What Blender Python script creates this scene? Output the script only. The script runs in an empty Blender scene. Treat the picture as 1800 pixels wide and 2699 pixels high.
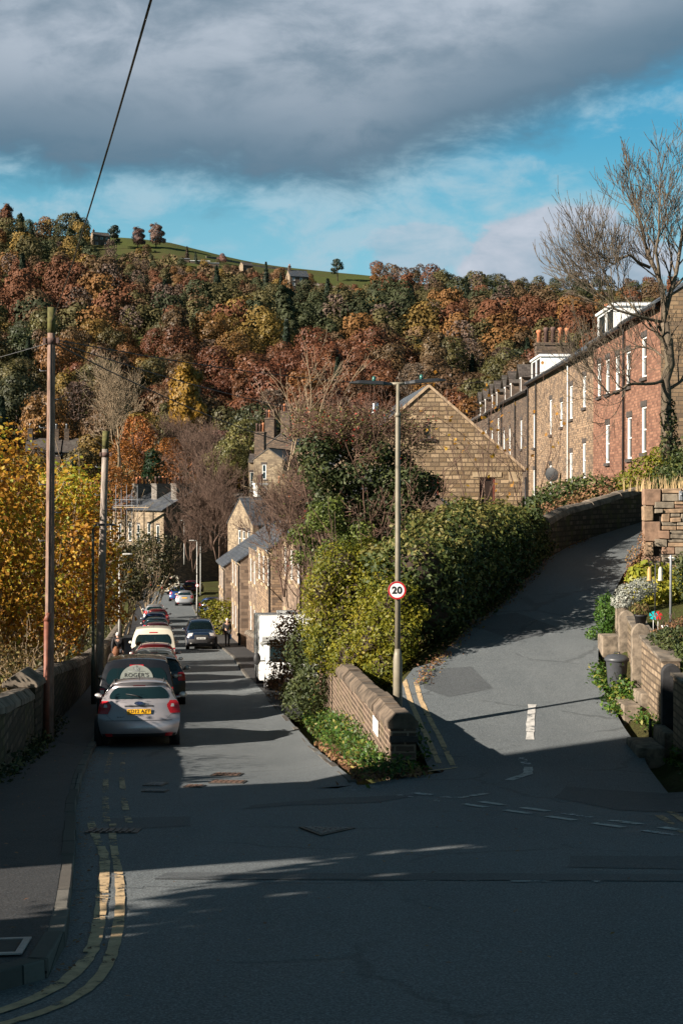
import bpy, bmesh, math, random
import numpy as np
from mathutils import Vector, Matrix
PI = math.pi
R = math.radians
random.seed(7)
scene = bpy.context.scene
COL = scene.collection

# ------------------------------------------------------------------ camera
F = 50.0/36.0*2699.0            # focal length in photograph pixels
PITCH = math.atan2(64.5, F)
camd = bpy.data.cameras.new('camera')
camd.sensor_fit = 'VERTICAL'; camd.sensor_height = 36.0; camd.lens = 50.0
camd.clip_start = 0.2; camd.clip_end = 6000
cam = bpy.data.objects.new('camera', camd); COL.objects.link(cam)
cam.location = (0, 0, 0); cam.rotation_euler = (PI/2 - PITCH, 0, 0)
scene.camera = cam

# ------------------------------------------------------------------ light and sky
SUN_EL, SUN_AZ = R(25), R(30)    # azimuth: from the left, this far behind the camera
SUNDIR = Vector((-math.cos(SUN_AZ)*math.cos(SUN_EL), -math.sin(SUN_AZ)*math.cos(SUN_EL), math.sin(SUN_EL)))
sund = bpy.data.lights.new('sun', 'SUN'); sund.energy = 5.0; sund.angle = R(0.55); sund.color = (1.0, 0.90, 0.77)
sun = bpy.data.objects.new('sun', sund); COL.objects.link(sun)
sun.rotation_euler = SUNDIR.to_track_quat('Z', 'Y').to_euler()
sun.location = (-60, -30, 60)
scene.view_settings.view_transform = 'Standard'
scene.view_settings.look = 'None'
scene.view_settings.gamma = 1.0
scene.view_settings.use_curve_mapping = False
scene.view_settings.exposure = 1.3

class NT:
    """small helper to write node trees"""
    def __init__(s, tree): s.t = tree; s.n = tree.nodes; s.l = tree.links; s.n.clear()
    def node(s, kind, **kw):
        nd = s.n.new(kind)
        for k, v in kw.items():
            if k.startswith('i_'):
                key = k[2:]; key = int(key) if key.isdigit() else key
                s.put(nd.inputs[key], v)
            else: setattr(nd, k, v)
        return nd
    def put(s, sock, v):
        if isinstance(v, bpy.types.NodeSocket): s.l.new(v, sock)
        elif isinstance(v, bpy.types.Node): s.l.new(v.outputs[0], sock)
        else:
            if sock.type == 'RGBA' and len(v) == 3: v = (*v, 1)
            sock.default_value = v
    def math(s, op, a, b=None, c=None, clamp=False):
        nd = s.n.new('ShaderNodeMath'); nd.operation = op; nd.use_clamp = clamp
        s.put(nd.inputs[0], a)
        if b is not None: s.put(nd.inputs[1], b)
        if c is not None: s.put(nd.inputs[2], c)
        return nd.outputs[0]
    def mix(s, fac, a, b, blend='MIX'):
        nd = s.n.new('ShaderNodeMix'); nd.data_type = 'RGBA'; nd.blend_type = blend
        s.put(nd.inputs[0], fac); s.put(nd.inputs[6], a); s.put(nd.inputs[7], b)
        return nd.outputs[2]
    def mapr(s, v, a, b, c=0.0, d=1.0, smooth=True):
        nd = s.n.new('ShaderNodeMapRange'); nd.interpolation_type = 'SMOOTHSTEP' if smooth else 'LINEAR'
        s.put(nd.inputs[0], v)
        for i, q in enumerate((a, b, c, d)): s.put(nd.inputs[i+1], q)
        return nd.outputs[0]
    def noise(s, vec, scale, detail=4.0, rough=0.55, dist=0.0):
        nd = s.n.new('ShaderNodeTexNoise')
        if vec is not None: s.put(nd.inputs['Vector'], vec)
        s.put(nd.inputs['Scale'], scale); s.put(nd.inputs['Detail'], detail)
        s.put(nd.inputs['Roughness'], rough); s.put(nd.inputs['Distortion'], dist)
        return nd.outputs[0]
    def ramp(s, fac, stops, interp='LINEAR'):
        nd = s.n.new('ShaderNodeValToRGB'); cr = nd.color_ramp; cr.interpolation = interp
        while len(cr.elements) < len(stops): cr.elements.new(0.5)
        for e, (p, c) in zip(cr.elements, stops):
            e.position = p; e.color = (*c, 1) if len(c) == 3 else c
        s.put(nd.inputs[0], fac)
        return nd.outputs[0]

def build_world():
    w = bpy.data.worlds.new('World'); scene.world = w; w.use_nodes = True
    T = NT(w.node_tree)
    sky = T.node('ShaderNodeTexSky', sky_type='NISHITA', sun_disc=False)
    sky.sun_elevation = SUN_EL
    sky.sun_rotation = math.atan2(SUNDIR.x, SUNDIR.y)
    sky.air_density = 1.3; sky.dust_density = 0.4; sky.ozone_density = 3.0
    STR = 0.05
    d = T.node('ShaderNodeTexCoord').outputs['Generated']
    sep = T.node('ShaderNodeSeparateXYZ', i_0=d)
    x, y, z = sep.outputs
    ay = T.math('MAXIMUM', T.math('ABSOLUTE', y), 0.12)
    u = T.math('DIVIDE', x, ay)
    v = T.math('DIVIDE', z, ay)
    uv = T.node('ShaderNodeCombineXYZ', i_0=u, i_1=v, i_2=T.math('MULTIPLY', T.math('SIGN', y), 3.0))
    uvs = T.node('ShaderNodeVectorMath', operation='MULTIPLY', i_0=uv, i_1=(1.0, 1.9, 1.0)).outputs[0]
    n1 = T.noise(uvs, 5.0, 6, 0.55, 0.4)
    n2 = T.noise(uvs, 17.0, 6, 0.6, 0.3)
    n3 = T.noise(uvs, 3.3, 3, 0.5, 0.6)
    # sky blue, tinted to a clear cyan
    blue = T.mix(1.0, sky, (0.46, 1.20, 1.30), 'MULTIPLY')
    pale = T.mix(T.mapr(v, 0.26, 0.13, 0.0, 0.85), blue, tuple(c/STR for c in (0.165, 0.33, 0.40)))
    # the big grey cloud: its underside sags towards the middle of the view
    e1 = T.math('MULTIPLY_ADD', u, -0.10, 0.197)
    e2 = T.math('MULTIPLY_ADD', u, 0.42, 0.192)
    edge = T.math('MAXIMUM', e1, e2)
    edge = T.math('MULTIPLY_ADD', T.math('SUBTRACT', n1, 0.5), 0.075, edge)
    edge = T.math('MULTIPLY_ADD', T.math('SUBTRACT', n2, 0.5), 0.055, edge)
    h = T.math('SUBTRACT', v, edge)
    mask = T.mapr(h, -0.014, 0.030)
    # wisps of thin cloud below
    wisp = T.math('MULTIPLY', T.mapr(T.math('MULTIPLY_ADD', n2, 0.5, T.math('MULTIPLY', n1, 0.55)), 0.48, 0.62), 0.8)
    base = T.mix(wisp, pale, tuple(c/STR for c in (0.235, 0.33, 0.38)))
    # fair-weather cloud on the right above the wood, and a small one left of it
    def puff(cu, cv, ru, rv):
        a = T.math('POWER', T.math('DIVIDE', T.math('SUBTRACT', u, cu), ru), 2.0)
        b = T.math('POWER', T.math('DIVIDE', T.math('SUBTRACT', v, cv), rv), 2.0)
        q = T.math('SUBTRACT', 1.0, T.math('ADD', a, b))
        q = T.math('MULTIPLY_ADD', T.math('SUBTRACT', n1, 0.5), 1.5, q)
        q = T.math('MULTIPLY_ADD', T.math('SUBTRACT', n2, 0.5), 1.8, q)
        return T.mapr(q, 0.0, 0.40)
    p1 = puff(0.160, 0.158, 0.078, 0.040)
    p2 = puff(0.056, 0.168, 0.040, 0.018)
    pm = T.math('MAXIMUM', p1, T.math('MULTIPLY', p2, 0.5))
    puffcol = T.ramp(T.math('MULTIPLY_ADD', n2, 0.5, T.math('MULTIPLY', n1, 0.5)), [(0.36, tuple(c/STR for c in (0.14, 0.185, 0.235))), (0.64, tuple(c/STR for c in (0.36, 0.36, 0.40)))])
    base = T.mix(T.math('MULTIPLY', pm, 0.85), base, puffcol)
    dark = T.ramp(T.mapr(h, 0.0, 0.085), [(0.0, tuple(c/STR for c in (0.060, 0.106, 0.148))), (1.0, tuple(c/STR for c in (0.125, 0.162, 0.20)))])
    light = tuple(c/STR for c in (0.275, 0.30, 0.34))
    body = T.mix(T.mapr(T.math('MULTIPLY_ADD', n2, 0.28, T.math('MULTIPLY_ADD', n1, 0.32, T.math('MULTIPLY', n3, 0.40))), 0.43, 0.60), dark, T.mix(T.mapr(h, 0.02, 0.10), dark, light))
    body = T.mix(T.mapr(v, 0.35, 0.62, 0.0, 0.96), body, tuple(c/STR for c in (0.013, 0.034, 0.047)))
    col = T.mix(T.math('MULTIPLY', mask, 0.96), base, body)
    col = T.mix(1.0, col, (0.69, 0.715, 0.73), 'MULTIPLY')
    bg = T.node('ShaderNodeBackground', i_0=col, i_1=STR)
    out = T.node('ShaderNodeOutputWorld'); T.l.new(bg.outputs[0], out.inputs[0])
build_world()

# ------------------------------------------------------------------ geometry helpers
def at(px, py, Y):
    """world point at depth Y seen at photograph pixel px, py"""
    dx, dz = (px-900)/F, (1349.5-py)/F
    fy = math.cos(PITCH) + dz*math.sin(PITCH); fz = -math.sin(PITCH) + dz*math.cos(PITCH)
    s = Y/fy
    return Vector((dx*s, Y, fz*s))

class MB:
    def __init__(s): s.v = []; s.f = []; s.m = []; s.sm = []
    def add(s, vs, fs, mi=0, smooth=False):
        o = len(s.v); s.v.extend([tuple(p) for p in vs])
        for f in fs: s.f.append(tuple(i+o for i in f)); s.m.append(mi); s.sm.append(smooth)
        return s
    def quad(s, a, b, c, d, mi=0): return s.add([a, b, c, d], [(0, 1, 2, 3)], mi)
    def bx(s, x0, x1, y0, y1, z0, z1, mi=0):
        vs = [(x, y, z) for z in (z0, z1) for y in (y0, y1) for x in (x0, x1)]
        return s.add(vs, [(0, 2, 3, 1), (4, 5, 7, 6), (0, 1, 5, 4), (2, 6, 7, 3), (0, 4, 6, 2), (1, 3, 7, 5)], mi)
    def box(s, c, sz, rz=0.0, mi=0, taper=1.0, jit=0.0):
        hx, hy, hz = sz[0]/2, sz[1]/2, sz[2]/2; cr, sr = math.cos(rz), math.sin(rz); vs = []
        for z in (-hz, hz):
            k = taper if z > 0 else 1.0
            for y in (-hy, hy):
                for x in (-hx, hx):
                    X, Y, Z = x*k, y*k, z
                    if jit: X += random.uniform(-jit, jit); Y += random.uniform(-jit, jit); Z += random.uniform(-jit, jit)
                    vs.append((c[0]+X*cr-Y*sr, c[1]+X*sr+Y*cr, c[2]+Z))
        return s.add(vs, [(0, 2, 3, 1), (4, 5, 7, 6), (0, 1, 5, 4), (2, 6, 7, 3), (0, 4, 6, 2), (1, 3, 7, 5)], mi)
    def tube(s, pts, rad, n=6, mi=0, cap=True, smooth=True):
        pts = [Vector(p) for p in pts]; k = len(pts)
        if not hasattr(rad, '__len__'): rad = [rad]*k
        vs = []
        for i, p in enumerate(pts):
            t = (pts[min(i+1, k-1)] - pts[max(i-1, 0)])
            if t.length < 1e-9: t = Vector((0, 0, 1))
            t.normalize()
            a = t.cross(Vector((0, 0, 1)) if abs(t.z) < 0.9 else Vector((1, 0, 0))); a.normalize(); b = t.cross(a)
            for j in range(n):
                th = 2*PI*j/n; q = p + (a*math.cos(th) + b*math.sin(th))*rad[i]
                vs.append(q)
        fs = [(i*n+j, i*n+(j+1) % n, (i+1)*n+(j+1) % n, (i+1)*n+j) for i in range(k-1) for j in range(n)]
        s.add(vs, fs, mi, smooth)
        if cap:
            o = len(s.v)-len(vs)
            s.f.append(tuple(o+j for j in reversed(range(n)))); s.m.append(mi); s.sm.append(False)
            s.f.append(tuple(o+(k-1)*n+j for j in range(n))); s.m.append(mi); s.sm.append(False)
        return s
    def lathe(s, prof, c=(0, 0, 0), n=16, mi=0, smooth=True, axis='z'):
        vs = []
        for r, z in prof:
            for j in range(n):
                th = 2*PI*j/n; a, b = r*math.cos(th), r*math.sin(th)
                if axis == 'z': vs.append((c[0]+a, c[1]+b, c[2]+z))
                elif axis == 'x': vs.append((c[0]+z, c[1]+a, c[2]+b))
                else: vs.append((c[0]-a, c[1]+z, c[2]+b))
        k = len(prof)
        fs = [(i*n+j, i*n+(j+1) % n, (i+1)*n+(j+1) % n, (i+1)*n+j) for i in range(k-1) for j in range(n)]
        s.add(vs, fs, mi, smooth); o = len(s.v)-len(vs)
        s.f.append(tuple(o+j for j in reversed(range(n)))); s.m.append(mi); s.sm.append(False)
        s.f.append(tuple(o+(k-1)*n+j for j in range(n))); s.m.append(mi); s.sm.append(False)
        return s
    def prism(s, poly, o, ax, ay, an, depth, mi=0):
        """2-D outline in the frame (ax, ay) at o, pushed along an"""
        o, ax, ay, an = Vector(o), Vector(ax), Vector(ay), Vector(an); n = len(poly)
        a = [o+ax*p[0]+ay*p[1] for p in poly]; b = [q+an*depth for q in a]
        fs = [tuple(range(n)), tuple(reversed(range(n, 2*n)))] + [(i, i+n, (i+1) % n+n, (i+1) % n) for i in range(n)]
        return s.add(a+b, fs, mi)
    def ball(s, c, r, nu=10, nv=7, mi=0):
        if not hasattr(r, '__len__'): r = (r, r, r)
        vs = [(c[0], c[1], c[2]-r[2])]
        for i in range(1, nv):
            ph = -PI/2 + PI*i/nv
            for j in range(nu):
                th = 2*PI*j/nu
                vs.append((c[0]+r[0]*math.cos(ph)*math.cos(th), c[1]+r[1]*math.cos(ph)*math.sin(th), c[2]+r[2]*math.sin(ph)))
        vs.append((c[0], c[1], c[2]+r[2])); last = len(vs)-1
        fs = [(0, 1+(j+1) % nu, 1+j) for j in range(nu)]
        for i in range(nv-2):
            for j in range(nu):
                fs.append((1+i*nu+j, 1+i*nu+(j+1) % nu, 1+(i+1)*nu+(j+1) % nu, 1+(i+1)*nu+j))
        fs += [(last, 1+(nv-2)*nu+j, 1+(nv-2)*nu+(j+1) % nu) for j in range(nu)]
        return s.add(vs, fs, mi, True)
    def build(s, name, mats, parent=None, loc=None, rz=0.0, bevel=0.0, fix=True):
        me = bpy.data.meshes.new(name)
        me.from_pydata(s.v, [], s.f); me.validate()
        if not isinstance(mats, (list, tuple)): mats = [mats]
        for m in mats: me.materials.append(m)
        if len(me.polygons) == len(s.f):
            me.polygons.foreach_set('material_index', s.m)
            me.polygons.foreach_set('use_smooth', s.sm)
        if fix and len(s.f) < 20000:
            bm = bmesh.new(); bm.from_mesh(me); bmesh.ops.recalc_face_normals(bm, faces=bm.faces); bm.to_mesh(me); bm.free()
        boxuv(me)
        o = bpy.data.objects.new(name, me); COL.objects.link(o)
        if parent is not None: o.parent = parent
        if loc is not None: o.location = loc
        if rz: o.rotation_euler.z = rz
        if bevel:
            b = o.modifiers.new('bevel', 'BEVEL'); b.width = bevel; b.segments = 2; b.limit_method = 'ANGLE'; b.angle_limit = R(40)
        return o

def boxuv(me):
    """UVs in metres: along the wall and up it, whichever way it faces"""
    nl = len(me.loops)
    if nl == 0: return
    uvl = me.uv_layers.new(name='uv')
    co = np.empty(len(me.vertices)*3); me.vertices.foreach_get('co', co); co = co.reshape(-1, 3)
    li = np.empty(nl, dtype=np.int32); me.loops.foreach_get('vertex_index', li)
    npoly = len(me.polygons)
    nr = np.empty(npoly*3); me.polygons.foreach_get('normal', nr); nr = nr.reshape(-1, 3)
    lt = np.empty(npoly, dtype=np.int32); me.polygons.foreach_get('loop_total', lt)
    pn = np.repeat(nr, lt, axis=0)
    if len(pn) != nl: return
    h = np.hypot(pn[:, 0], pn[:, 1]); flat = h < 0.05
    hs = np.where(flat, 1, h)
    tx, ty = np.where(flat, 1.0, -pn[:, 1]/hs), np.where(flat, 0.0, pn[:, 0]/hs)
    sg = np.where((np.abs(tx) > np.abs(ty)), np.sign(tx), np.sign(ty)); tx, ty = tx*sg, ty*sg
    p = co[li]
    U = p[:, 0]*tx + p[:, 1]*ty
    up = np.cross(pn, np.stack([tx, ty, 0*tx], 1))
    V = (p*up).sum(1); V = np.where(flat, p[:, 1], V)*np.where(up[:, 2] < 0, -1, 1)
    uvl.data.foreach_set('uv', np.stack([U, V], 1).astype(np.float32).ravel())

def tag(o, label, cat, group=None, kind=None):
    if label: o['label'] = label
    if cat: o['category'] = cat
    if group: o['group'] = group
    if kind: o['kind'] = kind
    return o
def thing(name, label, cat, loc=(0, 0, 0), rz=0.0, group=None):
    o = bpy.data.objects.new(name, None); COL.objects.link(o); o.empty_display_size = 0.2
    o.location = loc; o.rotation_euler.z = rz
    return tag(o, label, cat, group)
def struct(o): o['kind'] = 'structure'; return o
def dup(root, loc, rz=0.0, label=None, scale=1.0):
    r = root.copy(); COL.objects.link(r); r.location = loc; r.rotation_euler.z = rz; r.scale = (scale,)*3
    if label: r['label'] = label
    for ch in list(root.children):
        c = ch.copy(); COL.objects.link(c); c.parent = r
        for g in ch.children:
            d = g.copy(); COL.objects.link(d); d.parent = c
    return r
def interp(tab, x): return float(np.interp(x, [t[0] for t in tab], [t[1] for t in tab]))

# ------------------------------------------------------------------ materials
def newmat(name):
    m = bpy.data.materials.new(name); m.use_nodes = True
    return m, NT(m.node_tree)
def finish(T, col, rough=0.8, bump=None, bstr=0.3, bdist=0.01, metal=0.0, spec=0.5, **kw):
    p = T.node('ShaderNodeBsdfPrincipled')
    T.put(p.inputs['Base Color'], col); T.put(p.inputs['Roughness'], rough); T.put(p.inputs['Metallic'], metal)
    T.put(p.inputs['Specular IOR Level'], spec)
    for k, v in kw.items(): T.put(p.inputs[k.replace('_', ' ')], v)
    if bump is not None:
        b = T.node('ShaderNodeBump', i_Strength=bstr, i_Distance=bdist, i_Height=bump); T.l.new(b.outputs[0], p.inputs['Normal'])
    o = T.node('ShaderNodeOutputMaterial'); T.l.new(p.outputs[0], o.inputs[0])
    return p
_mc = {}
def plain(name, col, rough=0.6, metal=0.0, var=0.18, scale=9.0, bump=0.0, spec=0.5, coat=0.0):
    if name in _mc: return _mc[name]
    m, T = newmat(name); c = T.node('ShaderNodeTexCoord').outputs['Object']
    n = T.noise(c, scale, 5, 0.6)
    cc = T.mix(T.mapr(n, 0.3, 0.7, 0, 1), tuple(x*(1-var) for x in col), tuple(min(1, x*(1+var)) for x in col))
    finish(T, cc, rough, n if bump else None, bump, 0.02, metal, spec, **({'Coat_Weight': coat, 'Coat_Roughness': 0.06} if coat else {}))
    _mc[name] = m; return m
def masonry(name, c1, c2, mortar, bw=0.42, bh=0.16, ms=0.012, stain=(0.06, 0.05, 0.045), stain_amt=0.45, bump=0.5, moss=0.0, seed=0.0, grain=0.35):
    """coursed stone or brick: colours jump from stone to stone, soot and weathering on top"""
    m, T = newmat(name)
    uv = T.node('ShaderNodeUVMap', uv_map='uv').outputs[0]
    wob = T.noise(uv, 2.2, 2, 0.5)
    uvw = T.node('ShaderNodeVectorMath', operation='ADD', i_0=uv, i_1=T.node('ShaderNodeCombineXYZ', i_0=T.math('MULTIPLY_ADD', wob, 0.03, seed), i_1=T.math('MULTIPLY', T.noise(uv, 1.3, 2), 0.04))).outputs[0]
    b = T.node('ShaderNodeTexBrick', offset=0.5, offset_frequency=2, squash=0.82, squash_frequency=3, i_0=uvw, i_Color1=(0, 0, 0), i_Color2=(1, 1, 1), i_Mortar=(0.5, 0.5, 0.5), i_Scale=1.0)
    b.inputs['Mortar Size'].default_value = ms; b.inputs['Mortar Smooth'].default_value = 0.25; b.inputs['Bias'].default_value = 0.0
    b.inputs['Brick Width'].default_value = bw; b.inputs['Row Height'].default_value = bh
    co = T.node('ShaderNodeTexCoord').outputs['Object']
    n1 = T.noise(co, 0.45, 5, 0.6); n2 = T.noise(co, 7.0, 5, 0.65)
    br = T.node('ShaderNodeSeparateColor', i_0=b.outputs[0]).outputs[0]; f = T.math('MULTIPLY_ADD', T.math('SUBTRACT', n2, 0.5), 1.1, br, clamp=True)
    stone = T.mix(f, c1, c2)
    stone = T.mix(T.math('MULTIPLY', T.mapr(T.math('MULTIPLY_ADD', n2, 0.4, T.math('MULTIPLY', n1, 0.6)), 0.46, 0.66), stain_amt), stone, stain)
    stone = T.mix(T.math('MULTIPLY', T.mapr(T.math('FRACT', T.math('MULTIPLY', br, 7.31)), 0.66, 0.72), stain_amt*1.1), stone, stain)
    col = T.mix(b.outputs[1], stone, mortar)
    if moss: col = T.mix(T.math('MULTIPLY', T.mapr(T.noise(co, 1.4, 6, 0.7), 0.5, 0.64), moss), col, (0.07, 0.075, 0.02))
    hgt = T.math('MULTIPLY_ADD', n2, grain, T.math('SUBTRACT', 1.0, b.outputs[1]))
    finish(T, col, 0.9, hgt, bump, 0.035, spec=0.2)
    return m
def leafmat(name, stops, rough=0.55, trans=0.3, objcol=False):
    m, T = newmat(name)
    a = T.node('ShaderNodeAttribute', attribute_name='var').outputs['Fac']
    if objcol:
        oi = T.node('ShaderNodeObjectInfo')
        k = T.ramp(a, [(0.0, (0.45, 0.5, 0.5)), (0.5, (1, 1, 1)), (1.0, (1.6, 1.45, 1.2))])
        col = T.mix(1.0, oi.outputs['Color'], k, 'MULTIPLY')
    else: col = T.ramp(a, stops)
    p = T.node('ShaderNodeBsdfPrincipled'); T.put(p.inputs['Base Color'], col); T.put(p.inputs['Roughness'], rough); T.put(p.inputs['Specular IOR Level'], 0.3)
    tr = T.node('ShaderNodeBsdfTranslucent'); T.put(tr.inputs[0], col)
    mx = T.node('ShaderNodeMixShader', i_0=trans); T.l.new(p.outputs[0], mx.inputs[1]); T.l.new(tr.outputs[0], mx.inputs[2])
    o = T.node('ShaderNodeOutputMaterial'); T.l.new(mx.outputs[0], o.inputs[0])
    return m
def slate(name, c=(0.055, 0.062, 0.075)):
    m, T = newmat(name); uv = T.node('ShaderNodeUVMap', uv_map='uv').outputs[0]
    b = T.node('ShaderNodeTexBrick', offset=0.5, i_0=uv, i_Color1=tuple(x*0.7 for x in c), i_Color2=tuple(x*1.5 for x in c), i_Mortar=tuple(x*0.3 for x in c), i_Scale=1.0)
    b.inputs['Mortar Size'].default_value = 0.012; b.inputs['Brick Width'].default_value = 0.34; b.inputs['Row Height'].default_value = 0.24
    n = T.noise(T.node('ShaderNodeTexCoord').outputs['Object'], 0.8, 5, 0.65)
    col = T.mix(T.mapr(n, 0.45, 0.7, 0, 0.55), b.outputs[0], (0.11, 0.105, 0.09))
    finish(T, col, 0.45, T.math('SUBTRACT', 1.0, b.outputs[1]), 0.35, 0.02, spec=0.5)
    return m
def painted(name, col, rough=0.28, metal=0.35):
    if name in _mc: return _mc[name]
    m, T = newmat(name); c = T.node('ShaderNodeTexCoord').outputs['Object']
    n = T.noise(c, 3.0, 4, 0.6)
    cc = T.mix(T.mapr(n, 0.4, 0.75, 0.0, 0.22), col, tuple(0.55*x+0.03 for x in col))
    finish(T, cc, T.math('MULTIPLY_ADD', n, 0.18, rough-0.05), None, metal=metal, Coat_Weight=0.7, Coat_Roughness=0.08)
    _mc[name] = m; return m
def glassmat(name, col=(0.012, 0.02, 0.024), rough=0.05, clear=0.0):
    if name in _mc: return _mc[name]
    m, T = newmat(name)
    p = T.node('ShaderNodeBsdfPrincipled'); T.put(p.inputs['Base Color'], col); T.put(p.inputs['Roughness'], rough); T.put(p.inputs['Specular IOR Level'], 0.6)
    o = T.node('ShaderNodeOutputMaterial')
    if clear:
        t = T.node('ShaderNodeBsdfTransparent', i_0=(0.5, 0.66, 0.66)); mx = T.node('ShaderNodeMixShader', i_0=clear)
        T.l.new(p.outputs[0], mx.inputs[1]); T.l.new(t.outputs[0], mx.inputs[2]); T.l.new(mx.outputs[0], o.inputs[0])
    else: T.l.new(p.outputs[0], o.inputs[0])
    _mc[name] = m; return m
# ------------------------------------------------------------------ the lie of the land
ZLOW = [(-20, 0.4), (0, -2.0), (10, -3.2), (20, -4.4), (25, -5.0), (31, -5.7), (45, -6.85), (60, -8.0), (75, -9.05), (88, -9.85), (110, -10.9), (150, -12.2), (200, -13.5), (230, -13.5)]
ZUP = [(-20, 0.4), (0, -2.0), (10, -3.2), (21, -4.5), (24, -4.72), (27, -4.58), (30, -4.25), (35, -3.6), (40, -3.0), (48, -2.03), (55, -1.2), (62, -0.6), (75, -0.4), (120, -1.0), (180, -4.0), (230, -9)]
KERB = [(-20, -14), (0, -13), (5, -11), (6.6, -7), (7.2, -4.0), (7.6, -3.0), (8.0, -2.35), (8.27, -2.0), (8.68, -1.81), (9.3, -1.82), (11, -2.09), (14.4, -2.68), (18, -3.36), (24, -4.35), (31, -5.36), (45, -7.05), (60, -8.95), (75, -10.75), (88, -12.3), (110, -15.2), (150, -20.2), (200, -26), (230, -29)]
WALLX = [(-20, -15), (6.6, -9), (8, -6.5), (14, -5.2), (20, -5.2), (23, -5.45), (27, -6.0), (32, -6.75), (45, -8.35), (60, -10.2), (75, -12.0), (110, -16.6), (150, -21.6), (230, -31)]
KERBR = [(21.7, 0.12), (32.5, -0.95), (45.5, -2.4), (60, -4.1), (75, -5.7), (88, -7.6), (115, -11.5), (150, -15.9), (200, -21.5), (230, -24.5)]
UPL = [(21.7, 0.12), (22.5, 1.0), (23.4, 1.84), (25, 1.78), (29, 1.52), (30.5, 1.66), (32.5, 2.17), (36, 3.3), (39, 4.5), (43, 5.7), (47, 6.9), (50.5, 8.9), (54.5, 11.5), (57, 14), (60, 19)]
UPR = [(-20, 12), (0, 8), (8, 5.4), (14, 4.4), (18, 4.35), (20.5, 4.75), (25, 5.3), (30, 5.5), (33, 5.95), (38.5, 7.2), (43, 8.5), (48, 10.2), (50, 12), (52, 16), (54, 24), (60, 30)]
def zl(Y): return interp(ZLOW, Y)
def zu(Y): return interp(ZUP, Y)
RIDGE = [(-0.40, 122), (-0.24, 116), (-0.19, 112.5), (-0.12, 110), (0.0, 99), (0.08, 93), (0.14, 89), (0.24, 86), (0.45, 80)]
def hill(X, Y):
    a = X/max(Y, 150.0); t = min(max((Y-205)/445.0, 0), 1.6)
    r = interp(RIDGE, a)
    z = -13.5 + (r+13.5)*(t**1.10 if t < 1 else 1 + 0.12*(t-1))
    b = 1.0 if t > 0 else 0.0
    return z + b*min(1, t*4)*(2.2*math.sin(X*0.021+1.3)*math.sin(Y*0.017) + 1.1*math.sin(X*0.06+Y*0.04))
def near_ground(X, Y):
    lo, wl = zl(Y), interp(WALLX, Y)
    if X < wl: return lo + 0.1 - min((wl-X)*0.10, 6) - (0.5 if X < wl-0.6 else 0)
    up = zu(Y); kr = interp(KERBR, Y) if Y >= 21.7 else 99
    ur = interp(UPR, Y)
    if Y < 21.7:
        z = lo if X <= ur else lo + min((X-ur)*0.15, 2.5)
        if 10 < Y: z = z + (up-lo)*min(max((X-0.2)/1.5, 0), 1)
        return z
    if X <= kr: return lo
    if Y > 58:
        xu = 5.0 + max(0, (Y-80)*0.02)
        t = min(max((X-kr-4.5)/max(xu-kr-4.5, 1), 0), 1)
        z = lo + (up-0.9*max(0, min((11-X)/3, 1))-lo)*t
        if X > 22: z += min((X-22)*0.12, 10)
        return z
    ul = interp(UPL, Y)
    if X < ul:
        t = (X-kr)/max(ul-kr, 0.01); t = min(max((t-0.15)/0.75, 0), 1)
        return lo + 0.1 + (up-lo-0.1-0.9*min(max((Y-44)/6, 0), 1)*min(max((ul-1.6-X)/2, 0), 1))*t
    if X <= ur: return up
    return up + min((X-ur)*0.2, 4.0)
def gz(X, Y):
    if Y < 150: return near_ground(X, Y)
    if Y > 240: return hill(X, Y)
    t = (Y-150)/90.0
    return near_ground(X, min(Y, 230))*(1-t) + hill(X, max(Y, 206))*t

def in_road(X, Y):
    if Y < 22.3: return interp(WALLX, Y)-0.2 < X < interp(UPR, Y)+0.4
    if interp(WALLX, Y)+0.3 < X < interp(KERBR, Y)+1.5: return True
    return Y < 60 and interp(UPL, Y)-0.3 < X < interp(UPR, Y)+0.4

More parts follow.
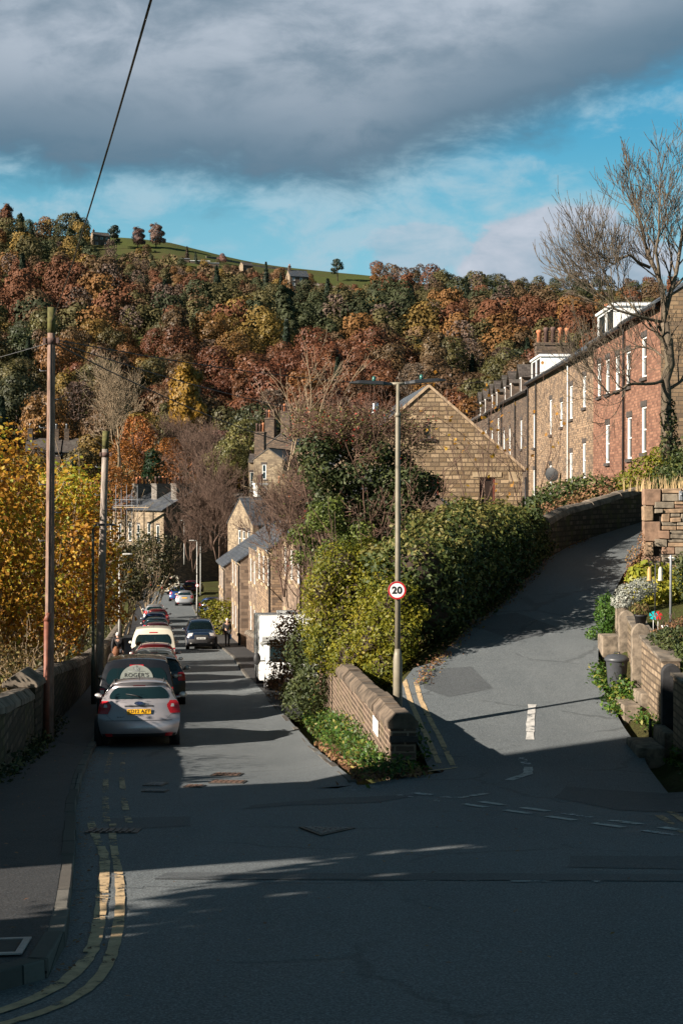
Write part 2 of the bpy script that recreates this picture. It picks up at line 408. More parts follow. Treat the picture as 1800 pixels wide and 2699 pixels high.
def groundmat():
    m, T = newmat('ground_soil'); c = T.node('ShaderNodeTexCoord').outputs['Object']
    n = T.noise(c, 0.35, 6, 0.65); n2 = T.noise(c, 9.0, 5, 0.7)
    col = T.ramp(T.math('MULTIPLY_ADD', n2, 0.5, T.math('MULTIPLY', n, 0.5)), [(0.32, (0.03, 0.025, 0.012)), (0.48, (0.055, 0.05, 0.018)), (0.6, (0.06, 0.075, 0.02)), (0.72, (0.13, 0.09, 0.04))])
    finish(T, col, 0.95, n2, 0.8, 0.1, spec=0.1)
    return m
def asphalt(name, base, patch, warm=0.0, seed=0.0):
    m, T = newmat(name); c = T.node('ShaderNodeTexCoord').outputs['Object']
    c = T.node('ShaderNodeVectorMath', operation='ADD', i_0=c, i_1=(seed, seed, 0)).outputs[0]
    big = T.noise(c, 0.28, 6, 0.62, 0.6); mid = T.noise(c, 2.2, 6, 0.7, 0.2); fine = T.noise(c, 55.0, 3, 0.75)
    st = T.node('ShaderNodeVectorMath', operation='MULTIPLY', i_0=c, i_1=(1.0, 0.14, 1.0)).outputs[0]
    worn = T.noise(st, 0.9, 4, 0.6, 0.4)
    k = T.math('MULTIPLY_ADD', big, 0.40, T.math('MULTIPLY_ADD', mid, 0.25, T.math('MULTIPLY', worn, 0.35)))
    col = T.mix(T.mapr(k, 0.36, 0.64), patch, base)
    med = T.noise(c, 14.0, 4, 0.7)
    col = T.mix(T.mapr(med, 0.42, 0.68, 0.0, 0.45), col, tuple(x*0.55 for x in base))
    col = T.mix(T.mapr(fine, 0.44, 0.68, 0.0, 0.7), col, tuple(x*2.1 for x in base))
    col = T.mix(T.mapr(fine, 0.48, 0.34, 0.0, 0.6), col, tuple(x*0.35 for x in base))
    # cracks and seams
    v = T.node('ShaderNodeTexVoronoi', feature='DISTANCE_TO_EDGE', i_0=T.node('ShaderNodeVectorMath', operation='ADD', i_0=c, i_1=T.node('ShaderNodeCombineXYZ', i_0=T.math('MULTIPLY', mid, 0.7), i_1=T.math('MULTIPLY', big, 1.4))), i_2=0.24)
    crack = T.math('MULTIPLY', T.mapr(v.outputs[0], 0.016, 0.003), T.mapr(big, 0.47, 0.56))
    col = T.mix(T.math('MULTIPLY', crack, 0.35), col, tuple(x*0.25 for x in base))
    finish(T, col, T.math('MULTIPLY_ADD', mid, 0.25, 0.62), T.math('MULTIPLY_ADD', crack, -1.2, T.math('MULTIPLY_ADD', mid, 0.6, fine)), 0.5, 0.012, spec=0.35)
    return m
M_ground = groundmat()
M_road = asphalt('worn_asphalt', (0.128, 0.140, 0.147), (0.080, 0.091, 0.098))
M_pave = asphalt('pavement_asphalt', (0.042, 0.042, 0.044), (0.028, 0.028, 0.03), seed=31.0)
M_patch = asphalt('repair_asphalt', (0.085, 0.092, 0.098), (0.062, 0.068, 0.073), seed=77.0)
M_kerb = masonry('kerb_stone', (0.10, 0.094, 0.084), (0.155, 0.145, 0.128), (0.03, 0.03, 0.028), 0.9, 3.0, 0.01, stain_amt=0.5)

def sheet(name, rows, mat):
    """rows of equally many points -> one sheet"""
    mb = MB(); n = len(rows[0]); vs = [p for r in rows for p in r]
    fs = [(i*n+j, i*n+j+1, (i+1)*n+j+1, (i+1)*n+j) for i in range(len(rows)-1) for j in range(n-1)]
    mb.add(vs, fs, 0, True)
    return mb.build(name, mat, fix=False)
def axis(parts):
    out = []
    for a, b, s in parts: out += list(np.arange(a, b, s))
    return out + [parts[-1][1]]
def make_ground():
    xs = axis([(-900, -300, 40), (-300, -60, 12), (-60, -22, 3), (-22, 20, 0.5), (20, 60, 3), (60, 300, 12), (300, 900, 40)])
    ys = axis([(-40, -4, 4), (-4, 62, 0.5), (62, 200, 2.5), (200, 700, 9), (700, 1600, 60), (1600, 3000, 200)])
    rows = []
    for y in ys:
        r = []
        for x in xs:
            z = gz(x, y)
            if in_road(x, y) and y < 235: z -= 0.22
            r.append((x, y, z))
        rows.append(r)
    return struct(sheet('ground', rows, M_ground))
make_ground()

def lin(a, b, n): return [a + (b-a)*i/(n-1) for i in range(n)]
def road_pt(X, Y, dz=0.0): return (X, Y, near_ground(X, Y) + dz)
def make_roads():
    rows = []
    for Y in axis([(-12, 21.7, 0.45)]):
        rows.append([road_pt(x, Y) for x in lin(interp(WALLX, Y)+0.05, interp(UPR, Y), 40)])
    struct(sheet('junction_road', rows, M_road))
    rows = []
    for Y in axis([(21.7, 60, 0.8), (60, 230, 3.0)]):
        rows.append([road_pt(x, Y) for x in lin(interp(KERB, Y)-0.3, interp(KERBR, Y)+0.12, 8)])
    struct(sheet('lower_road', rows, M_road))
    rows = []
    for Y in axis([(21.7, 60, 0.5)]):
        rows.append([(x, Y, zu(Y) if Y > 23.4 else near_ground(x, Y)) for x in lin(interp(UPL, Y)-(0.36 if 23.4 < Y < 32 else 0), interp(UPR, Y), 12)])
    struct(sheet('upper_road', rows, M_road))
    # left pavement and its kerb stones
    rows = []
    for Y in axis([(5.4, 12, 0.1), (12, 60, 0.5), (60, 200, 4)]):
        a, b = interp(WALLX, Y)+0.02, interp(KERB, Y)-0.13
        if b < a + 0.05: b = a + 0.05
        rows.append([(x, Y, zl(Y) + 0.115 + 0.02*(i == 0)) for i, x in enumerate(lin(a, b, 5))])
    struct(sheet('pavement', rows, M_pave))
    def kerbline(name, tab, y0, y1, side, step=0.92, hgt=0.12):
        # walk along the kerb curve stone by stone
        P = [(interp(tab, y), y) for y in np.arange(y0, y1, 0.05)]; out = [P[0]]; acc = 0.0
        for a, b in zip(P, P[1:]):
            acc += math.dist(a, b)
            if acc >= (step if b[1] < 60 else step*3): out.append(b); acc = 0.0
        mb = MB()
        def nrm(i):
            p, q = out[max(i-1, 0)], out[min(i+1, len(out)-1)]; dx, dy = q[0]-p[0], q[1]-p[1]; L = math.hypot(dx, dy); return (dy/L*side, -dx/L*side)
        for i in range(len(out)-1):
            a, b = out[i], out[i+1]; na, nb = nrm(i), nrm(i+1); j = random.uniform(-0.008, 0.008); e = random.uniform(0.985, 0.993); b2 = (a[0]+(b[0]-a[0])*e, a[1]+(b[1]-a[1])*e)
            h = hgt + random.uniform(-0.012, 0.012); vs = []
            for z0, ins in ((-0.35, 0.0), (h, 0.018)):
                for p, n in ((a, na), (b2, nb)):
                    for w in (0.0 + ins, 0.15):
                        x, y = p[0]+n[0]*(w+j), p[1]+n[1]*(w+j); vs.append((x, y, zl(p[1])+z0))
            mb.add(vs, [(0, 1, 3, 2), (4, 6, 7, 5), (0, 2, 6, 4), (1, 5, 7, 3), (0, 4, 5, 1), (2, 3, 7, 6)])
        return struct(mb.build(name, M_kerb, bevel=0.012))
    kerbline('kerb_left', KERB, 5.2, 150, -1)
    kerbline('kerb_right', KERBR, 22.0, 150, 1, hgt=0.09)
    # right-hand pavement of the lower road
    rows = []
    for Y in axis([(38, 60, 1), (60, 150, 4)]):
        k = interp(KERBR, Y)+0.14; w = 0.5 + min((Y-38)/22, 1)*0.8
        rows.append([(x, Y, zl(Y)+0.1) for x in lin(k, k+w, 4)])
    struct(sheet('pavement_right', rows, M_pave))
make_roads()

# ------------------------------------------------------------------ painted lines and repairs
def paintmat(name, col, wear):
    m, T = newmat(name); c = T.node('ShaderNodeTexCoord').outputs['Object']
    n = T.noise(c, 7.0, 6, 0.75); n2 = T.noise(c, 1.1, 3, 0.5)
    k = T.math('MULTIPLY_ADD', n2, 0.45, T.math('MULTIPLY', n, 0.55))
    f = T.mapr(k, wear-0.03, wear+0.03)
    p = T.node('ShaderNodeBsdfPrincipled'); T.put(p.inputs['Base Color'], T.mix(T.mapr(n, 0.35, 0.7), tuple(x*0.6 for x in col), col)); T.put(p.inputs['Roughness'], 0.75)
    tr = T.node('ShaderNodeBsdfTransparent'); mx = T.node('ShaderNodeMixShader', i_0=f)
    T.l.new(tr.outputs[0], mx.inputs[1]); T.l.new(p.outputs[0], mx.inputs[2])
    o = T.node('ShaderNodeOutputMaterial'); T.l.new(mx.outputs[0], o.inputs[0])
    return m
M_yel = paintmat('worn_yellow_paint', (0.62, 0.44, 0.25), 0.45)
M_yel2 = paintmat('thin_yellow_paint', (0.58, 0.41, 0.24), 0.51)
M_wht = paintmat('worn_white_paint', (0.62, 0.60, 0.57), 0.43)
M_wht2 = paintmat('thin_white_paint', (0.55, 0.55, 0.55), 0.505)
def zroad(X, Y):
    if Y >= 21.7 and X > interp(UPL, Y)-(0.36 if Y < 32 else 0.02): return zu(Y) if Y > 23.4 else near_ground(X, Y)
    return near_ground(X, Y)
def strip(mb, pts, w, dz=0.008, step=0.25, mi=0):
    """a painted strip of width w following pts (X, Y) on the road"""
    P = []
    for (a, b) in zip(pts[:-1], pts[1:]):
        n = max(1, int(math.dist(a, b)/step))
        P += [(a[0]+(b[0]-a[0])*i/n, a[1]+(b[1]-a[1])*i/n) for i in range(n)]
    P.append(pts[-1]); vs = []
    for i, p in enumerate(P):
        q, r = P[max(i-1, 0)], P[min(i+1, len(P)-1)]
        dx, dy = r[0]-q[0], r[1]-q[1]; L = math.hypot(dx, dy) or 1; nx, ny = -dy/L*w/2, dx/L*w/2
        e = 1 + 0.1*math.sin(i*2.7) + random.uniform(-0.08, 0.08)
        for s in (1, -1):
            X, Y = p[0]+nx*s*e, p[1]+ny*s*e
            vs.append((X, Y, zroad(X, Y)+dz))
    fs = [(2*i, 2*i+1, 2*i+3, 2*i+2) for i in range(len(P)-1)]
    mb.add(vs, fs, mi)
def off(pts, d):
    out = []
    for i, p in enumerate(pts):
        q, r = pts[max(i-1, 0)], pts[min(i+1, len(pts)-1)]
        dx, dy = r[0]-q[0], r[1]-q[1]; L = math.hypot(dx, dy); out.append((p[0]-dy/L*d, p[1]+dx/L*d))
    return out
def markings():
    l1 = [(-3.04, 17.2), (-2.74, 15.8), (-2.45, 14.6), (-2.23, 13.4), (-1.95, 11.5), (-1.80, 10.5), (-1.70, 9.7), (-1.67, 9.1), (-1.72, 8.5), (-1.9, 7.95), (-2.3, 7.55), (-3, 7.2)]
    l2 = [(-2.74, 17.0), (-2.57, 15.9), (-2.30, 14.4), (-2.02, 12.9), (-1.81, 11.6), (-1.65, 10.5), (-1.54, 9.5), (-1.50, 8.9), (-1.53, 8.4), (-1.66, 7.94), (-2.0, 7.45), (-2.7, 7.0)]
    for _ in range(2):
        l1, l2 = [[q[0]] + [p for a, b in zip(q, q[1:]) for p in (((3*a[0]+b[0])/4, (3*a[1]+b[1])/4), ((a[0]+3*b[0])/4, (a[1]+3*b[1])/4))] + [q[-1]] for q in (l1, l2)]
    mb = MB(); strip(mb, l1, 0.095); strip(mb, l2, 0.08)
    a = [(interp(KERB, Y), Y) for Y in (17, 19, 21, 23, 25, 27, 29.5)]
    strip(mb, off(a, -0.36), 0.09, mi=1); strip(mb, off(a, -0.62), 0.09, mi=1)
    struct(mb.build('yellow_line_left', [M_yel, M_yel2], fix=False))
    mb = MB(); strip(mb, [(1.35, 31), (1.40, 29), (1.57, 26.5), (1.66, 24.2)], 0.10); strip(mb, [(1.60, 30.5), (1.62, 29), (1.80, 26.5), (1.90, 23.7)], 0.10); strip(mb, [(1.90, 23.75), (0.75, 22.75)], 0.09)
    strip(mb, [(4.05, 15.4), (4.22, 18.2)], 0.1); strip(mb, [(3.85, 15.6), (3.98, 17.8)], 0.1, mi=1)
    struct(mb.build('yellow_line_right', [M_yel, M_yel2], fix=False))
    mb = MB()
    strip(mb, [(3.45, 26.0), (3.63, 27.3), (3.85, 28.7)], 0.15)
    strip(mb, [(2.62, 22.2), (3.02, 23.0), (3.16, 24.0)], 0.15); strip(mb, [(3.16, 24.05), (3.1, 24.6)], 0.15, mi=1)
    struct(mb.build('centre_line', [M_wht, M_wht2], fix=False))
    mb = MB()
    for t0, dx, mi in ((0.10, 0, 1), (0.22, 0, 0), (0.36, 0, 0), (0.51, 0, 0), (0.65, 0, 0), (0.79, 0, 0), (0.93, 0, 0)):
        for k2, w in ((0.0, 0.15), (-0.38, 0.13)):
            A, B = Vector((0.75, 21.3)), Vector((3.95, 16.2)); d = B-A; nrm = Vector((-d.y, d.x)).normalized()
            p = A + d*(t0 + 0.018*(k2 < 0)); q = A + d*(t0+0.085 + 0.018*(k2 < 0))
            p, q = p + nrm*k2, q + nrm*k2
            strip(mb, [tuple(p), tuple(q)], w, mi=1 if (mi or random.random() < 0.35) else 0)
    strip(mb, [(0.0, 21.5), (0.45, 21.2)], 0.12, mi=1); strip(mb, [(2.1, 20.6), (1.65, 20.0)], 0.13)
    struct(mb.build('give_way_line', [M_wht, M_wht2], fix=False))
    # tarmac repairs
    def patch(name, poly, dz=0.004):
        mb = MB(); c = (sum(p[0] for p in poly)/len(poly), sum(p[1] for p in poly)/len(poly))
        ring = []
        for a, b in zip(poly, poly[1:]+poly[:1]):
            n = max(2, int(math.dist(a, b)/0.35))
            ring += [(a[0]+(b[0]-a[0])*i/n + random.uniform(-.012, .012), a[1]+(b[1]-a[1])*i/n + random.uniform(-.012, .012)) for i in range(n)]
        rs = [[(c[0]+(p[0]-c[0])*s, c[1]+(p[1]-c[1])*s) for p in ring] for s in (0.02, 0.25, 0.5, 0.75, 1.0)]
        vs = [(x, y, zroad(x, y)+dz) for r in rs for x, y in r]; n = len(ring)
        mb.add(vs, [(i*n+j, (i+1)*n+j, (i+1)*n+(j+1) % n, i*n+(j+1) % n) for i in range(4) for j in range(n)] + [tuple(range(n))], 0)
        struct(mb.build(name, M_patch, fix=False))
    patch('tarmac_patch', [(2.3, 14.2), (3.45, 14.2), (3.35, 13.3), (2.15, 13.45)])
    patch('tarmac_patch', [(-1.6, 13.15), (3.3, 13.0), (3.25, 12.6), (-1.7, 12.75)], 0.006)
    patch('tarmac_patch', [(3.4, 21.5), (5.0, 20.5), (4.6, 18.0), (3.6, 18.4), (3.0, 20.0)])
    patch('tarmac_patch', [(-2.9, 17.6), (-1.9, 17.8), (-1.8, 16.8), (-2.7, 16.4)])
    patch('tarmac_patch', [(3.0, 36.5), (4.6, 37.5), (5.5, 35.5), (4.2, 34.2)])
    patch('tarmac_patch', [(-0.1, 20.2), (1.2, 20.6), (0.5, 19.5), (-0.6, 19.2), (-1.3, 18.7), (-1.2, 19.2)])
    patch('tarmac_patch', [(1.7, 31.5), (2.9, 31.8), (3.2, 30.0), (2.2, 29.3), (1.75, 30.0)])
    mb = MB(); strip(mb, [(0.5, 12.62), (1.2, 12.6)], 0.05, 0.011); strip(mb, [(1.5, 12.58), (2.3, 12.56)], 0.05, 0.011)
    struct(mb.build('old_white_line', [M_wht2], fix=False))
markings()
def ironwork():
    """flat iron covers let into the road"""
    iron = plain('cover_iron', (0.075, 0.06, 0.05), 0.55, 0.6, 0.4, 25)
    pale = plain('cover_worn', (0.16, 0.17, 0.18), 0.5, 0.5, 0.3, 30)
    def plate(X, Y, w, l, lab, g=None, cut=False, rust=(0.075, 0.06, 0.05)):
        z = zroad(X, Y); sl = (zroad(X, Y+0.5)-zroad(X, Y-0.5))
        t = thing('drain_cover', lab, 'drain cover', (X, Y, z), 0.0, g)
        t.rotation_euler = (math.atan(sl), 0, -0.08)
        if cut:
            mb = MB(); mb.prism([(-w/2, l/2), (w/2, l/2), (0, -l/2)], (0, 0, 0.004), (1, 0, 0), (0, 1, 0), (0, 0, 1), 0.012); mb.build('frame', iron, t)
            mb = MB()
            for i in range(7):
                yy = l/2 - 0.05 - i*(l-0.1)/7; hw = w/2*(1-(l/2-yy)/l) - 0.04
                n = max(1, int(hw*2/0.1))
                for j in range(n): mb.box((-hw + (j+0.5)*2*hw/n, yy-0.03, 0.02), (2*hw/n*0.72, 0.05, 0.012))
            mb.build('grip_pattern', pale, t)
        else:
            mb = MB(); mb.bx(-w/2, w/2, -l/2, l/2, 0.004, 0.014); mb.build('frame', iron, t)
            mb = MB(); n = max(2, int(w/0.09))
            for i in range(n):
                for j in range(max(1, int(l/0.09))): mb.box((-w/2+0.03+(i+0.5)*(w-0.06)/n, -l/2+0.03+(j+0.5)*(l-0.06)/max(1, int(l/0.09)), 0.018), (0.06, 0.06, 0.01))
            mb.build('lid', pale if g is None else plain('cover_rust', (0.12, 0.07, 0.05), 0.7, 0.3, 0.3, 25), t)
    plate(-0.2, 16.2, 0.66, 0.75, 'triangular iron manhole cover with grip pattern in the shaded road', cut=True)
    plate(-1.95, 24.2, 0.5, 0.55, 'long rusty iron cover farthest of the cluster in the sunlit road', 'iron covers in the sunlit road')
    plate(-1.82, 22.75, 0.56, 0.5, 'rusty iron cover in the middle of the sunlit cluster', 'iron covers in the sunlit road')
    plate(-2.28, 22.0, 0.3, 0.4, 'small narrow iron cover nearest in the sunlit cluster', 'iron covers in the sunlit road')
    plate(-2.92, 22.3, 0.3, 0.55, 'square iron cover in the shaded road left of the rusty covers')
    plate(-2.78, 21.2, 0.36, 0.35, 'flat iron cover in the shade nearest the camera on the lower road')
    t = thing('drain_grate', 'dark iron gully grate crossing the double yellow lines', 'drain', (-2.62, 16.3, zroad(-2.62, 16.3)))
    t.rotation_euler.x = math.atan(-0.12)
    mb = MB(); mb.bx(-0.3, 0.3, -0.2, 0.2, 0.004, 0.012); mb.build('frame', iron, t)
    mb = MB(); [mb.bx(-0.26+i*0.075, -0.22+i*0.075, -0.17, 0.17, 0.012, 0.022) for i in range(7)]; mb.build('grate_bars', plain('cover_dark', (0.03, 0.03, 0.03), 0.5, 0.5), t)
    # pavement access cover at the lower left corner
    t = thing('access_cover', 'brown pavement access cover in a pale steel frame', 'access cover', (-2.30, 9.15, zl(9.15)+0.122))
    t.rotation_euler = (math.atan(-0.12), 0, 0.1); t.scale = (0.8, 0.8, 1)
    mb = MB()
    for a in (-0.3, 0.3): mb.bx(-0.33, 0.33, a-0.03, a+0.03, 0.002, 0.012); mb.bx(a-0.03, a+0.03, -0.27, 0.27, 0.0022, 0.0122)
    mb.build('frame', plain('worn_steel', (0.3, 0.3, 0.3), 0.5, 0.5), t)
    mb = MB(); mb.bx(-0.26, 0.26, -0.26, 0.26, 0.001, 0.008); mb.build('lid', plain('lid_brown', (0.05, 0.042, 0.038), 0.85), t)
ironwork()
# ------------------------------------------------------------------ plants
def leaves(name, C, size, var, mats, nrm=None, aspect=0.55, seed=0, parent=None, extra=None, tint=None, rnd=0.75):
    """many small pointed leaf faces; extra = MB with stems (material slot 1)"""
    g = np.random.default_rng(seed); C = np.asarray(C, float); N = len(C)
    size = np.broadcast_to(np.asarray(size, float), (N,))
    n = g.normal(size=(N, 3)); n /= np.linalg.norm(n, axis=1)[:, None]
    if nrm is not None: n = n*rnd + np.asarray(nrm)*0.9; n /= np.linalg.norm(n, axis=1)[:, None]
    t = np.cross(n, g.normal(size=(N, 3))); t /= np.linalg.norm(t, axis=1)[:, None]; b = np.cross(n, t)
    s = size[:, None]*0.5; w = s*aspect
    V = np.stack([C - t*s, C - t*s*0.1 + b*w + n*s*0.15, C + t*s, C - t*s*0.1 - b*w + n*s*0.15], 1).reshape(-1, 3)
    Fv = np.arange(N*4).reshape(N, 4); ev = []; ef = []; em = []
    if extra is not None and extra.v:
        ev = extra.v; ef = [tuple(i+N*4 for i in f) for f in extra.f]
    me = bpy.data.meshes.new(name)
    if ef:
        allv = np.concatenate([V, np.array(ev)]); me.vertices.add(len(allv)); me.vertices.foreach_set('co', allv.ravel())
        lt = np.concatenate([np.full(N, 4), np.array([len(f) for f in ef])]); li = np.concatenate([Fv.ravel(), np.array([i for f in ef for i in f])])
    else:
        me.vertices.add(len(V)); me.vertices.foreach_set('co', V.ravel()); lt = np.full(N, 4); li = Fv.ravel()
    me.loops.add(len(li)); me.loops.foreach_set('vertex_index', li.astype(np.int32))
    me.polygons.add(len(lt)); ls = np.concatenate([[0], np.cumsum(lt)[:-1]])
    me.polygons.foreach_set('loop_start', ls.astype(np.int32))
    try: me.polygons.foreach_set('loop_total', lt.astype(np.int32))
    except Exception: pass
    mi = np.zeros(len(lt), np.int32); mi[N:] = 1; me.polygons.foreach_set('material_index', mi)
    me.update(calc_edges=True)
    a = me.attributes.new('var', 'FLOAT', 'FACE'); vv = np.zeros(len(lt), np.float32); vv[:N] = np.clip(var, 0, 1); a.data.foreach_set('value', vv)
    if tint is not None:
        a = me.attributes.new('tint', 'FLOAT_COLOR', 'FACE'); q = np.ones((len(lt), 4), np.float32); q[:N, :3] = tint; a.data.foreach_set('color', q.ravel())
    if not isinstance(mats, (list, tuple)): mats = [mats]
    for m in mats: me.materials.append(m)
    o = bpy.data.objects.new(name, me); COL.objects.link(o)
    if parent is not None: o.parent = parent
    return o
def lobes_pts(lobes, n, seed, lo=0.72, hi=1.06, cull=0.8, low=-0.9):
    """points in the outer skin of overlapping ellipsoids (cx,cy,cz,rx,ry,rz)"""
    g = np.random.default_rng(seed); L = np.array(lobes, float)
    A = (L[:, 3]*L[:, 4] + L[:, 3]*L[:, 5] + L[:, 4]*L[:, 5]); k = g.choice(len(L), size=n*2, p=A/A.sum())
    d = g.normal(size=(n*2, 3)); d /= np.linalg.norm(d, axis=1)[:, None]
    d = d[d[:, 2] > low]; k = k[:len(d)]
    q = L[k]; bump = 1 + 0.16*np.sin(d[:, 0]*7+k)*np.sin(d[:, 1]*6+2*k)*np.cos(d[:, 2]*6)
    P = q[:, :3] + d*q[:, 3:]*(g.uniform(lo, hi, len(d))*bump)[:, None]
    keep = np.ones(len(P), bool)
    for i in range(len(L)):
        e = ((P-L[i, :3])/L[i, 3:]); keep &= ~(((e*e).sum(1) < cull*cull) & (k != i))
    P, d, k = P[keep][:n], d[keep][:n], k[keep][:n]
    return P, d, k
def crown_lobes(r, h, seed, n=9, z0=0.0, flat=0.8):
    g = random.Random(seed); L = [(0, 0, z0+h*0.47, r*0.72, r*0.72, h*0.42)]
    for i in range(n):
        a = 2*PI*i/n*1.6 + g.uniform(-.4, .4); f = g.uniform(0.25, 1.0); rr = r*g.uniform(0.24, 0.48)
        z = z0 + h*(0.25 + 0.62*((i*0.618) % 1)); k = r*(0.72 if z < z0+h*0.6 else 0.5)*f
        L.append((k*math.cos(a), k*math.sin(a), z, rr, rr, rr*flat))
    return L
def grow(g, p, d, L, r, lev, out, tips, ang=0.75, up=0.08, nch=4, wander=0.16, keep=0.68, tipr=0.008):
    pts, rad = [p.copy()], [r]; n = 4 if lev else 3; d = d.normalized()
    for i in range(n):
        d = (d + Vector((g.gauss(0, wander), g.gauss(0, wander), g.gauss(0, wander)+up))).normalized()
        p = p + d*(L/n); pts.append(p.copy()); rad.append(max(tipr, r*(1-0.55*(i+1)/n) if lev else r*(1-0.75*(i+1)/n)))
    out.append((pts, rad, lev))
    if lev == 0: tips.append(p); return
    for c in range(nch):
        f = 0.3 + 0.7*(c+g.random()*0.8)/nch; i = min(int(f*n), n-1); q = pts[i].lerp(pts[i+1], f*n-i if f*n-i < 1 else 1)
        dd = (pts[i+1]-pts[i]).normalized(); s = dd.cross(Vector((g.gauss(0, 1), g.gauss(0, 1), g.gauss(0, 1)))).normalized()
        a = ang*g.uniform(0.6, 1.25)*(0.5 if c == nch-1 else 1)
        grow(g, q, dd*math.cos(a)+s*math.sin(a), L*keep*g.uniform(0.75, 1.15), max(tipr, rad[i]*0.62), lev-1, out, tips, ang, up, nch, wander, keep, tipr)
def limbs_mb(out, mb=None, sides=(3, 3, 4, 6, 8, 8)):
    mb = mb or MB()
    for pts, rad, lev in out: mb.tube(pts, rad, sides[min(lev, 5)], cap=lev > 2)
    return mb

def barkmat(name, c, moss=0.3):
    m, T = newmat(name); co = T.node('ShaderNodeTexCoord').outputs['Object']
    st = T.node('ShaderNodeVectorMath', operation='MULTIPLY', i_0=co, i_1=(1, 1, 0.18)).outputs[0]
    n = T.noise(st, 14.0, 5, 0.7); n2 = T.noise(co, 1.2, 4, 0.6)
    col = T.mix(T.mapr(n, 0.3, 0.7), tuple(x*0.45 for x in c), c)
    col = T.mix(T.mapr(n2, 0.5, 0.7, 0, moss), col, (0.08, 0.085, 0.03))
    finish(T, col, 0.9, n, 0.6, 0.03, spec=0.15); return m
M_bark = barkmat('bark_grey', (0.16, 0.12, 0.085))
M_bark2 = barkmat('bark_dark', (0.07, 0.05, 0.04))
M_twig = barkmat('twig_brown', (0.17, 0.11, 0.085), 0.1)
M_twigred = barkmat('twig_red', (0.19, 0.115, 0.085), 0.1)
M_twigpale = barkmat('twig_pale', (0.36, 0.27, 0.18), 0.1)
M_wood = leafmat('woodland_leaf', None, objcol=True, trans=0.18)
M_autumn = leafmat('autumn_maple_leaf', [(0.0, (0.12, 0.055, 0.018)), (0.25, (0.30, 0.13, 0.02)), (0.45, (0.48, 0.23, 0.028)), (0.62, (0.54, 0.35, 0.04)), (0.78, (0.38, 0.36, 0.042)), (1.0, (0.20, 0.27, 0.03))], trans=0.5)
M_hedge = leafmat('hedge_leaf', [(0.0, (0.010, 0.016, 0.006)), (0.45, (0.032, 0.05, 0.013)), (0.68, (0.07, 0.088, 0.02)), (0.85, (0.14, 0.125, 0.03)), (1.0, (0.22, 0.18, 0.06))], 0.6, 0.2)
M_ivy = leafmat('ivy_leaf', [(0.0, (0.010, 0.018, 0.007)), (0.5, (0.038, 0.052, 0.016)), (0.75, (0.085, 0.095, 0.028)), (1.0, (0.21, 0.17, 0.07))], 0.6, 0.18)
M_lightivy = leafmat('light_ivy_leaf', [(0.0, (0.03, 0.04, 0.012)), (0.5, (0.09, 0.12, 0.025)), (0.8, (0.18, 0.20, 0.045)), (1.0, (0.32, 0.26, 0.09))], 0.5, 0.25)
M_lime = leafmat('yellow_green_leaf', [(0.0, (0.035, 0.045, 0.008)), (0.35, (0.11, 0.125, 0.014)), (0.7, (0.24, 0.21, 0.018)), (1.0, (0.34, 0.20, 0.03))], 0.5, 0.35)
M_berry = leafmat('hawthorn_leaf', [(0.0, (0.05, 0.034, 0.022)), (0.3, (0.15, 0.095, 0.055)), (0.55, (0.19, 0.135, 0.065)), (0.62, (0.075, 0.095, 0.022)), (0.93, (0.13, 0.14, 0.035)), (0.95, (0.30, 0.03, 0.02)), (1.0, (0.32, 0.03, 0.02))], 0.6, 0.2)
M_bramble = leafmat('bramble_leaf', [(0.0, (0.06, 0.025, 0.015)), (0.4, (0.20, 0.10, 0.055)), (0.65, (0.30, 0.17, 0.08)), (0.85, (0.17, 0.16, 0.035)), (1.0, (0.08, 0.13, 0.025))], 0.7, 0.25)
M_under = leafmat('undergrowth_leaf', [(0.0, (0.05, 0.03, 0.015)), (0.35, (0.17, 0.10, 0.045)), (0.6, (0.26, 0.19, 0.07)), (0.8, (0.12, 0.13, 0.03)), (1.0, (0.06, 0.10, 0.025))], 0.7, 0.25)
M_green = leafmat('fresh_weed_leaf', [(0.0, (0.02, 0.045, 0.008)), (0.5, (0.05, 0.115, 0.016)), (0.85, (0.11, 0.17, 0.025)), (1.0, (0.28, 0.23, 0.05))], 0.5, 0.3)
M_darktree = leafmat('shaded_leaf', [(0.0, (0.015, 0.016, 0.008)), (0.5, (0.045, 0.045, 0.016)), (0.85, (0.10, 0.085, 0.03)), (1.0, (0.24, 0.18, 0.08))], 0.5, 0.2)

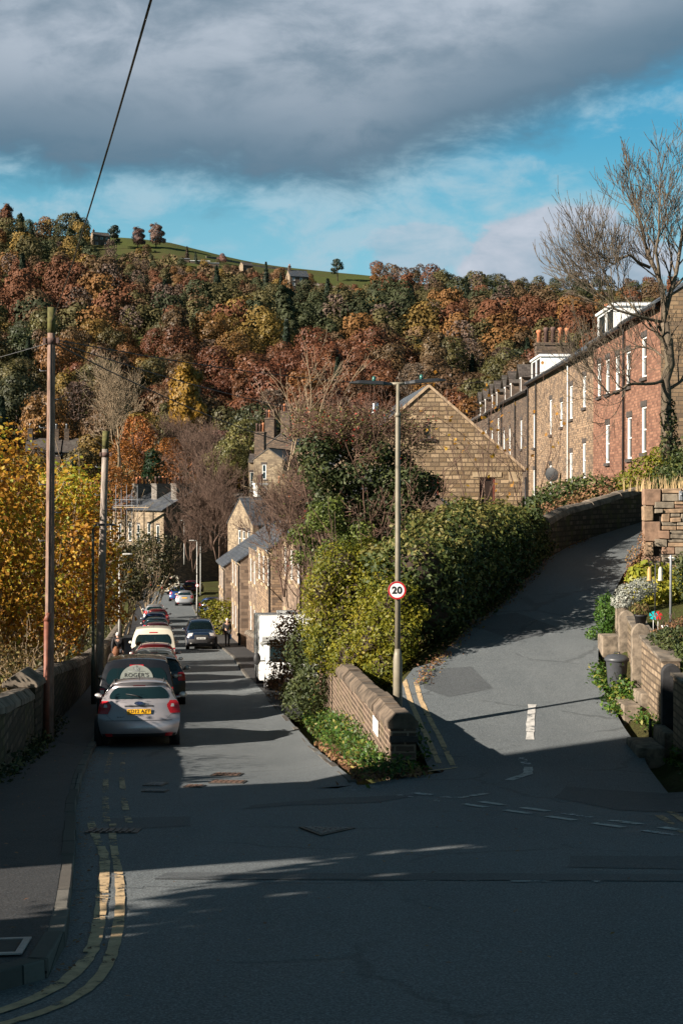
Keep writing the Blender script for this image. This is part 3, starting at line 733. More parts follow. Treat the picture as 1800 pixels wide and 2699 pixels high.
# ---- trees of the far hillside: a few crowns, copied
def wood_proto(i):
    """returns leaf centres, sizes, normals, var and a trunk for crown i (radius about 5.5, height about 12)"""
    g = np.random.default_rng(100+i); kind = ('round', 'round', 'round', 'round', 'round', 'tall', 'bare', 'bare', 'fir', 'pine')[i]
    mb = MB()
    if kind in ('round', 'tall'):
        r, h = (5.6, 10.5) if kind == 'round' else (3.6, 13.0)
        L = crown_lobes(r, h, 40+i, 22 if kind == 'round' else 14, 1.0, 0.8)
        P, d, k = lobes_pts(L, 5200, 60+i, 0.66, 1.12, 0.84, -0.75)
        cl = g.uniform(0.15, 0.85, len(L)); var = cl[k]*0.55 + g.uniform(0, 0.45, len(P)); sz = g.uniform(0.28, 0.62, len(P))
        mb.tube([(0, 0, -2), (0.1, 0, 3), (0, 0.1, 7)], [0.32, 0.24, 0.08], 5)
    elif kind == 'bare':
        n = 1500; a = g.uniform(0, 2*PI, n); t = g.uniform(0, 1, n)**0.7; rr = (0.25+t*(1-t)*3.4+0.2)*3.0*g.uniform(0.2, 1, n)**0.5
        P = np.stack([rr*np.cos(a), rr*np.sin(a), 2.0+t*9.5], 1); d = None; var = g.uniform(0, 0.9, n); sz = g.uniform(0.5, 1.0, n)
        for j in range(3):
            q = j*2.1; mb.tube([(0.3*math.cos(q), 0.3*math.sin(q), -2), (0.6*math.cos(q), 0.6*math.sin(q), 4), (1.5*math.cos(q), 1.5*math.sin(q), 9.5)], [0.14, 0.12, 0.05], 4)
    elif kind == 'fir':
        n = 1000; t = g.uniform(0, 1, n)**0.75; a = g.uniform(0, 2*PI, n); rr = (1-t)*3.0*(0.6+0.4*g.random(n))*(0.75+0.25*np.sin(t*55))+0.15
        P = np.stack([rr*np.cos(a), rr*np.sin(a), 0.5+t*13], 1); d = np.stack([np.cos(a), np.sin(a), 0*a-0.2], 1); var = g.uniform(0, 0.6, n); sz = g.uniform(0.6, 1.2, n)
        mb.tube([(0, 0, -2), (0, 0, 12)], [0.25, 0.05], 5)
    else:
        L = [(0.2, 0, 9.5, 3.4, 3.2, 1.6), (-2, 1, 7.5, 2.3, 2.2, 1.2), (2.4, -.6, 7.0, 2.4, 2.2, 1.1), (0.4, .4, 11.3, 2.2, 2.0, 1.1), (1.4, 1.6, 5.0, 1.6, 1.5, .8)]
        P, d, k = lobes_pts(L, 1100, 60+i, 0.7, 1.05, 0.8); var = g.uniform(0, 0.7, len(P)); sz = g.uniform(0.5, 0.9, len(P))
        mb.tube([(0, 0, -1.5), (0.1, 0, 5), (0.2, 0, 10)], [0.35, 0.28, 0.1], 6)
    return P, sz, var, d, mb, (0.22 if kind == 'bare' else 0.8)
WOODP = [wood_proto(i) for i in range(10)]
WOODMESH = []
for i, (P, sz, var, d, mb, asp) in enumerate(WOODP):
    o = leaves('woodland_tree', P, sz, var, [M_wood, M_bark2], d, asp, 200+i, extra=mb, rnd=0.28)
    WOODMESH.append(o.data); bpy.data.objects.remove(o)
TONE = {'rust': ((0.125, 0.050, 0.024), 'rust red broadleaf tree in the hillside wood'),
        'orange': ((0.165, 0.080, 0.026), 'orange brown broadleaf tree in the hillside wood'),
        'brown': ((0.105, 0.064, 0.032), 'dull brown broadleaf tree in the hillside wood'),
        'olive': ((0.082, 0.070, 0.026), 'olive green broadleaf tree in the hillside wood'),
        'green': ((0.040, 0.047, 0.020), 'dark green broadleaf tree in the hillside wood'),
        'gold': ((0.18, 0.115, 0.028), 'golden yellow broadleaf tree in the hillside wood'),
        'grey': ((0.12, 0.082, 0.064), 'leafless purplish grey tree in the hillside wood'),
        'dark': ((0.022, 0.034, 0.018), 'tall dark conifer in the hillside wood')}
def wood_tree(x, y, tone, proto, s, sz=1.0, label=None, col=None, group=True, name=None):
    c, lab = TONE[tone]; m = WOODMESH[proto]
    o = bpy.data.objects.new(name or {8: 'fir_tree', 9: 'pine_tree'}.get(proto, 'birch_tree' if proto in (6, 7) else 'woodland_tree'), m); COL.objects.link(o)
    o.location = (x, y, gz(x, y)-0.3); o.scale = (s, s, s*sz); o.rotation_euler.z = random.uniform(0, 2*PI)
    col = col or c; k = random.uniform(0.72, 1.08); o.color = (col[0]*k, col[1]*k*random.uniform(0.92, 1.08), col[2]*k, 1)
    if label: tag(o, label, 'tree')
    else: tag(o, lab, 'tree', tone + ' trees of the hillside wood')
    return o
def plant_hill():
    g = random.Random(11); spots = []; Y = 236.0
    while Y < 655:
        step = 9.6; X = -0.275*Y - 6 + g.uniform(0, step)
        while X < 0.275*Y + 6:
            x, y = X + g.uniform(-3, 3), Y + g.uniform(-5, 5); px = 900 + F*x/y
            field = (285 < px < 985 and y > 606) or (225 < px <= 285 and y > 585)
            near_f = 300 < px < 985 and 530 < y <= 606; scrub = (field and y < 616 and g.random() < 0.5) or near_f
            if not field or scrub:
                t = math.sin(x*0.035+2)*math.sin(y*0.022+0.5) + g.gauss(0, 0.55); q = g.random()
                right = px > 950 + g.gauss(0, 200)
                if q < 0.05: tone = 'dark'
                elif q < 0.17: tone = 'grey'
                elif t > 0.55: tone = 'rust'
                elif t > 0.15: tone = 'orange' if q < 0.65 else 'brown'
                elif t > -0.15: tone = 'brown' if right or q < 0.5 else 'gold'
                elif t > -0.6: tone = 'olive'
                else: tone = 'green'
                proto = {'grey': g.choice((6, 7)), 'dark': 8}.get(tone, g.choice((0, 1, 2, 3, 4, 0, 1, 2, 3, 4, 5)))
                s = g.uniform(0.82, 1.32)*((0.30 if field else max(.40, .74-.0042*(y-530))) if scrub else 1.0)*(0.78 if 300 < px < 985 and y > 470 else 1.0)*(0.85 if y > 520 else 1.0)
                if y > 610: s *= (0.95 if px < 240 else 0.72)
                spots.append((x, y, tone, proto, s))
            X += step
        Y += 11.5 + 0.008*(Y-236)
    spots.sort(key=lambda q: q[1])
    for x, y, tone, proto, s in spots[:265]: wood_tree(x, y, tone, proto, s, g.uniform(0.85, 1.15))
    PP, SZ, VV, NN, TT = [], [], [], [], []
    for x, y, tone, proto, s in spots[265:]:
        P, sz, var, d, mb, asp = WOODP[proto]; th = g.uniform(0, 2*PI); c, sn = math.cos(th), math.sin(th)
        sel = np.arange(0, len(P), 3); rot = np.array([[c, -sn, 0], [sn, c, 0], [0, 0, 1]])
        PP.append((P[sel] @ rot.T)*s + np.array([x, y, gz(x, y)-0.3])); SZ.append(sz[sel]*s*1.55*(0.55 if asp < 0.5 else 1)); VV.append(var[sel])
        NN.append((d[sel] @ rot.T) if d is not None else np.zeros((len(sel), 3)))
        k = g.uniform(0.7, 1.06); cc = TONE[tone][0]; TT.append(np.tile(np.array(cc)*k, (len(sel), 1)))
    m, T = newmat('far_wood_leaf'); a = T.node('ShaderNodeAttribute', attribute_name='var').outputs['Fac']; tn = T.node('ShaderNodeAttribute', attribute_name='tint').outputs['Color']
    finish(T, T.mix(1.0, tn, T.ramp(a, [(0.0, (0.74, 0.75, 0.76)), (0.5, (0.95, 0.95, 0.95)), (1.0, (1.22, 1.16, 1.05))]), 'MULTIPLY'), 0.7, spec=0.2)
    o = leaves('far_woodland', np.concatenate(PP), np.concatenate(SZ), np.concatenate(VV), m, np.concatenate(NN), 0.8, 5, tint=np.concatenate(TT), rnd=0.28)
    tag(o, 'unbroken autumn wood along the upper hillside and skyline', 'woodland', kind='stuff')
    return len(spots)
NHILL = plant_hill()
def on_ridge(px, Y): return (px-900)/F*Y, Y
def ridge_trees():
    def r(px, Y, tone, proto, s, lab, sz=1.0, col=None):
        x, y = on_ridge(px, Y); wood_tree(x, y, tone, proto, s, sz, lab, col)
    r(303, 618, 'dark', 9, 0.85, 'dark spreading pine beside the white framed hilltop house', 1.05)
    r(366, 622, 'grey', 5, 0.95, 'left of the pale leafless birches on the skyline', 0.8, (0.16, 0.105, 0.085))
    r(414, 624, 'grey', 5, 1.05, 'right and tallest of the pale birches on the skyline', 0.85, (0.17, 0.105, 0.085))
    r(389, 612, 'orange', 0, 0.45, 'small round brown bush at the foot of the skyline birches', 0.8, (0.10, 0.055, 0.02))
    r(495, 600, 'brown', 8, 0.52, 'narrow brownish fir by the sheds below the skyline', 0.95, (0.06, 0.04, 0.018))
    r(517, 598, 'dark', 8, 0.42, 'small dark green fir by the sheds below the skyline', 0.95)
    r(588, 615, 'grey', 1, 0.42, 'lone bare thorn tree with a thin trunk in the high pasture', 1.0, (0.22, 0.12, 0.10))
    r(737, 585, 'brown', 2, 0.66, 'round brown oak standing above the dark firs near the skyline', 0.9, (0.15, 0.085, 0.035))
    r(702, 545, 'dark', 8, 0.80, 'tall dark fir left of the stone house in the wood', 1.05)
    r(741, 540, 'dark', 8, 0.66, 'shorter dark fir directly beside the stone house in the wood', 0.95)
    r(890, 625, 'dark', 9, 0.80, 'tall dark pine alone against the sky in the middle of the ridge', 1.05)
    r(1000, 620, 'brown', 3, 0.85, 'high domed brown tree at the end of the green ridge field', 1.0, (0.13, 0.06, 0.025))
    r(815, 590, 'orange', 1, 0.55, 'orange brown tree right of the stone house in the wood', 1.0)
    r(660, 585, 'brown', 2, 0.40, 'small brown tree hiding the ruined barn', 0.9)
    r(1270, 660, 'brown', 5, 0.7, 'thin tree breaking the dark skyline right of the middle', 1.0, (0.10, 0.06, 0.035))
ridge_trees()
def pasture():
    m, T = newmat('pasture_grass'); c = T.node('ShaderNodeTexCoord').outputs['Object']
    n = T.noise(c, 0.05, 5, 0.6); n2 = T.noise(c, 0.6, 5, 0.7)
    finish(T, T.ramp(T.math('MULTIPLY_ADD', n2, 0.4, T.math('MULTIPLY', n, 0.6)), [(0.35, (0.075, 0.055, 0.024)), (0.5, (0.055, 0.065, 0.02)), (0.65, (0.07, 0.082, 0.02))]), 0.95, n2, 0.5, 0.3, spec=0.1)
    rows = []
    for Y in np.arange(588, 720, 6.0):
        rows.append([(a*Y, Y, gz(a*Y, Y)+0.35) for a in np.linspace((290-900)/F, (985-900)/F, 40)])
    struct(sheet('pasture', rows, m))
    # drystone field walls running across the pasture
    mw = plain('field_wall', (0.10, 0.085, 0.07), 0.95, 0, 0.4, 1.5)
    def fw(pts, lab):
        mb = MB()
        for (a, b) in zip(pts[:-1], pts[1:]):
            n = 10
            for i in range(n):
                p = (a[0]+(b[0]-a[0])*(i+.5)/n, a[1]+(b[1]-a[1])*(i+.5)/n); L = math.dist(a, b)/n
                mb.box((p[0], p[1], gz(*p)+0.5), (L*1.03, 0.6, random.uniform(1.1, 1.6)), math.atan2(b[1]-a[1], b[0]-a[0]))
        tag(mb.build('field_wall', mw), lab, 'wall')
    fw([on_ridge(545, 622), on_ridge(640, 632), on_ridge(760, 640)], 'dark field wall along the top of the ridge pasture')
    fw([on_ridge(760, 610), on_ridge(860, 604), on_ridge(985, 598)], 'field wall along the bottom of the right ridge pasture')
pasture()
def bracken():
    r = np.random.default_rng(17); n = 30000
    Y = r.uniform(520, 613, n); px = r.uniform(255, 990, n); X = (px-900)/F*Y
    keep = Y < 596 + 14*np.sin(px*0.021) + 8*np.sin(px*0.07+1); X, Y = X[keep], Y[keep]
    Z = np.array([gz(a, b) for a, b in zip(X, Y)]) + r.uniform(0.1, 1.5, len(X)) + 0.8*np.sin(X*.3)*np.sin(Y*.25)
    o = leaves('bracken', np.stack([X, Y, Z], 1), r.uniform(.7, 1.7, len(X)), np.clip(.5+.3*np.sin(X*.09+2)*np.sin(Y*.12)+r.normal(0, .16, len(X)), 0, 1), leafmat('bracken_leaf', [(0, (.055, .035, .022)), (.4, (.11, .065, .034)), (.7, (.12, .085, .035)), (1, (.085, .085, .028))], .8, .1), None, .8, 18)
    tag(o, 'rusty brown bracken and scrub below the ridge pasture', 'bracken', kind='stuff')
bracken()
# ------------------------------------------------------------------ houses
M_tan = masonry('tan_stone', (0.215, 0.145, 0.092), (0.35, 0.245, 0.16), (0.14, 0.10, 0.075), 0.36, 0.125, 0.014, stain_amt=0.6)
M_red = masonry('reddish_stone', (0.135, 0.066, 0.046), (0.30, 0.155, 0.102), (0.15, 0.09, 0.065), 0.36, 0.125, 0.014, (0.12, 0.06, 0.045), 0.4, seed=3.3)
M_soot = masonry('soot_dark_stone', (0.085, 0.06, 0.046), (0.20, 0.14, 0.098), (0.06, 0.048, 0.04), 0.36, 0.125, 0.014, stain_amt=0.6, seed=7.1)
M_gable = masonry('golden_block_stone', (0.19, 0.13, 0.075), (0.46, 0.335, 0.21), (0.125, 0.09, 0.06), 0.42, 0.205, 0.024, (0.15, 0.11, 0.075), 0.5, bump=0.9, seed=1.7, grain=0.6)
M_brown = masonry('brown_gable_stone', (0.19, 0.125, 0.075), (0.29, 0.20, 0.12), (0.09, 0.07, 0.05), 0.46, 0.17, 0.014, stain_amt=0.4, seed=5.0)
M_pale = masonry('pale_buff_stone', (0.20, 0.152, 0.105), (0.31, 0.24, 0.16), (0.16, 0.13, 0.095), 0.46, 0.2, 0.012, (0.10, 0.075, 0.055), 0.55, seed=9.0)
M_pink = masonry('pinkish_cottage_stone', (0.155, 0.11, 0.082), (0.29, 0.21, 0.15), (0.15, 0.115, 0.09), 0.46, 0.2, 0.012, (0.08, 0.058, 0.045), 0.6, seed=12.0)
M_greystone = masonry('grey_chimney_stone', (0.13, 0.115, 0.10), (0.24, 0.215, 0.19), (0.10, 0.09, 0.08), 0.46, 0.17, 0.014, stain_amt=0.4, seed=15.0)
M_slate = slate('slate_roof')
M_slate2 = slate('brown_slate_roof', (0.075, 0.062, 0.055))
M_white = plain('white_upvc', (0.78, 0.78, 0.76), 0.35, 0, 0.04)
M_glass = glassmat('window_glass')
M_trim = plain('dark_stone_trim', (0.055, 0.045, 0.04), 0.9, 0, 0.3, 5)
M_trimtan = plain('buff_stone_trim', (0.36, 0.27, 0.17), 0.9, 0, 0.2, 5)
M_pipe = plain('black_pipe', (0.02, 0.02, 0.022), 0.4)
M_pipew = plain('white_pipe', (0.7, 0.68, 0.64), 0.4)
M_pot = plain('terracotta_pot', (0.40, 0.15, 0.07), 0.8, 0, 0.25, 8)
M_potd = plain('dark_pot', (0.09, 0.05, 0.04), 0.8, 0, 0.3, 8)
M_lead = plain('lead_grey', (0.25, 0.26, 0.28), 0.5, 0.3, 0.2)
M_red_door = plain('dark_red_wood', (0.13, 0.035, 0.022), 0.5, 0, 0.3, 12)
M_fl = plain('bright_steel', (0.62, 0.63, 0.65), 0.25, 0.9, 0.06)

def facade(mb, x0, x1, z0, ztop, holes, y=0.0, dep=0.13, mi=0, flip=False):
    """wall in the plane y, open where the windows are; ztop = [(x, z)...] roofline"""
    xs = sorted({x0, x1, *[h[0] for h in holes], *[h[1] for h in holes], *[p[0] for p in ztop if x0 < p[0] < x1]})
    for a, b in zip(xs, xs[1:]):
        hs = sorted([(h[2], h[3]) for h in holes if h[0] <= a+1e-6 and h[1] >= b-1e-6]); z = z0
        for lo, hi in hs:
            if lo > z: mb.quad((a, y, z), (b, y, z), (b, y, lo), (a, y, lo), mi)
            z = hi
        mb.quad((a, y, z), (b, y, z), (b, y, interp(ztop, b)), (a, y, interp(ztop, a)), mi)
    s = -1 if flip else 1
    for xa, xb, za, zb in holes:
        d = y + dep*s
        mb.quad((xa, y, za), (xa, d, za), (xa, d, zb), (xa, y, zb), mi); mb.quad((xb, y, za), (xb, d, za), (xb, d, zb), (xb, y, zb), mi)
        mb.quad((xa, y, zb), (xa, d, zb), (xb, d, zb), (xb, y, zb), mi); mb.quad((xa, y, za), (xa, d, za), (xb, d, za), (xb, y, za), mi)
def window(root, x, z, w, h, y=0.0, rot=None, frame=None, trim=None, bars='sash', rec=0.05, name='window'):
    """a window at x (centre), sill height z on the wall plane y; rot puts it on an end wall"""
    def put(mb):
        if rot: mb.v = [rot(p) for p in mb.v]
        return mb
    frame = frame or M_white; trim = trim or M_trim
    g = MB(); g.quad((x-w/2, y+rec+0.03, z), (x+w/2, y+rec+0.03, z), (x+w/2, y+rec+0.03, z+h), (x-w/2, y+rec+0.03, z+h))
    win = put(g).build(name, M_glass, root)
    f = MB(); t = 0.085; a, b = y+rec-0.03, y+rec+0.04
    f.bx(x-w/2, x-w/2+t, a, b, z, z+h); f.bx(x+w/2-t, x+w/2, a, b, z, z+h)
    f.bx(x-w/2+t, x+w/2-t, a+.003, b, z, z+t); f.bx(x-w/2+t, x+w/2-t, a+.003, b, z+h-t, z+h)
    if bars == 'sash': f.bx(x-w/2+t, x+w/2-t, a+.006, b, z+h*0.5-0.03, z+h*0.5+0.03)
    elif bars == 'mull': f.bx(x-0.03, x+0.03, a+.006, b, z+t, z+h-t)
    put(f).build('frame', frame, win)
    s = MB(); s.bx(x-w/2-0.13, x+w/2+0.13, y-0.10, y+0.045, z-0.15, z-0.002); put(s).build('sill', trim, win)
    s = MB(); s.bx(x-w/2-0.13, x+w/2+0.13, y-0.035, y+0.03, z+h+0.002, z+h+0.25); put(s).build('lintel', trim, win)
    return win
def chimney(root, x, y, z0, z1, w, d, mat, pots, potmats, pr=0.13, ph=0.65):
    mb = MB(); mb.bx(x-w/2, x+w/2, y-d/2, y+d/2, z0, z1); mb.bx(x-w/2-.08, x+w/2+.08, y-d/2-.08, y+d/2+.08, z1, z1+0.18); mb.bx(x-w/2-.03, x+w/2+.03, y-d/2-.03, y+d/2+.03, z1-.35, z1-.25)
    c = mb.build('chimney', mat, root)
    long_x = w > d
    for i in range(pots):
        t = (i+0.5)/pots - 0.5; px, py = (x+t*w, y) if long_x else (x, y+t*d); h = ph*random.uniform(0.8, 1.15)
        p = MB(); p.lathe([(pr*0.95, 0), (pr*0.8, h*0.75), (pr*1.1, h*0.8), (pr*1.1, h*0.92), (pr*0.85, h)], (px, py, z1+0.18), 8)
        p.build('chimney_pot', random.choice(potmats), c)
def house(name, label, loc, rz, W, D, H, RH, wall, roof, front=(), endL=(), endR=(), endmat=None, group=None, below=3.0, over=0.25, pipes=(), frame=None, trim=None, gutter=True, cat='house'):
    """gabled house: x 0..W along the front, front faces -y, ridge along x"""
    root = thing(name, label, cat, loc, rz, group)
    mb = MB(); holes = [(x-w/2, x+w/2, z, z+h) for x, z, w, h in front]
    facade(mb, 0, W, -below, [(0, H), (W, H)], holes, 0.0)
    mb.quad((0, D, -below), (W, D, -below), (W, D, H), (0, D, H)); mb.quad((0, 0, -below), (W, 0, -below), (W, D, -below), (0, D, -below))
    wl = mb.build('wall', wall, root, fix=False)
    for sx, wins in ((0, endL), (W, endR)):
        # gable ends: u runs along y
        rot = (lambda p: (p[1], p[0], p[2])) if sx == 0 else (lambda p: (W-p[1], p[0], p[2]))
        e = MB(); facade(e, 0, D, -below, [(0, H), (D/2, H+RH), (D, H)], [(x-w/2, x+w/2, z, z+h) for x, z, w, h in wins], 0.0)
        e.v = [rot(p) for p in e.v]; e.build('gable_end', endmat or wall, root, fix=False)
        for x, z, w, h in wins: window(root, x, z, w, h, 0.0, rot, frame, trim)
    for x, z, w, h in front: window(root, x, z, w, h, 0.0, None, frame, trim)
    r = MB(); k = RH/(D/2); th = 0.10
    for s in (0, 1):
        ya, yb = (-over, D/2) if s == 0 else (D+over, D/2); za, zb = H-k*over+0.03, H+RH+0.03
        vs = [(-0.06, ya, za), (W+0.06, ya, za), (W+0.06, yb, zb), (-0.06, yb, zb)]; vs += [(p[0], p[1], p[2]+th) for p in vs]
        r.add(vs, [(3, 2, 1, 0), (4, 5, 6, 7), (0, 1, 5, 4), (1, 2, 6, 5), (2, 3, 7, 6), (3, 0, 4, 7)])
    rf = r.build('roof', roof, root)
    rt = MB(); rt.tube([(-0.06, D/2, H+RH+0.12), (W+0.06, D/2, H+RH+0.12)], 0.10, 6); rt.build('ridge_tiles', M_trim, rf)
    if gutter:
        g = MB(); g.bx(0, W, -over-0.11, -over+0.02, H-k*over-0.10, H-k*over+0.02)
        for i in range(int(W/0.6)): g.bx(0.25+i*0.6, 0.37+i*0.6, -over+0.03, -0.003, H-k*over-0.14, H-k*over-0.02)
        g.build('gutter', M_pipe, root)
    for x, m in pipes:
        p = MB(); p.tube([(x, -0.09, -below), (x, -0.09, H-0.35), (x, -over-0.05, H-0.1)], 0.055, 6); p.build('drainpipe', m, root)
    return root
def dormer(root, x0, x1, z0, z1, y0, depth, frame=None):
    """flat-topped white dormer whose front is at y0"""
    frame = frame or M_white
    c = MB(); c.bx(x0, x1, y0+0.06, y0+depth, z0, z1-0.13); d = c.build('dormer', frame, root)
    t = MB(); t.bx(x0-0.12, x1+0.12, y0-0.10, y0+depth, z1-0.128, z1); t.build('roof_board', frame, d)
    l = MB(); l.bx(x0-0.05, x1+0.05, y0-0.04, y0+depth, z1+0.002, z1+0.05); l.build('lead_top', M_lead, d)
    n = 2; w = (x1-x0)/n
    g = MB(); f = MB()
    for i in range(n):
        a, b = x0+i*w, x0+(i+1)*w
        g.quad((a+.1, y0+0.045, z0+.1), (b-.1, y0+0.045, z0+.1), (b-.1, y0+0.045, z1-.25), (a+.1, y0+0.045, z1-.25))
        for q in ((a, a+.1, z0, z1-.13), (b-.1, b, z0, z1-.13)): f.bx(q[0], q[1], y0, y0+0.055, q[2], q[3])
        for q in ((z0, z0+.1), (z1-.25, z1-.13)): f.bx(a+.1, b-.1, y0+.003, y0+0.055, q[0], q[1])
    g.build('dormer_glass', M_glass, d); f.build('dormer_frame', frame, d)

def terrace():
    """the row on the right, its fronts turned to the left of the view"""
    XF = 13.05
    def Y2x(yfar): return lambda Y: yfar - Y          # local x grows towards the camera
    def row(y0, y1, wall, label, wins, roof=M_slate, H=7.35, base=0.0, end=None, name='terraced_house', RH=2.5, pipes=(), trim=None):
        W = y1-y0; f = []
        for Y, z, w, h in wins: f.append((y1-Y, z, w, h))
        return house(name, label, (XF, y1, base), -PI/2, W, 8.0, H, RH, wall, roof, f, (), (), end, None, 4.0, pipes=[(y1-Y, m) for Y, m in pipes], trim=trim)
    s = 0.95
    h1 = row(58.3, 65.75, M_red, 'reddish stone terraced house nearest the road bend with brown gable end', [(61.5, 1.5, s, 2.0), (64.6, 1.3, s, 1.9), (61.5, 4.75, s, 1.75), (64.9, 4.6, s, 1.6)], end=M_brown, H=7.65, pipes=[(65.6, M_pipe)])
    h2 = row(65.75, 73.9, M_red, 'reddish stone terraced house under the large white box dormer', [(69.9, 1.2, s, 1.9), (67.4, 4.6, s, 1.65), (69.9, 4.6, s, 1.7), (72.2, 4.6, s, 1.7)], end=M_brown, H=7.55)
    h3 = row(73.9, 82.0, M_tan, 'tan stone terraced house with the white drainpipe at its left edge', [(76.6, 0.5, s, 1.9), (76.6, 4.3, s, 1.7), (81.0, 0.1, s, 1.9), (81.0, 3.9, s, 1.9)], pipes=[(81.7, M_pipew)])
    h4 = row(82.0, 90.5, M_tan, 'tan stone terraced house with a grey satellite dish low on its front', [(88.9, -0.4, s, 1.8), (88.9, 3.3, s, 2.2), (84.6, 3.6, s, 1.5)])
    h5 = row(90.5, 99.5, M_tan, 'tan stone terraced house under the smaller white dormer with tall stair windows', [(96.5, -1.0, s, 2.2), (96.5, 2.7, s, 2.3)], pipes=[(95.2, M_pipe), (99.2, M_pipe)])
    h6 = row(99.5, 107, M_soot, 'soot dark terraced house just beyond the tan stone row', [(103.5, 2.8, s, 2.1), (103.5, -.6, s, 1.9)], roof=M_slate2, pipes=[(106.6, M_pipe)], H=6.9)
    h7 = row(107, 116, M_soot, 'soot dark terraced house with two tall gabled dormer windows', [(110.5, 2.4, s, 2.2), (114.5, 2.4, s, 2.2), (110.5, -1, s, 1.8)], roof=M_slate2, pipes=[(115.6, M_pipe)], H=6.9)
    h8 = row(116, 126, M_soot, 'soot dark terraced house behind the peak of the golden gable', [(118.6, 3.5, s, 2.3), (118.6, .2, s, 2.2), (123.5, 3.2, s, 2.0)], roof=M_slate2, pipes=[(125.6, M_pipe)], H=6.8)
    h9 = row(126, 137, M_soot, 'second farthest soot dark house of the right hand terrace', [(129, 3.0, s, 2.2), (134, 3.0, s, 2.0)], roof=M_slate2, H=6.7)
    h10 = row(137, 150, M_soot, 'farthest soot dark house of the right hand terrace with row of pots', [(141, 3.0, s, 2.0), (146, 2.8, s, 2.0)], roof=M_slate2, H=6.7)
    dormer(h2, 73.9-73.6, 73.9-69.2, 7.45, 8.95, 0.15, 2.4)
    dormer(h5, 99.5-99.2, 99.5-94.8, 7.40, 8.85, 0.15, 2.3)
    # gabled dormers on the dark row
    for hh, y1, Ys in ((h7, 116, (109.5, 113.5)), (h6, 107, (103.5,)), (h8, 126, (119.5, 123)), (h9, 137, (129, 133.5))):
        for Y in Ys:
            x = y1-Y; mb = MB(); mb.prism([(-0.8, 0), (0.8, 0), (0.8, 1.5), (0, 2.2), (-0.8, 1.5)], (x, -0.06, 6.6), (1, 0, 0), (0, 0, 1), (0, 1, 0), 2.6)
            d = mb.build('dormer', M_soot, hh); r = MB()
            for sg in (-1, 1):
                r.prism([(0, 2.25), (sg*1.05, 1.35), (sg*1.05, 1.45), (0, 2.36)], (x, -0.3, 6.6), (1, 0, 0), (0, 0, 1), (0, 1, 0), 3.0)
            r.build('dormer_roof', M_slate2, d)
            w = MB(); w.bx(x-0.4, x+0.4, -0.09, -0.05, 6.75, 8.0); w.build('dormer_frame', M_white, d)
            w = MB(); w.bx(x-0.3, x+0.3, -0.10, -0.092, 6.85, 7.9); w.build('dormer_glass', M_glass, d)
    chimney(h1, 65.75-64.5, 4, 9.0, 10.9, 1.0, 1.3, M_brown, 2, [M_pot, M_potd], 0.17, 0.9)
    chimney(h4, 0.4, 4.2, 9.0, 10.8, 0.8, 1.6, M_soot, 3, [M_pot, M_potd])
    chimney(h6, 1.5, 2.6, 8.2, 10.5, 1.1, 2.6, M_soot, 5, [M_pot, M_potd, M_potd], 0.2, 1.1)
    chimney(h7, 0.5, 3.5, 8.6, 11.0, 0.8, 1.6, M_soot, 3, [M_pot])
    chimney(h8, 0.4, 2.6, 7.6, 9.4, 0.8, 1.6, M_soot, 4, [M_pot])
    chimney(h9, 0.4, 2.6, 7.4, 9.0, 0.8, 2.0, M_soot, 4, [M_pot, M_potd])
    chimney(h10, 0.6, 2.6, 7.4, 8.8, 0.8, 2.2, M_soot, 4, [M_pot])
    chimney(h10, 9, 2.6, 7.4, 9.4, 0.8, 1.4, M_soot, 2, [M_potd])
    t = MB(); t.lathe([(0.02, 0), (0.25, 0.03), (0.42, 0.11), (0.44, 0.12)], (0, 0, 0), 14, axis='y')
    d = t.build('satellite_dish', plain('dish_grey', (0.035, 0.037, 0.04), 0.7), h4, loc=(90.5-84.6, -0.62, 0.75)); d.rotation_euler = (0.25, 0, 1.0)
    a = MB(); a.tube([(0, 0.6, -0.1), (0, 0.1, 0), (0, 0, 0.0)], 0.03, 5); a.tube([(0, 0, -.3), (0, -.35, 0)], .02, 4); a.build('dish_arm', M_pipe, d)
terrace()

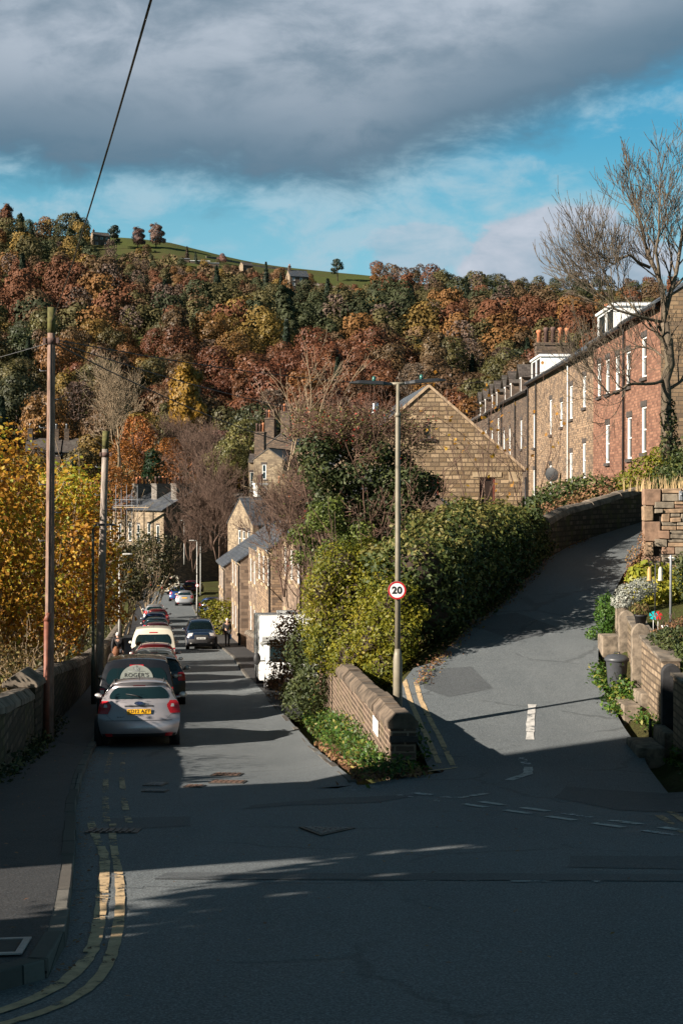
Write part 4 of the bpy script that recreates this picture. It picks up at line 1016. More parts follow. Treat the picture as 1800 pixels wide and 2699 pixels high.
def gable_house():
    A = Vector((4.17, 68, 0)); th = R(4); W = 9.0; RH = 3.88; E = 0.89
    root = thing('gable_house', 'golden stone house with a steep blank gable facing the view above the hedge', 'house', (A.x-4.5*math.cos(th), A.y-4.5*math.sin(th), 0), th)
    holes = [(4.25, 4.62, 2.36, 3.14), (6.93, 7.7, -1.6, 0.50), (4.45, 5.0, -0.5, 0.52), (1.2, 2.0, -0.9, 0.4)]
    mb = MB(); facade(mb, 0, W, -4, [(0, E), (4.5, E+RH), (W, E)], holes, 0.0, 0.22); mb.build('gable_end', M_gable, root, fix=False)
    mb = MB(); mb.quad((0, 0, -4), (0, 11, -4), (0, 11, E), (0, 0, E)); mb.quad((W, 0, -4), (W, 11, -4), (W, 11, E), (W, 0, E)); mb.quad((0, 0, -4), (W, 0, -4), (W, 11, -4), (0, 11, -4)); facade(mb, 0, W, -4, [(0, E), (4.5, E+RH), (W, E)], [], 11.0)
    mb.build('wall', M_gable, root, fix=False)
    r = MB()
    for s in (0, 1):
        xa = -0.2 if s == 0 else W+0.2; k = RH/4.5; za = E-0.2*k
        r.prism([(xa, za+0.03), (4.5, E+RH+0.03), (4.5, E+RH+0.17), (xa, za+0.17)], (0, 0.16, 0), (1, 0, 0), (0, 0, 1), (0, 1, 0), 11.0)
    rf = r.build('roof', M_slate, root)
    c = MB()
    for s in (0, 1):
        xa = -0.12 if s == 0 else W+0.12; k = RH/4.5; za = E-0.12*k
        c.prism([(xa, za+0.02), (4.5, E+RH+0.02), (4.5, E+RH+0.17), (xa, za+0.17)], (0, -0.07, 0), (1, 0, 0), (0, 0, 1), (0, 1, 0), 0.225)
    c.build('verge_coping', plain('verge_stone', (0.40, 0.29, 0.19), 0.9, 0, 0.25, 4), rf)
    window(root, 4.435, 2.36, 0.37, 0.78, 0.1, None, M_trim, M_trim, bars='', rec=0.02)
    s = MB(); s.bx(4.05, 4.82, -0.09, -0.002, 2.2, 2.34); s.build('window_ledge', M_trim, root)
    window(root, 4.725, -0.5, 0.55, 1.02, 0.12, None, M_red_door, M_trimtan, bars='mull')
    window(root, 1.6, -0.9, 0.8, 1.3, 0.12, None, M_red_door, M_trimtan, bars='mull')
    d = MB(); d.bx(6.93, 7.7, 0.14, 0.19, -1.6, 0.5); dd = d.build('door', plain('dark_doorway', (0.03, 0.018, 0.014), 0.4), root)
    f = MB(); f.bx(6.93, 7.02, 0.06, 0.138, -1.6, 0.5); f.bx(7.61, 7.7, 0.06, 0.138, -1.6, 0.5); f.bx(7.02, 7.61, 0.063, 0.138, 0.40, 0.5); f.build('door_frame', M_red_door, dd)
    l = MB(); l.bx(6.6, 8.0, -0.03, -0.002, 0.503, 0.74); l.build('lintel', M_trimtan, root); l = MB(); l.bx(8.35, 9.02, -0.03, -0.002, 0.28, 0.74); l.build('kneeler_stone', M_trimtan, root)
    p = MB(); p.tube([(9.15, -0.1, -4), (9.15, -0.1, 0.5)], 0.055, 6); p.build('drainpipe', M_pipe, root)
    f = MB(); f.lathe([(0.15, 1.2), (0.15, 3.3), (0.22, 3.32), (0.21, 3.7), (0.17, 3.75), (0.17, 4.1), (0.10, 4.2)], (2.1, 2.0, 0), 12); f.build('flue_pipe', M_fl, root)
gable_house()

def cottages():
    """stepped row on the right of the lower road"""
    far, near = Vector((-9.9, 115)), Vector((-2.2, 60)); d = (near-far); L = d.length; d /= L
    th = math.atan2(d.y, d.x); n = 6; w = L/n
    labs = ['farthest cottage of the slate roofed row stepping down the lower road', 'second farthest cottage of the slate roofed row on the lower road', 'cottage in the middle of the row behind the clothes line garden',
            'cottage above the parked dark car with bundled drainpipes', 'cottage of the row half hidden behind the white motorhome and twigs', 'nearest cottage of the row hidden among the hawthorn twigs']
    for i in range(n):
        p = far + d*(w*i) + Vector((-d.y, d.x))*(0, .5, -.15, .35, .1, .6)[i]; Ym = p.y + d.y*w/2
        eave = -6.2 + 0.079*(115-Ym); gnd = zl(Ym); H = eave-gnd
        fr = [(1.6, 0.9, 0.9, 1.5), (4.4, 0.9, 0.9, 1.5), (7.2, 0.9, 0.9, 1.5), (1.6, H-2.0, 0.9, 1.4), (4.4, H-2.0, 0.9, 1.4), (7.2, H-2.0, 0.9, 1.4)]
        fr = [q for q in fr if q[0] < w-0.6]
        h = house('cottage', labs[i], (p.x, p.y, gnd), th, w, 8.0, H+(0, .25, -.1, .3, 0, .2)[i], 2.8, (M_pink, M_tan, M_pink, M_pink, M_tan, M_pink)[i], M_slate, fr[(i % 3 == 1):], (), [(2.2, 1.0, 0.7, 1.1)] if i == n-1 else (), None, None, 2.0, pipes=[(w-0.25, M_pipe)], trim=M_trimtan, gutter=False)
        if i in (1, 4): chimney(h, 0.6, 4.0, H+2.0, H+4.0, 0.7, 1.3, M_soot, 3, [M_pot, M_potd])
    # the house beyond, with the white chimney
    p = at(667, 1500, 128); g = -11.2; H = -3.35-g
    h = house('cottage', 'low pale house with slate roof and one white painted chimney stack', (p.x, p.y, g), R(22), 9.0, 7.5, H, 2.3, M_pale, M_slate, [(6.5, 5.4, 0.9, 1.3)], [(1.2, H-2.1, 0.7, 1.5), (2.6, H-2.1, 0.7, 1.5), (3.9, H-2.1, 0.7, 1.5)])
    chimney(h, 2.2, 4.4, H+1.5, H+3.6, 1.0, 1.1, M_white, 3, [M_potd], 0.15, 0.8)
    chimney(h, 4.4, 4.0, H+1.7, H+3.6, 1.3, 0.9, M_soot, 3, [M_pot, M_potd], 0.15, 0.8)
    # tall houses above
    p = at(672, 1290, 172); g = -9.5; H = 3.4-g
    def tall(px, Y, W, H, RH, lab, rz=R(-12), wins=(), mat=M_pale, chx=()):
        q = at(px, 1290, Y)
        # gable turned to the camera: local x runs away from it
        root = house('tall_house', lab, (q.x, q.y, g), rz+PI/2, 10, W, H, RH, mat, M_slate2, (), wins, (), None, None, 4.0)
        for (x, y, z0, z1, n) in chx: chimney(root, x, y, z0, z1, 1.1, 1.2, M_soot, n, [M_pot, M_potd], 0.16, 1.0)
    tall(745, 172, 3.6, H, 1.25, 'tall pale house with a narrow gable window standing above the trees', wins=[(2.3, H-2.4, 0.5, 1.8), (3.0, H-6.4, 0.5, 2.4)], chx=[(0.8, 3.0, H+0.3, H+3.2, 3)])
    q = at(676, 1290, 174.5)
    house('tall_house', 'slim pale house with white sash windows at the left of the tall pair', (q.x-0.95, q.y-0.2, g), R(0), 1.0, 6, 12.6, 0.9, M_pale, M_slate2, [(0.45, 9.0, 0.55, 2.4), (0.45, 5.0, 0.55, 2.2)], gutter=False)
    tall(790, 182, 5.0, H+1.6, 1.8, 'tall shadowed house rising behind the pale pair with many chimney pots', mat=M_soot, chx=[(1.0, 4.1, H+1.8, H+5.4, 4), (1.0, 2.0, H+2.5, H+6.2, 5)])
    tall(850, 178, 4.6, H+0.5, 1.8, 'tall stone house mostly hidden behind the red berried twigs', mat=M_tan, chx=[(1.0, 2.0, H+2, H+5.0, 5)])
cottages()

def left_terrace():
    c = at(432, 1400, 198); g = -14.0; H = -3.1-g; th = R(-53); X = Vector((math.cos(th), math.sin(th)))
    labs = ['nearest house of the far left terrace with a sooty gable end', 'middle house of the far left terrace under grey chimney stacks', 'scaffolded far house of the distant left terrace']
    for i in range(3):
        w = 5.6; o = Vector((c.x, c.y)) - X*(w*(i+1))
        h = house('terraced_house', labs[i], (o.x, o.y, g), th, w, 9.5, H, 2.5, M_pale, M_slate, [(1.5, 6.3, 0.85, 2.6), (4.0, 6.3, 0.8, 2.4)], (), [(6.6, H-1.2, 1.2, 1.9)] if i == 0 else (), M_soot, None, 3, pipes=[(0.2, M_pipe), (2.8, M_pipe)])  # gable ends get darker stone than the front, standing in for shade
        chimney(h, w-1.3, 3.6, H+1.2, H+3.5, 1.5, 2.4, M_greystone, 4, [M_pot, M_potd], 0.17, 1.0)
        if i == 0: chimney(h, w-0.8, 7.0, H+0.6, H+3.3, 1.4, 1.8, M_greystone, 4, [M_potd], 0.18, 1.1); chimney(h, 1.2, 5.4, H+1.2, H+3.4, 1.0, 1.2, M_soot, 2, [M_pot], 0.16, 0.9)
    t = thing('scaffolding', 'grey tube scaffolding on the roof of the far left terrace', 'scaffolding', (0, 0, 0)); mb = MB(); b = MB()
    q = at(338, 1340, 199)
    for i in range(5):
        x = q.x - 1.6 + i*0.75; mb.tube([(x, q.y-0.5, -8), (x, q.y-0.5, 0.4-(i % 2)*0.7)], 0.03, 4)
    for z in (-1.7, -2.5): mb.tube([(q.x-1.9, q.y-0.5, z), (q.x+3.6, q.y-2.5, z)], 0.03, 4)
    mb.build('poles', M_lead, t); b.box((q.x+0.7, q.y-1.2, -2.75), (5.5, 0.6, 0.08), -0.35); b.build('boards', M_trimtan, t)
    # reddish house right of it
    q = at(500, 1400, 205)
    house('far_house', 'reddish far house partly behind bare twigs right of the left terrace', (q.x, q.y, g), R(-20), 7, 7, 10.5, 2.5, M_red, M_slate2, [(2, 5.4, 0.9, 2.2)])
    # houses on the lower hillside behind the autumn tree
    q = at(150, 1200, 262)
    for i, lab in enumerate(('slate roofed house behind the top of the yellow tree left of the tall pole', 'slate roofed house behind the top of the yellow tree right of the tall pole')):
        g2 = gz(q.x+i*5.2, 262)
        h = house('far_house', lab, (q.x-5.8+i*6.6, 262+i, 0.4), R(6), 6.4, 7, 6.3, 2.3, M_soot, M_slate2, [(1.5, 3.6, 0.9, 1.5), (4.4, 3.6, 0.9, 1.5)], (), (), None, None, 6)
        chimney(h, 0.6, 3.5, 7.8, 10.4, 0.9, 1.1, M_soot, 2, [M_lead], 0.18, 0.9); chimney(h, 5.4, 3.5, 7.8, 10.4, 0.9, 1.1, M_soot, 2, [M_lead], 0.18, 0.9)
    # high farm on the skyline
    q = at(247, 625, 628)
    h = house('farmhouse', 'stone farmhouse on the skyline with white framed windows', (q.x, q.y, gz(q.x, q.y)-0.2), R(25), 7.6, 5.0, 4.8, 1.6, M_soot, M_slate2, [(1.3, 3.0, 1.0, 1.1), (3.8, 3.0, 1.0, 1.1), (6.2, 3.0, 1.0, 1.1), (1.6, .6, 1.0, 1.2), (5.6, .6, 1.0, 1.2)], (), (), M_pale, None, 2)  # pale gable and dark front put the lit and shaded sides into colour
    chimney(h, 0.8, 2.5, 5.8, 7.2, .8, .8, M_soot, 1, [M_pot], .2, .6)
    q = at(764, 757, 538)
    h = house('farmhouse', 'grey stone house with a slate roof sunk among the hillside trees', (q.x, q.y, gz(q.x, q.y)+3.5), R(20), 7.5, 5.0, 4.2, 2.4, M_soot, M_slate, [(1.5, 2.3, 1, 1.2), (4.5, 2.3, 1, 1.2), (1.5, .4, 1, 1.2)], [(2.5, 1.5, .9, 1.3)], (), M_pale, None, 6)
    chimney(h, 0.7, 2.5, 5.6, 8.0, .9, .9, M_soot, 2, [M_pot], .2, .6)
    q = at(641, 705, 588)
    house('stone_barn', 'small ruined stone barn at the edge of the high pasture', (q.x, q.y, gz(q.x, q.y)), R(30), 4.6, 3.6, 4.2, 1.4, M_soot, M_slate2, [(2, 1.5, .8, 1.4)], (), (), M_pale, None, 2, gutter=False, cat='barn')
    for px, py, w, lab in ((487, 672, 4.0, 'low dark shed at the left end of the pasture sheds'), (528, 678, 8.0, 'long white roofed shed in the high pasture'), (562, 686, 5.0, 'low grey shed at the right end of the pasture sheds')):
        q = at(px, py, 596); t = thing('farm_shed', lab, 'shed', (q.x, q.y, gz(q.x, q.y)), R(8))
        mb = MB(); mb.bx(-w/2, w/2, 0, 3, -1, 1.6); mb.build('wall', M_soot, t)
        mb = MB(); mb.prism([(-0.3, 1.62), (3.3, 2.3), (3.3, 2.42), (-0.3, 1.74)], (-w/2-.2, 0, 0), (0, 1, 0), (0, 0, 1), (1, 0, 0), w+.4); mb.build('roof', M_white if w > 6 else M_lead, t)
left_terrace()
# ------------------------------------------------------------------ walls along the roads
M_nose = masonry('pinkish_thin_course_stone', (0.040, 0.029, 0.023), (0.135, 0.092, 0.068), (0.25, 0.185, 0.135), 0.34, 0.112, 0.020, (0.10, 0.07, 0.055), 0.4, bump=0.7, moss=0.25, seed=2.0)
M_mossy = masonry('mossy_dark_wall', (0.05, 0.04, 0.03), (0.13, 0.10, 0.075), (0.035, 0.03, 0.022), 0.40, 0.17, 0.03, (0.03, 0.028, 0.02), 0.6, bump=1.0, moss=0.55, seed=4.0)
M_cope = plain('coping_stone', (0.105, 0.078, 0.056), 0.95, 0, 0.6, 2.6, 0.5)
M_copedark = plain('weathered_coping', (0.135, 0.11, 0.085), 0.95, 0, 0.5, 3.0, 0.5)
M_ashlar = masonry('garden_ashlar', (0.17, 0.125, 0.085), (0.30, 0.225, 0.155), (0.10, 0.075, 0.055), 0.36, 0.125, 0.02, (0.09, 0.07, 0.05), 0.5, bump=1.0, moss=0.2, seed=6.0)
def wall_run(name, label, pts, t, mat, cope, prof, step=0.85, over=0.05, cat='wall', bottom=1.2):
    """pts = [(x, y, ground, top)] along the middle of the wall; coping stones laid on top"""
    root = thing(name, label, cat, (pts[0][0], pts[0][1], pts[0][2])); o = Vector((pts[0][0], pts[0][1], pts[0][2]))
    P = [Vector((p[0], p[1], 0)) for p in pts]; n = len(P); N = []
    for i in range(n):
        d = (P[min(i+1, n-1)]-P[max(i-1, 0)]).normalized(); N.append(Vector((-d.y, d.x, 0)))
    mb = MB(); vs = []
    for i in range(n):
        for s in (1, -1):
            q = P[i] + N[i]*s*t/2
            vs += [Vector((q.x, q.y, pts[i][2]-bottom))-o, Vector((q.x, q.y, pts[i][3]))-o]
    fs = []
    for i in range(n-1):
        a, b = 4*i, 4*i+4
        fs += [(a, b, b+1, a+1), (a+2, a+3, b+3, b+2), (a+1, b+1, b+3, a+3)]
    fs += [(0, 1, 3, 2), (4*n-4, 4*n-2, 4*n-1, 4*n-3)]
    mb.add(vs, fs); mb.build('stonework', mat, root)
    c = MB()
    for i in range(n-1):
        A, B = Vector((P[i].x, P[i].y, pts[i][3]+.003)), Vector((P[i+1].x, P[i+1].y, pts[i+1][3]+.003)); L = (B-A).length; k = max(1, round(L/step)); d = (B-A)/L; nn = Vector((-d.y, d.x, 0)).normalized()
        for j in range(k):
            a = A + d*(L*j/k + 0.006); b = A + d*(L*(j+1)/k - 0.006); e = random.uniform(0.93, 1.06); up = random.uniform(-0.004, 0.022)
            pr = [(x*e, z*e+up) for x, z in prof]
            vs = [a + nn*x + Vector((0, 0, z)) - o for x, z in pr] + [b + nn*(x+random.uniform(-.006, .006)) + Vector((0, 0, z+random.uniform(-.008, .008))) - o for x, z in pr]; m = len(pr)
            c.add(vs, [tuple(range(m)), tuple(reversed(range(m, 2*m)))] + [(q, q+m, (q+1) % m + m, (q+1) % m) for q in range(m)])
    c.build('coping', cope, root, bevel=0.008)
    return root
HEX = [(-0.25, 0.0), (-0.25, 0.11), (-0.12, 0.25), (0.12, 0.25), (0.25, 0.11), (0.25, 0.0)]
ROUND = [(-0.26, 0), (-0.25, 0.09), (-0.19, 0.19), (-0.08, 0.24), (0.08, 0.24), (0.19, 0.19), (0.25, 0.09), (0.26, 0)]
def walls():
    n = 7; pts = []
    for i in range(n):
        f = i/(n-1); x, y = 1.03 + (-0.30-1.03)*f, 23.6 + 14.4*f
        pts.append((x, y, zl(y), -4.02 - 0.56*f))
    w = wall_run('boundary_wall', 'stone wall with thick angled coping ending at the road fork beside the lamp post', pts, 0.42, M_nose, M_cope, HEX, 0.95, bottom=0.9)
    b = MB(); o = Vector(pts[0][:3])
    b.box((0.005, -0.03, pts[0][3]-o.z-0.16), (0.47, 0.10, 0.09), 0.09); b.build('end_course', M_trim, w)
    p = at(988, 1912, 25.6); d = Vector((-1.33, 14, 0)).normalized()
    s = thing('notice_plate', 'small white notice plate fixed to the sunlit face of the fork wall', 'notice', (1.03-1.33*2.0/14.4-0.222, 25.6, -4.30), math.atan2(d.y, d.x))
    m = MB(); m.bx(-0.36, 0.36, 0.003, 0.02, -0.14, 0.14); m.build('plate', M_white, s, bevel=0.004)
    m = MB()
    for i in range(5): m.bx(-0.28, 0.28-0.09*(i % 3), 0.021, 0.0235, 0.10-i*0.045, 0.112-i*0.045)
    m.build('faded_marks', plain('grey_ink', (0.35, 0.36, 0.38), 0.6), s)
    L = [(12, -1.95), (17, -2.75), (21, -3.28), (23, -3.52), (27, -3.98), (29.65, -4.28)]
    wall_run('boundary_wall', 'mossy dark roadside wall with flat slanting coping at the left edge', [(interp(WALLX, y)-0.24, y, zl(y)+0.1, z-0.16) for y, z in L], 0.45, M_mossy, M_copedark, HEX, 1.0)
    pr = thing('wall_pier', 'square stone pier with a pointed cap joining two stretches of the left roadside wall', 'pier', (interp(WALLX, 30)-0.25, 30.0, zl(30)+0.1))
    m = MB(); m.bx(-0.3, 0.3, -0.3, 0.3, -0.5, 1.30); m.build('shaft', M_mossy, pr)
    m = MB(); m.prism([(-.38, 0), (.38, 0), (.38, .1), (0, .36), (-.38, .1)], (0, -0.4, 1.302), (1, 0, 0), (0, 0, 1), (0, 1, 0), 0.8); m.build('cap', M_copedark, pr, bevel=0.02)
    L = [(30.35, -4.06), (33, -4.36), (36, -4.60), (40, -5.0), (45, -5.55), (52, -6.2), (62, -7.0), (75, -8.0), (95, -9.2)]
    wall_run('boundary_wall', 'long dark roadside wall with stacked slab coping behind the two left poles', [(interp(WALLX, y)-0.24, y, zl(y)+0.1, z-0.18) for y, z in L], 0.45, M_mossy, M_copedark, ROUND, 0.32)
    U = [(6.35, 45.8, -2.3, -1.22), (7.4, 48.2, -2.0, -.92), (8.6, 50.3, -1.75, -.72), (10, 52.4, -1.5, -.42), (11.3, 54.3, -1.3, -.22), (13.4, 56.8, -1.1, 0.05)]
    wall_run('boundary_wall', 'dark wall with rounded coping climbing along the upper lane', [(a+0.1, b+0.15, c, d) for a, b, c, d in U], 0.42, M_mossy, M_copedark, ROUND, 0.75)
    G = [(interp(KERBR, y)+1.55, y, zl(y)+0.1, zl(y)+0.95) for y in (60, 68, 76, 84)]
    wall_run('garden_wall', 'low dark garden wall beside the man on the right pavement', G, 0.3, M_soot, M_copedark, ROUND, 0.6)
    G = [(interp(KERBR, y)+1.7, y, zl(y)+0.1, zl(y)+1.05) for y in (88, 94, 100, 106, 113)]
    wall_run('garden_wall', 'sunlit buff garden wall by the far lamp post on the lower road', G, 0.3, M_pink, M_cope, ROUND, 0.6)
walls()

# ------------------------------------------------------------------ poles, lamps, the speed limit sign, wires
M_pole = barkmat('weathered_pole_wood', (0.29, 0.19, 0.15), 0.0)
M_pole2 = barkmat('pale_pole_wood', (0.37, 0.31, 0.27), 0.0)
M_galv = plain('olive_grey_column_paint', (0.20, 0.175, 0.13), 0.55, 0.1, 0.15, 4)
M_lamp = plain('lantern_dark', (0.025, 0.028, 0.032), 0.4)
M_rustpipe = plain('red_brown_guard', (0.17, 0.055, 0.032), 0.6, 0, 0.25, 6)
def utility_pole(label, x, y, z0, z1, r0, r1, lean, mat, guard, steps, side):
    t = thing('utility_pole', label, 'utility pole', (x, y, z0)); H = z1-z0
    m = MB(); m.tube([(lean*k*H, 0, H*k) for k in (-0.08, 0.2, 0.4, 0.6, 0.8, 1.0)], [r0*1.03] + [r0+(r1-r0)*k for k in (0.2, 0.4, 0.6, 0.8, 1.0)], 12); m.build('pole', mat, t)
    m = MB(); m.tube([(lean*(H-.55), 0, H-0.55), (lean*(H+.0), 0, H+0.012)], [r1*1.06, r1*1.05], 12); m.build('mossy_top', plain('moss_green', (0.085, 0.078, 0.022), 0.9, 0, 0.4, 10), t)
    for i in range(steps):
        z = H*0.46 + i*(H*0.46)/steps; s = 1 if i % 2 else -1
        m = MB(); m.tube([(lean*z + s*r0*0.4, -0.02, z), (lean*z + s*(r0+0.13), -0.03, z), (lean*z + s*(r0+0.14), -0.03, z+0.04)], 0.012, 5); m.build('step_bolt', M_lead, t)
    m = MB()
    m.tube([(lean*(H-.75), 0, H-0.80), (lean*(H-.75), 0, H-0.66)], r1*1.25, 12)
    for a in (-1, 1): m.box((lean*H + a*(r1+0.06), -0.05, H-0.72), (0.06, 0.1, 0.12))
    m.build('cable_clamp', M_potd, t)
    if guard:
        m = MB(); m.tube([(-0.03, -r0-0.035, -0.1), (-0.03+lean*2.1, -r0-0.02, 2.6)], [0.07, 0.065], 8); m.tube([(-0.03+lean*2.1, -r0-0.02, 2.6), (lean*2.9, -r0*0.9, 2.78)], [0.085, 0.05], 8); m.build('cable_guard', M_rustpipe, t)
        m = MB(); m.tube([(lean*2.2, -r0*0.97, 2.75), (lean*H*0.6, -r0*0.86, H*0.6), (lean*H, -r1*1.12, H-0.7)], 0.012, 5); m.build('down_cable', M_pipe, t)
    return t
b1 = at(130, 1945, 31.4); t1 = at(137, 812, 31.4)
utility_pole('tall reddish brown timber pole at the left with a red cable guard at its foot', b1.x, b1.y, b1.z, t1.z, 0.105, 0.085, (t1.x-b1.x)/(t1.z-b1.z), M_pole, True, 7, 1)
b2 = at(260, 1855, 44.6); t2 = at(280, 1137, 44.6)
utility_pole('shorter pale leaning timber pole behind the black van', b2.x, b2.y, b2.z, t2.z, 0.135, 0.10, (t2.x-b2.x)/(t2.z-b2.z), M_pole2, False, 9, 1)
def lantern(root, p, d, L, tilt, cell=True, mat=None):
    """flat LED lantern from p along the horizontal direction d"""
    d = Vector((d[0], d[1], 0)).normalized(); n = Vector((-d.y, d.x, 0)); up = Vector((0, 0, 1)); d = (d + up*tilt).normalized(); k = n.cross(d)*-1 if n.cross(d).z < 0 else n.cross(d)
    m = MB(); vs = []
    for s, w, h in ((0.0, 0.045, 0.05), (0.1, 0.075, 0.055), (0.22, 0.125, 0.07), (0.8, 0.135, 0.06), (1.0, 0.09, 0.02)):
        c = p + d*(L*s)
        vs += [c - n*w - k*0.03, c + n*w - k*0.03, c + n*w*0.8 + k*(h-.03), c - n*w*0.8 + k*(h-.03)]
    fs = [(4*i+j, 4*i+(j+1) % 4, 4*i+4+(j+1) % 4, 4*i+4+j) for i in range(4) for j in range(4)] + [(0, 1, 2, 3), (19, 18, 17, 16)]
    m.add(vs, fs); ln = m.build('lantern', mat or M_lamp, root, bevel=0.008)
    if cell:
        m = MB(); q = p + d*(L*0.42) + k*0.04; m.lathe([(0.035, 0), (0.035, 0.04), (0.03, 0.075), (0.01, 0.09)], q, 8); m.build('photocell', plain('teal_photocell', (0.03, 0.14, 0.12), 0.3), ln)
    m = MB(); q = p + d*(L*0.55) - k*0.034; m.prism([(-.2, -.08), (.2, -.08), (.2, .08), (-.2, .08)], q, d, n, k, 0.003); m.build('lens', M_glass, ln)
def main_lamp():
    b = Vector((1.06, 26.8, -4.66)); H = at(1044, 1012, 26.8).z - b.z
    t = thing('street_lamp', 'tall olive grey lamp column with twin dark lanterns behind the fork wall', 'street lamp', b)
    m = MB(); m.lathe([(0.088, -0.3), (0.086, 1.42), (0.075, 1.5), (0.055, 1.62)], (0, 0, 0), 14); m.build('base_column', M_galv, t)
    m = MB(); m.lathe([(0.053, 1.6), (0.050, 3.5), (0.046, H-0.62), (0.046, H-0.6)], (0, 0, 0), 12); m.lathe([(0.058, H-0.62), (0.058, H-0.56), (0.034, H-0.53), (0.032, H)], (0, 0, 0), 12); m.build('column', M_galv, t)
    m = MB(); m.tube([(-0.15, 0, H), (0.15, 0, H+0.01)], 0.03, 8); m.build('bracket', M_galv, t)
    lantern(t, Vector((-0.12, 0, H)), (-1, -0.15), 0.80, 0.04); lantern(t, Vector((0.12, 0, H+0.02)), (1, 0.2), 0.80, 0.10)
main_lamp()
def text_mesh(name, body, size, loc, rot, mat, parent=None, depth=0.003, spacing=1.0, bold=0.0, align='CENTER'):
    cu = bpy.data.curves.new(name, 'FONT'); cu.body = body; cu.size = size; cu.extrude = depth; cu.align_x = align; cu.align_y = 'CENTER'; cu.space_character = spacing; cu.offset = bold
    o = bpy.data.objects.new('tmp', cu); COL.objects.link(o)
    dg = bpy.context.evaluated_depsgraph_get(); me = bpy.data.meshes.new_from_object(o.evaluated_get(dg))
    bpy.data.objects.remove(o); me.materials.clear(); me.materials.append(mat)
    r = bpy.data.objects.new(name, me); COL.objects.link(r); r.location = loc; r.rotation_euler = rot
    if parent is not None: r.parent = parent
    return r
M_black = plain('sign_black', (0.012, 0.012, 0.014), 0.5)
M_signred = plain('sign_red', (0.42, 0.018, 0.022), 0.35, 0, 0.1)
M_signwhite = plain('sign_white', (0.72, 0.71, 0.71), 0.35, 0, 0.05)
def speed_sign(x, y, z, r, lab, digits=True):
    t = thing('speed_sign', lab, 'road sign', (x, y, z))
    m = MB(); m.lathe([(r*0.99, 0.0), (r, 0.004), (r, 0.012)], (0, 0, 0), 40, axis='y'); m.build('back_plate', M_lead, t)
    m = MB(); n = 40
    vs = [(rr*math.cos(2*PI*i/n), yy, rr*math.sin(2*PI*i/n)) for rr, yy in ((r*0.985, -0.002), (r*0.985, -0.006), (r*0.80, -0.006), (r*0.80, -0.002)) for i in range(n)]
    m.add(vs, [(k*n+i, k*n+(i+1) % n, (k+1)*n+(i+1) % n, (k+1)*n+i) for k in range(3) for i in range(n)]); m.build('red_ring', M_signred, t)
    m = MB(); m.add([(r*0.82*math.cos(2*PI*i/n), -0.004, r*0.82*math.sin(2*PI*i/n)) for i in range(n)], [tuple(range(n))]); m.build('white_face', M_signwhite, t)
    if digits: text_mesh('numerals', '20', r*1.06, (0, -0.006, -r*0.02), (PI/2, 0, 0), M_black, t, 0.002, 1.06, r*0.045)
    m = MB(); m.box((0, 0.035, 0), (0.10, 0.05, 0.04)); m.build('clip', M_lead, t)
    return t
sp = at(1046, 1556, 26.69); speed_sign(sp.x, 26.69, sp.z, 0.172, 'round red ringed 20 sign on the tall twin lamp column')
def side_lamp(label, px, py, Y, H, d, mat, L=0.7, r=0.05, lmat=None, arm=0.12):
    q = at(px, py, Y); t = thing('street_lamp', label, 'street lamp', (q.x, Y, q.z))
    m = MB(); m.lathe([(r*1.5, -0.4), (r*1.5, 1.1), (r, 1.25), (r*0.75, H)], (0, 0, 0), 8); m.build('column', mat, t)
    m = MB(); d = Vector((d[0], d[1], 0)).normalized(); m.tube([(0, 0, H-0.05), d*0.05+Vector((0, 0, H+.06)), d*arm+Vector((0, 0, H+0.1))], r*0.6, 6); m.build('arm', mat, t)
    lantern(t, d*arm+Vector((0, 0, H+0.1)), d, L, 0.03, False, lmat)
side_lamp('thin dark green lamp column leaning by the pale pole on the left', 247, 1838, 43.2, 5.15, (1, -0.2), plain('green_paint', (0.055, 0.065, 0.05), 0.5), 0.62)
M_lw = plain('lantern_white', (0.36, 0.35, 0.33), 0.4)
side_lamp('white lamp column with a small round sign beside the far blue car', 520, 1610, 121, 5.9, (-1, -0.1), M_lw, 0.55, 0.05, M_lw)
q = at(520, 1543, 120.9); speed_sign(q.x, q.y, q.z, 0.15, 'small round speed sign on the far white lamp column', False)
side_lamp('farther white lamp column behind the one with the round sign', 529, 1560, 165, 7.5, (-1, -0.1), M_lw, 0.55, 0.05, M_lw)
side_lamp('pale lamp column at the far bend in front of the tall dark gable', 486, 1480, 190, 5.4, (-1, 0.1), M_lw, 0.55, 0.05, M_lw)
side_lamp('most distant lamp column right of the far dark gable', 490, 1440, 212, 4.8, (-1, 0.1), M_lw, 0.55, 0.06, M_lw)
side_lamp('white topped lamp column half hidden in the yellow tree', 316, 1668, 72, 3.9, (1, -0.05), M_lw, 0.55, 0.05, M_lw)
def wire(label, a, b, sag, r, via=()):
    a, b = Vector(a), Vector(b); n = 28; pts = [a.lerp(b, i/n) - Vector((0, 0, 4*sag*(i/n)*(1-i/n))) for i in range(n+1)]
    m = MB(); m.tube(pts, r, 5, cap=False); tag(m.build('overhead_wire', M_black), label, 'wire')
wire('thick black overhead cable sweeping up from the tall left pole across the sky', (t1.x, t1.y, t1.z-0.3), (1.9, -4.0, 3.55), 0.35, 0.0095)
wire('upper thin wire running from the tall pole right to the terrace', (t1.x+.1, t1.y, t1.z-0.7), (12.9, 84, 7.1), 1.0, 0.014)
wire('middle thin wire running from the tall pole right to the terrace', (t1.x+.1, t1.y, t1.z-0.75), (12.9, 96, 6.9), 2.0, 0.014)
wire('lowest thin wire crossing the wooded hillside to the dark terrace', (t1.x+.1, t1.y, t1.z-0.8), (12.9, 110, 6.6), 3.4, 0.016)
wire('slack wire dropping from the tall pole to the pale pole', (t1.x, t1.y, t1.z-0.75), (t2.x, t2.y, t2.z-0.5), 0.5, 0.010)
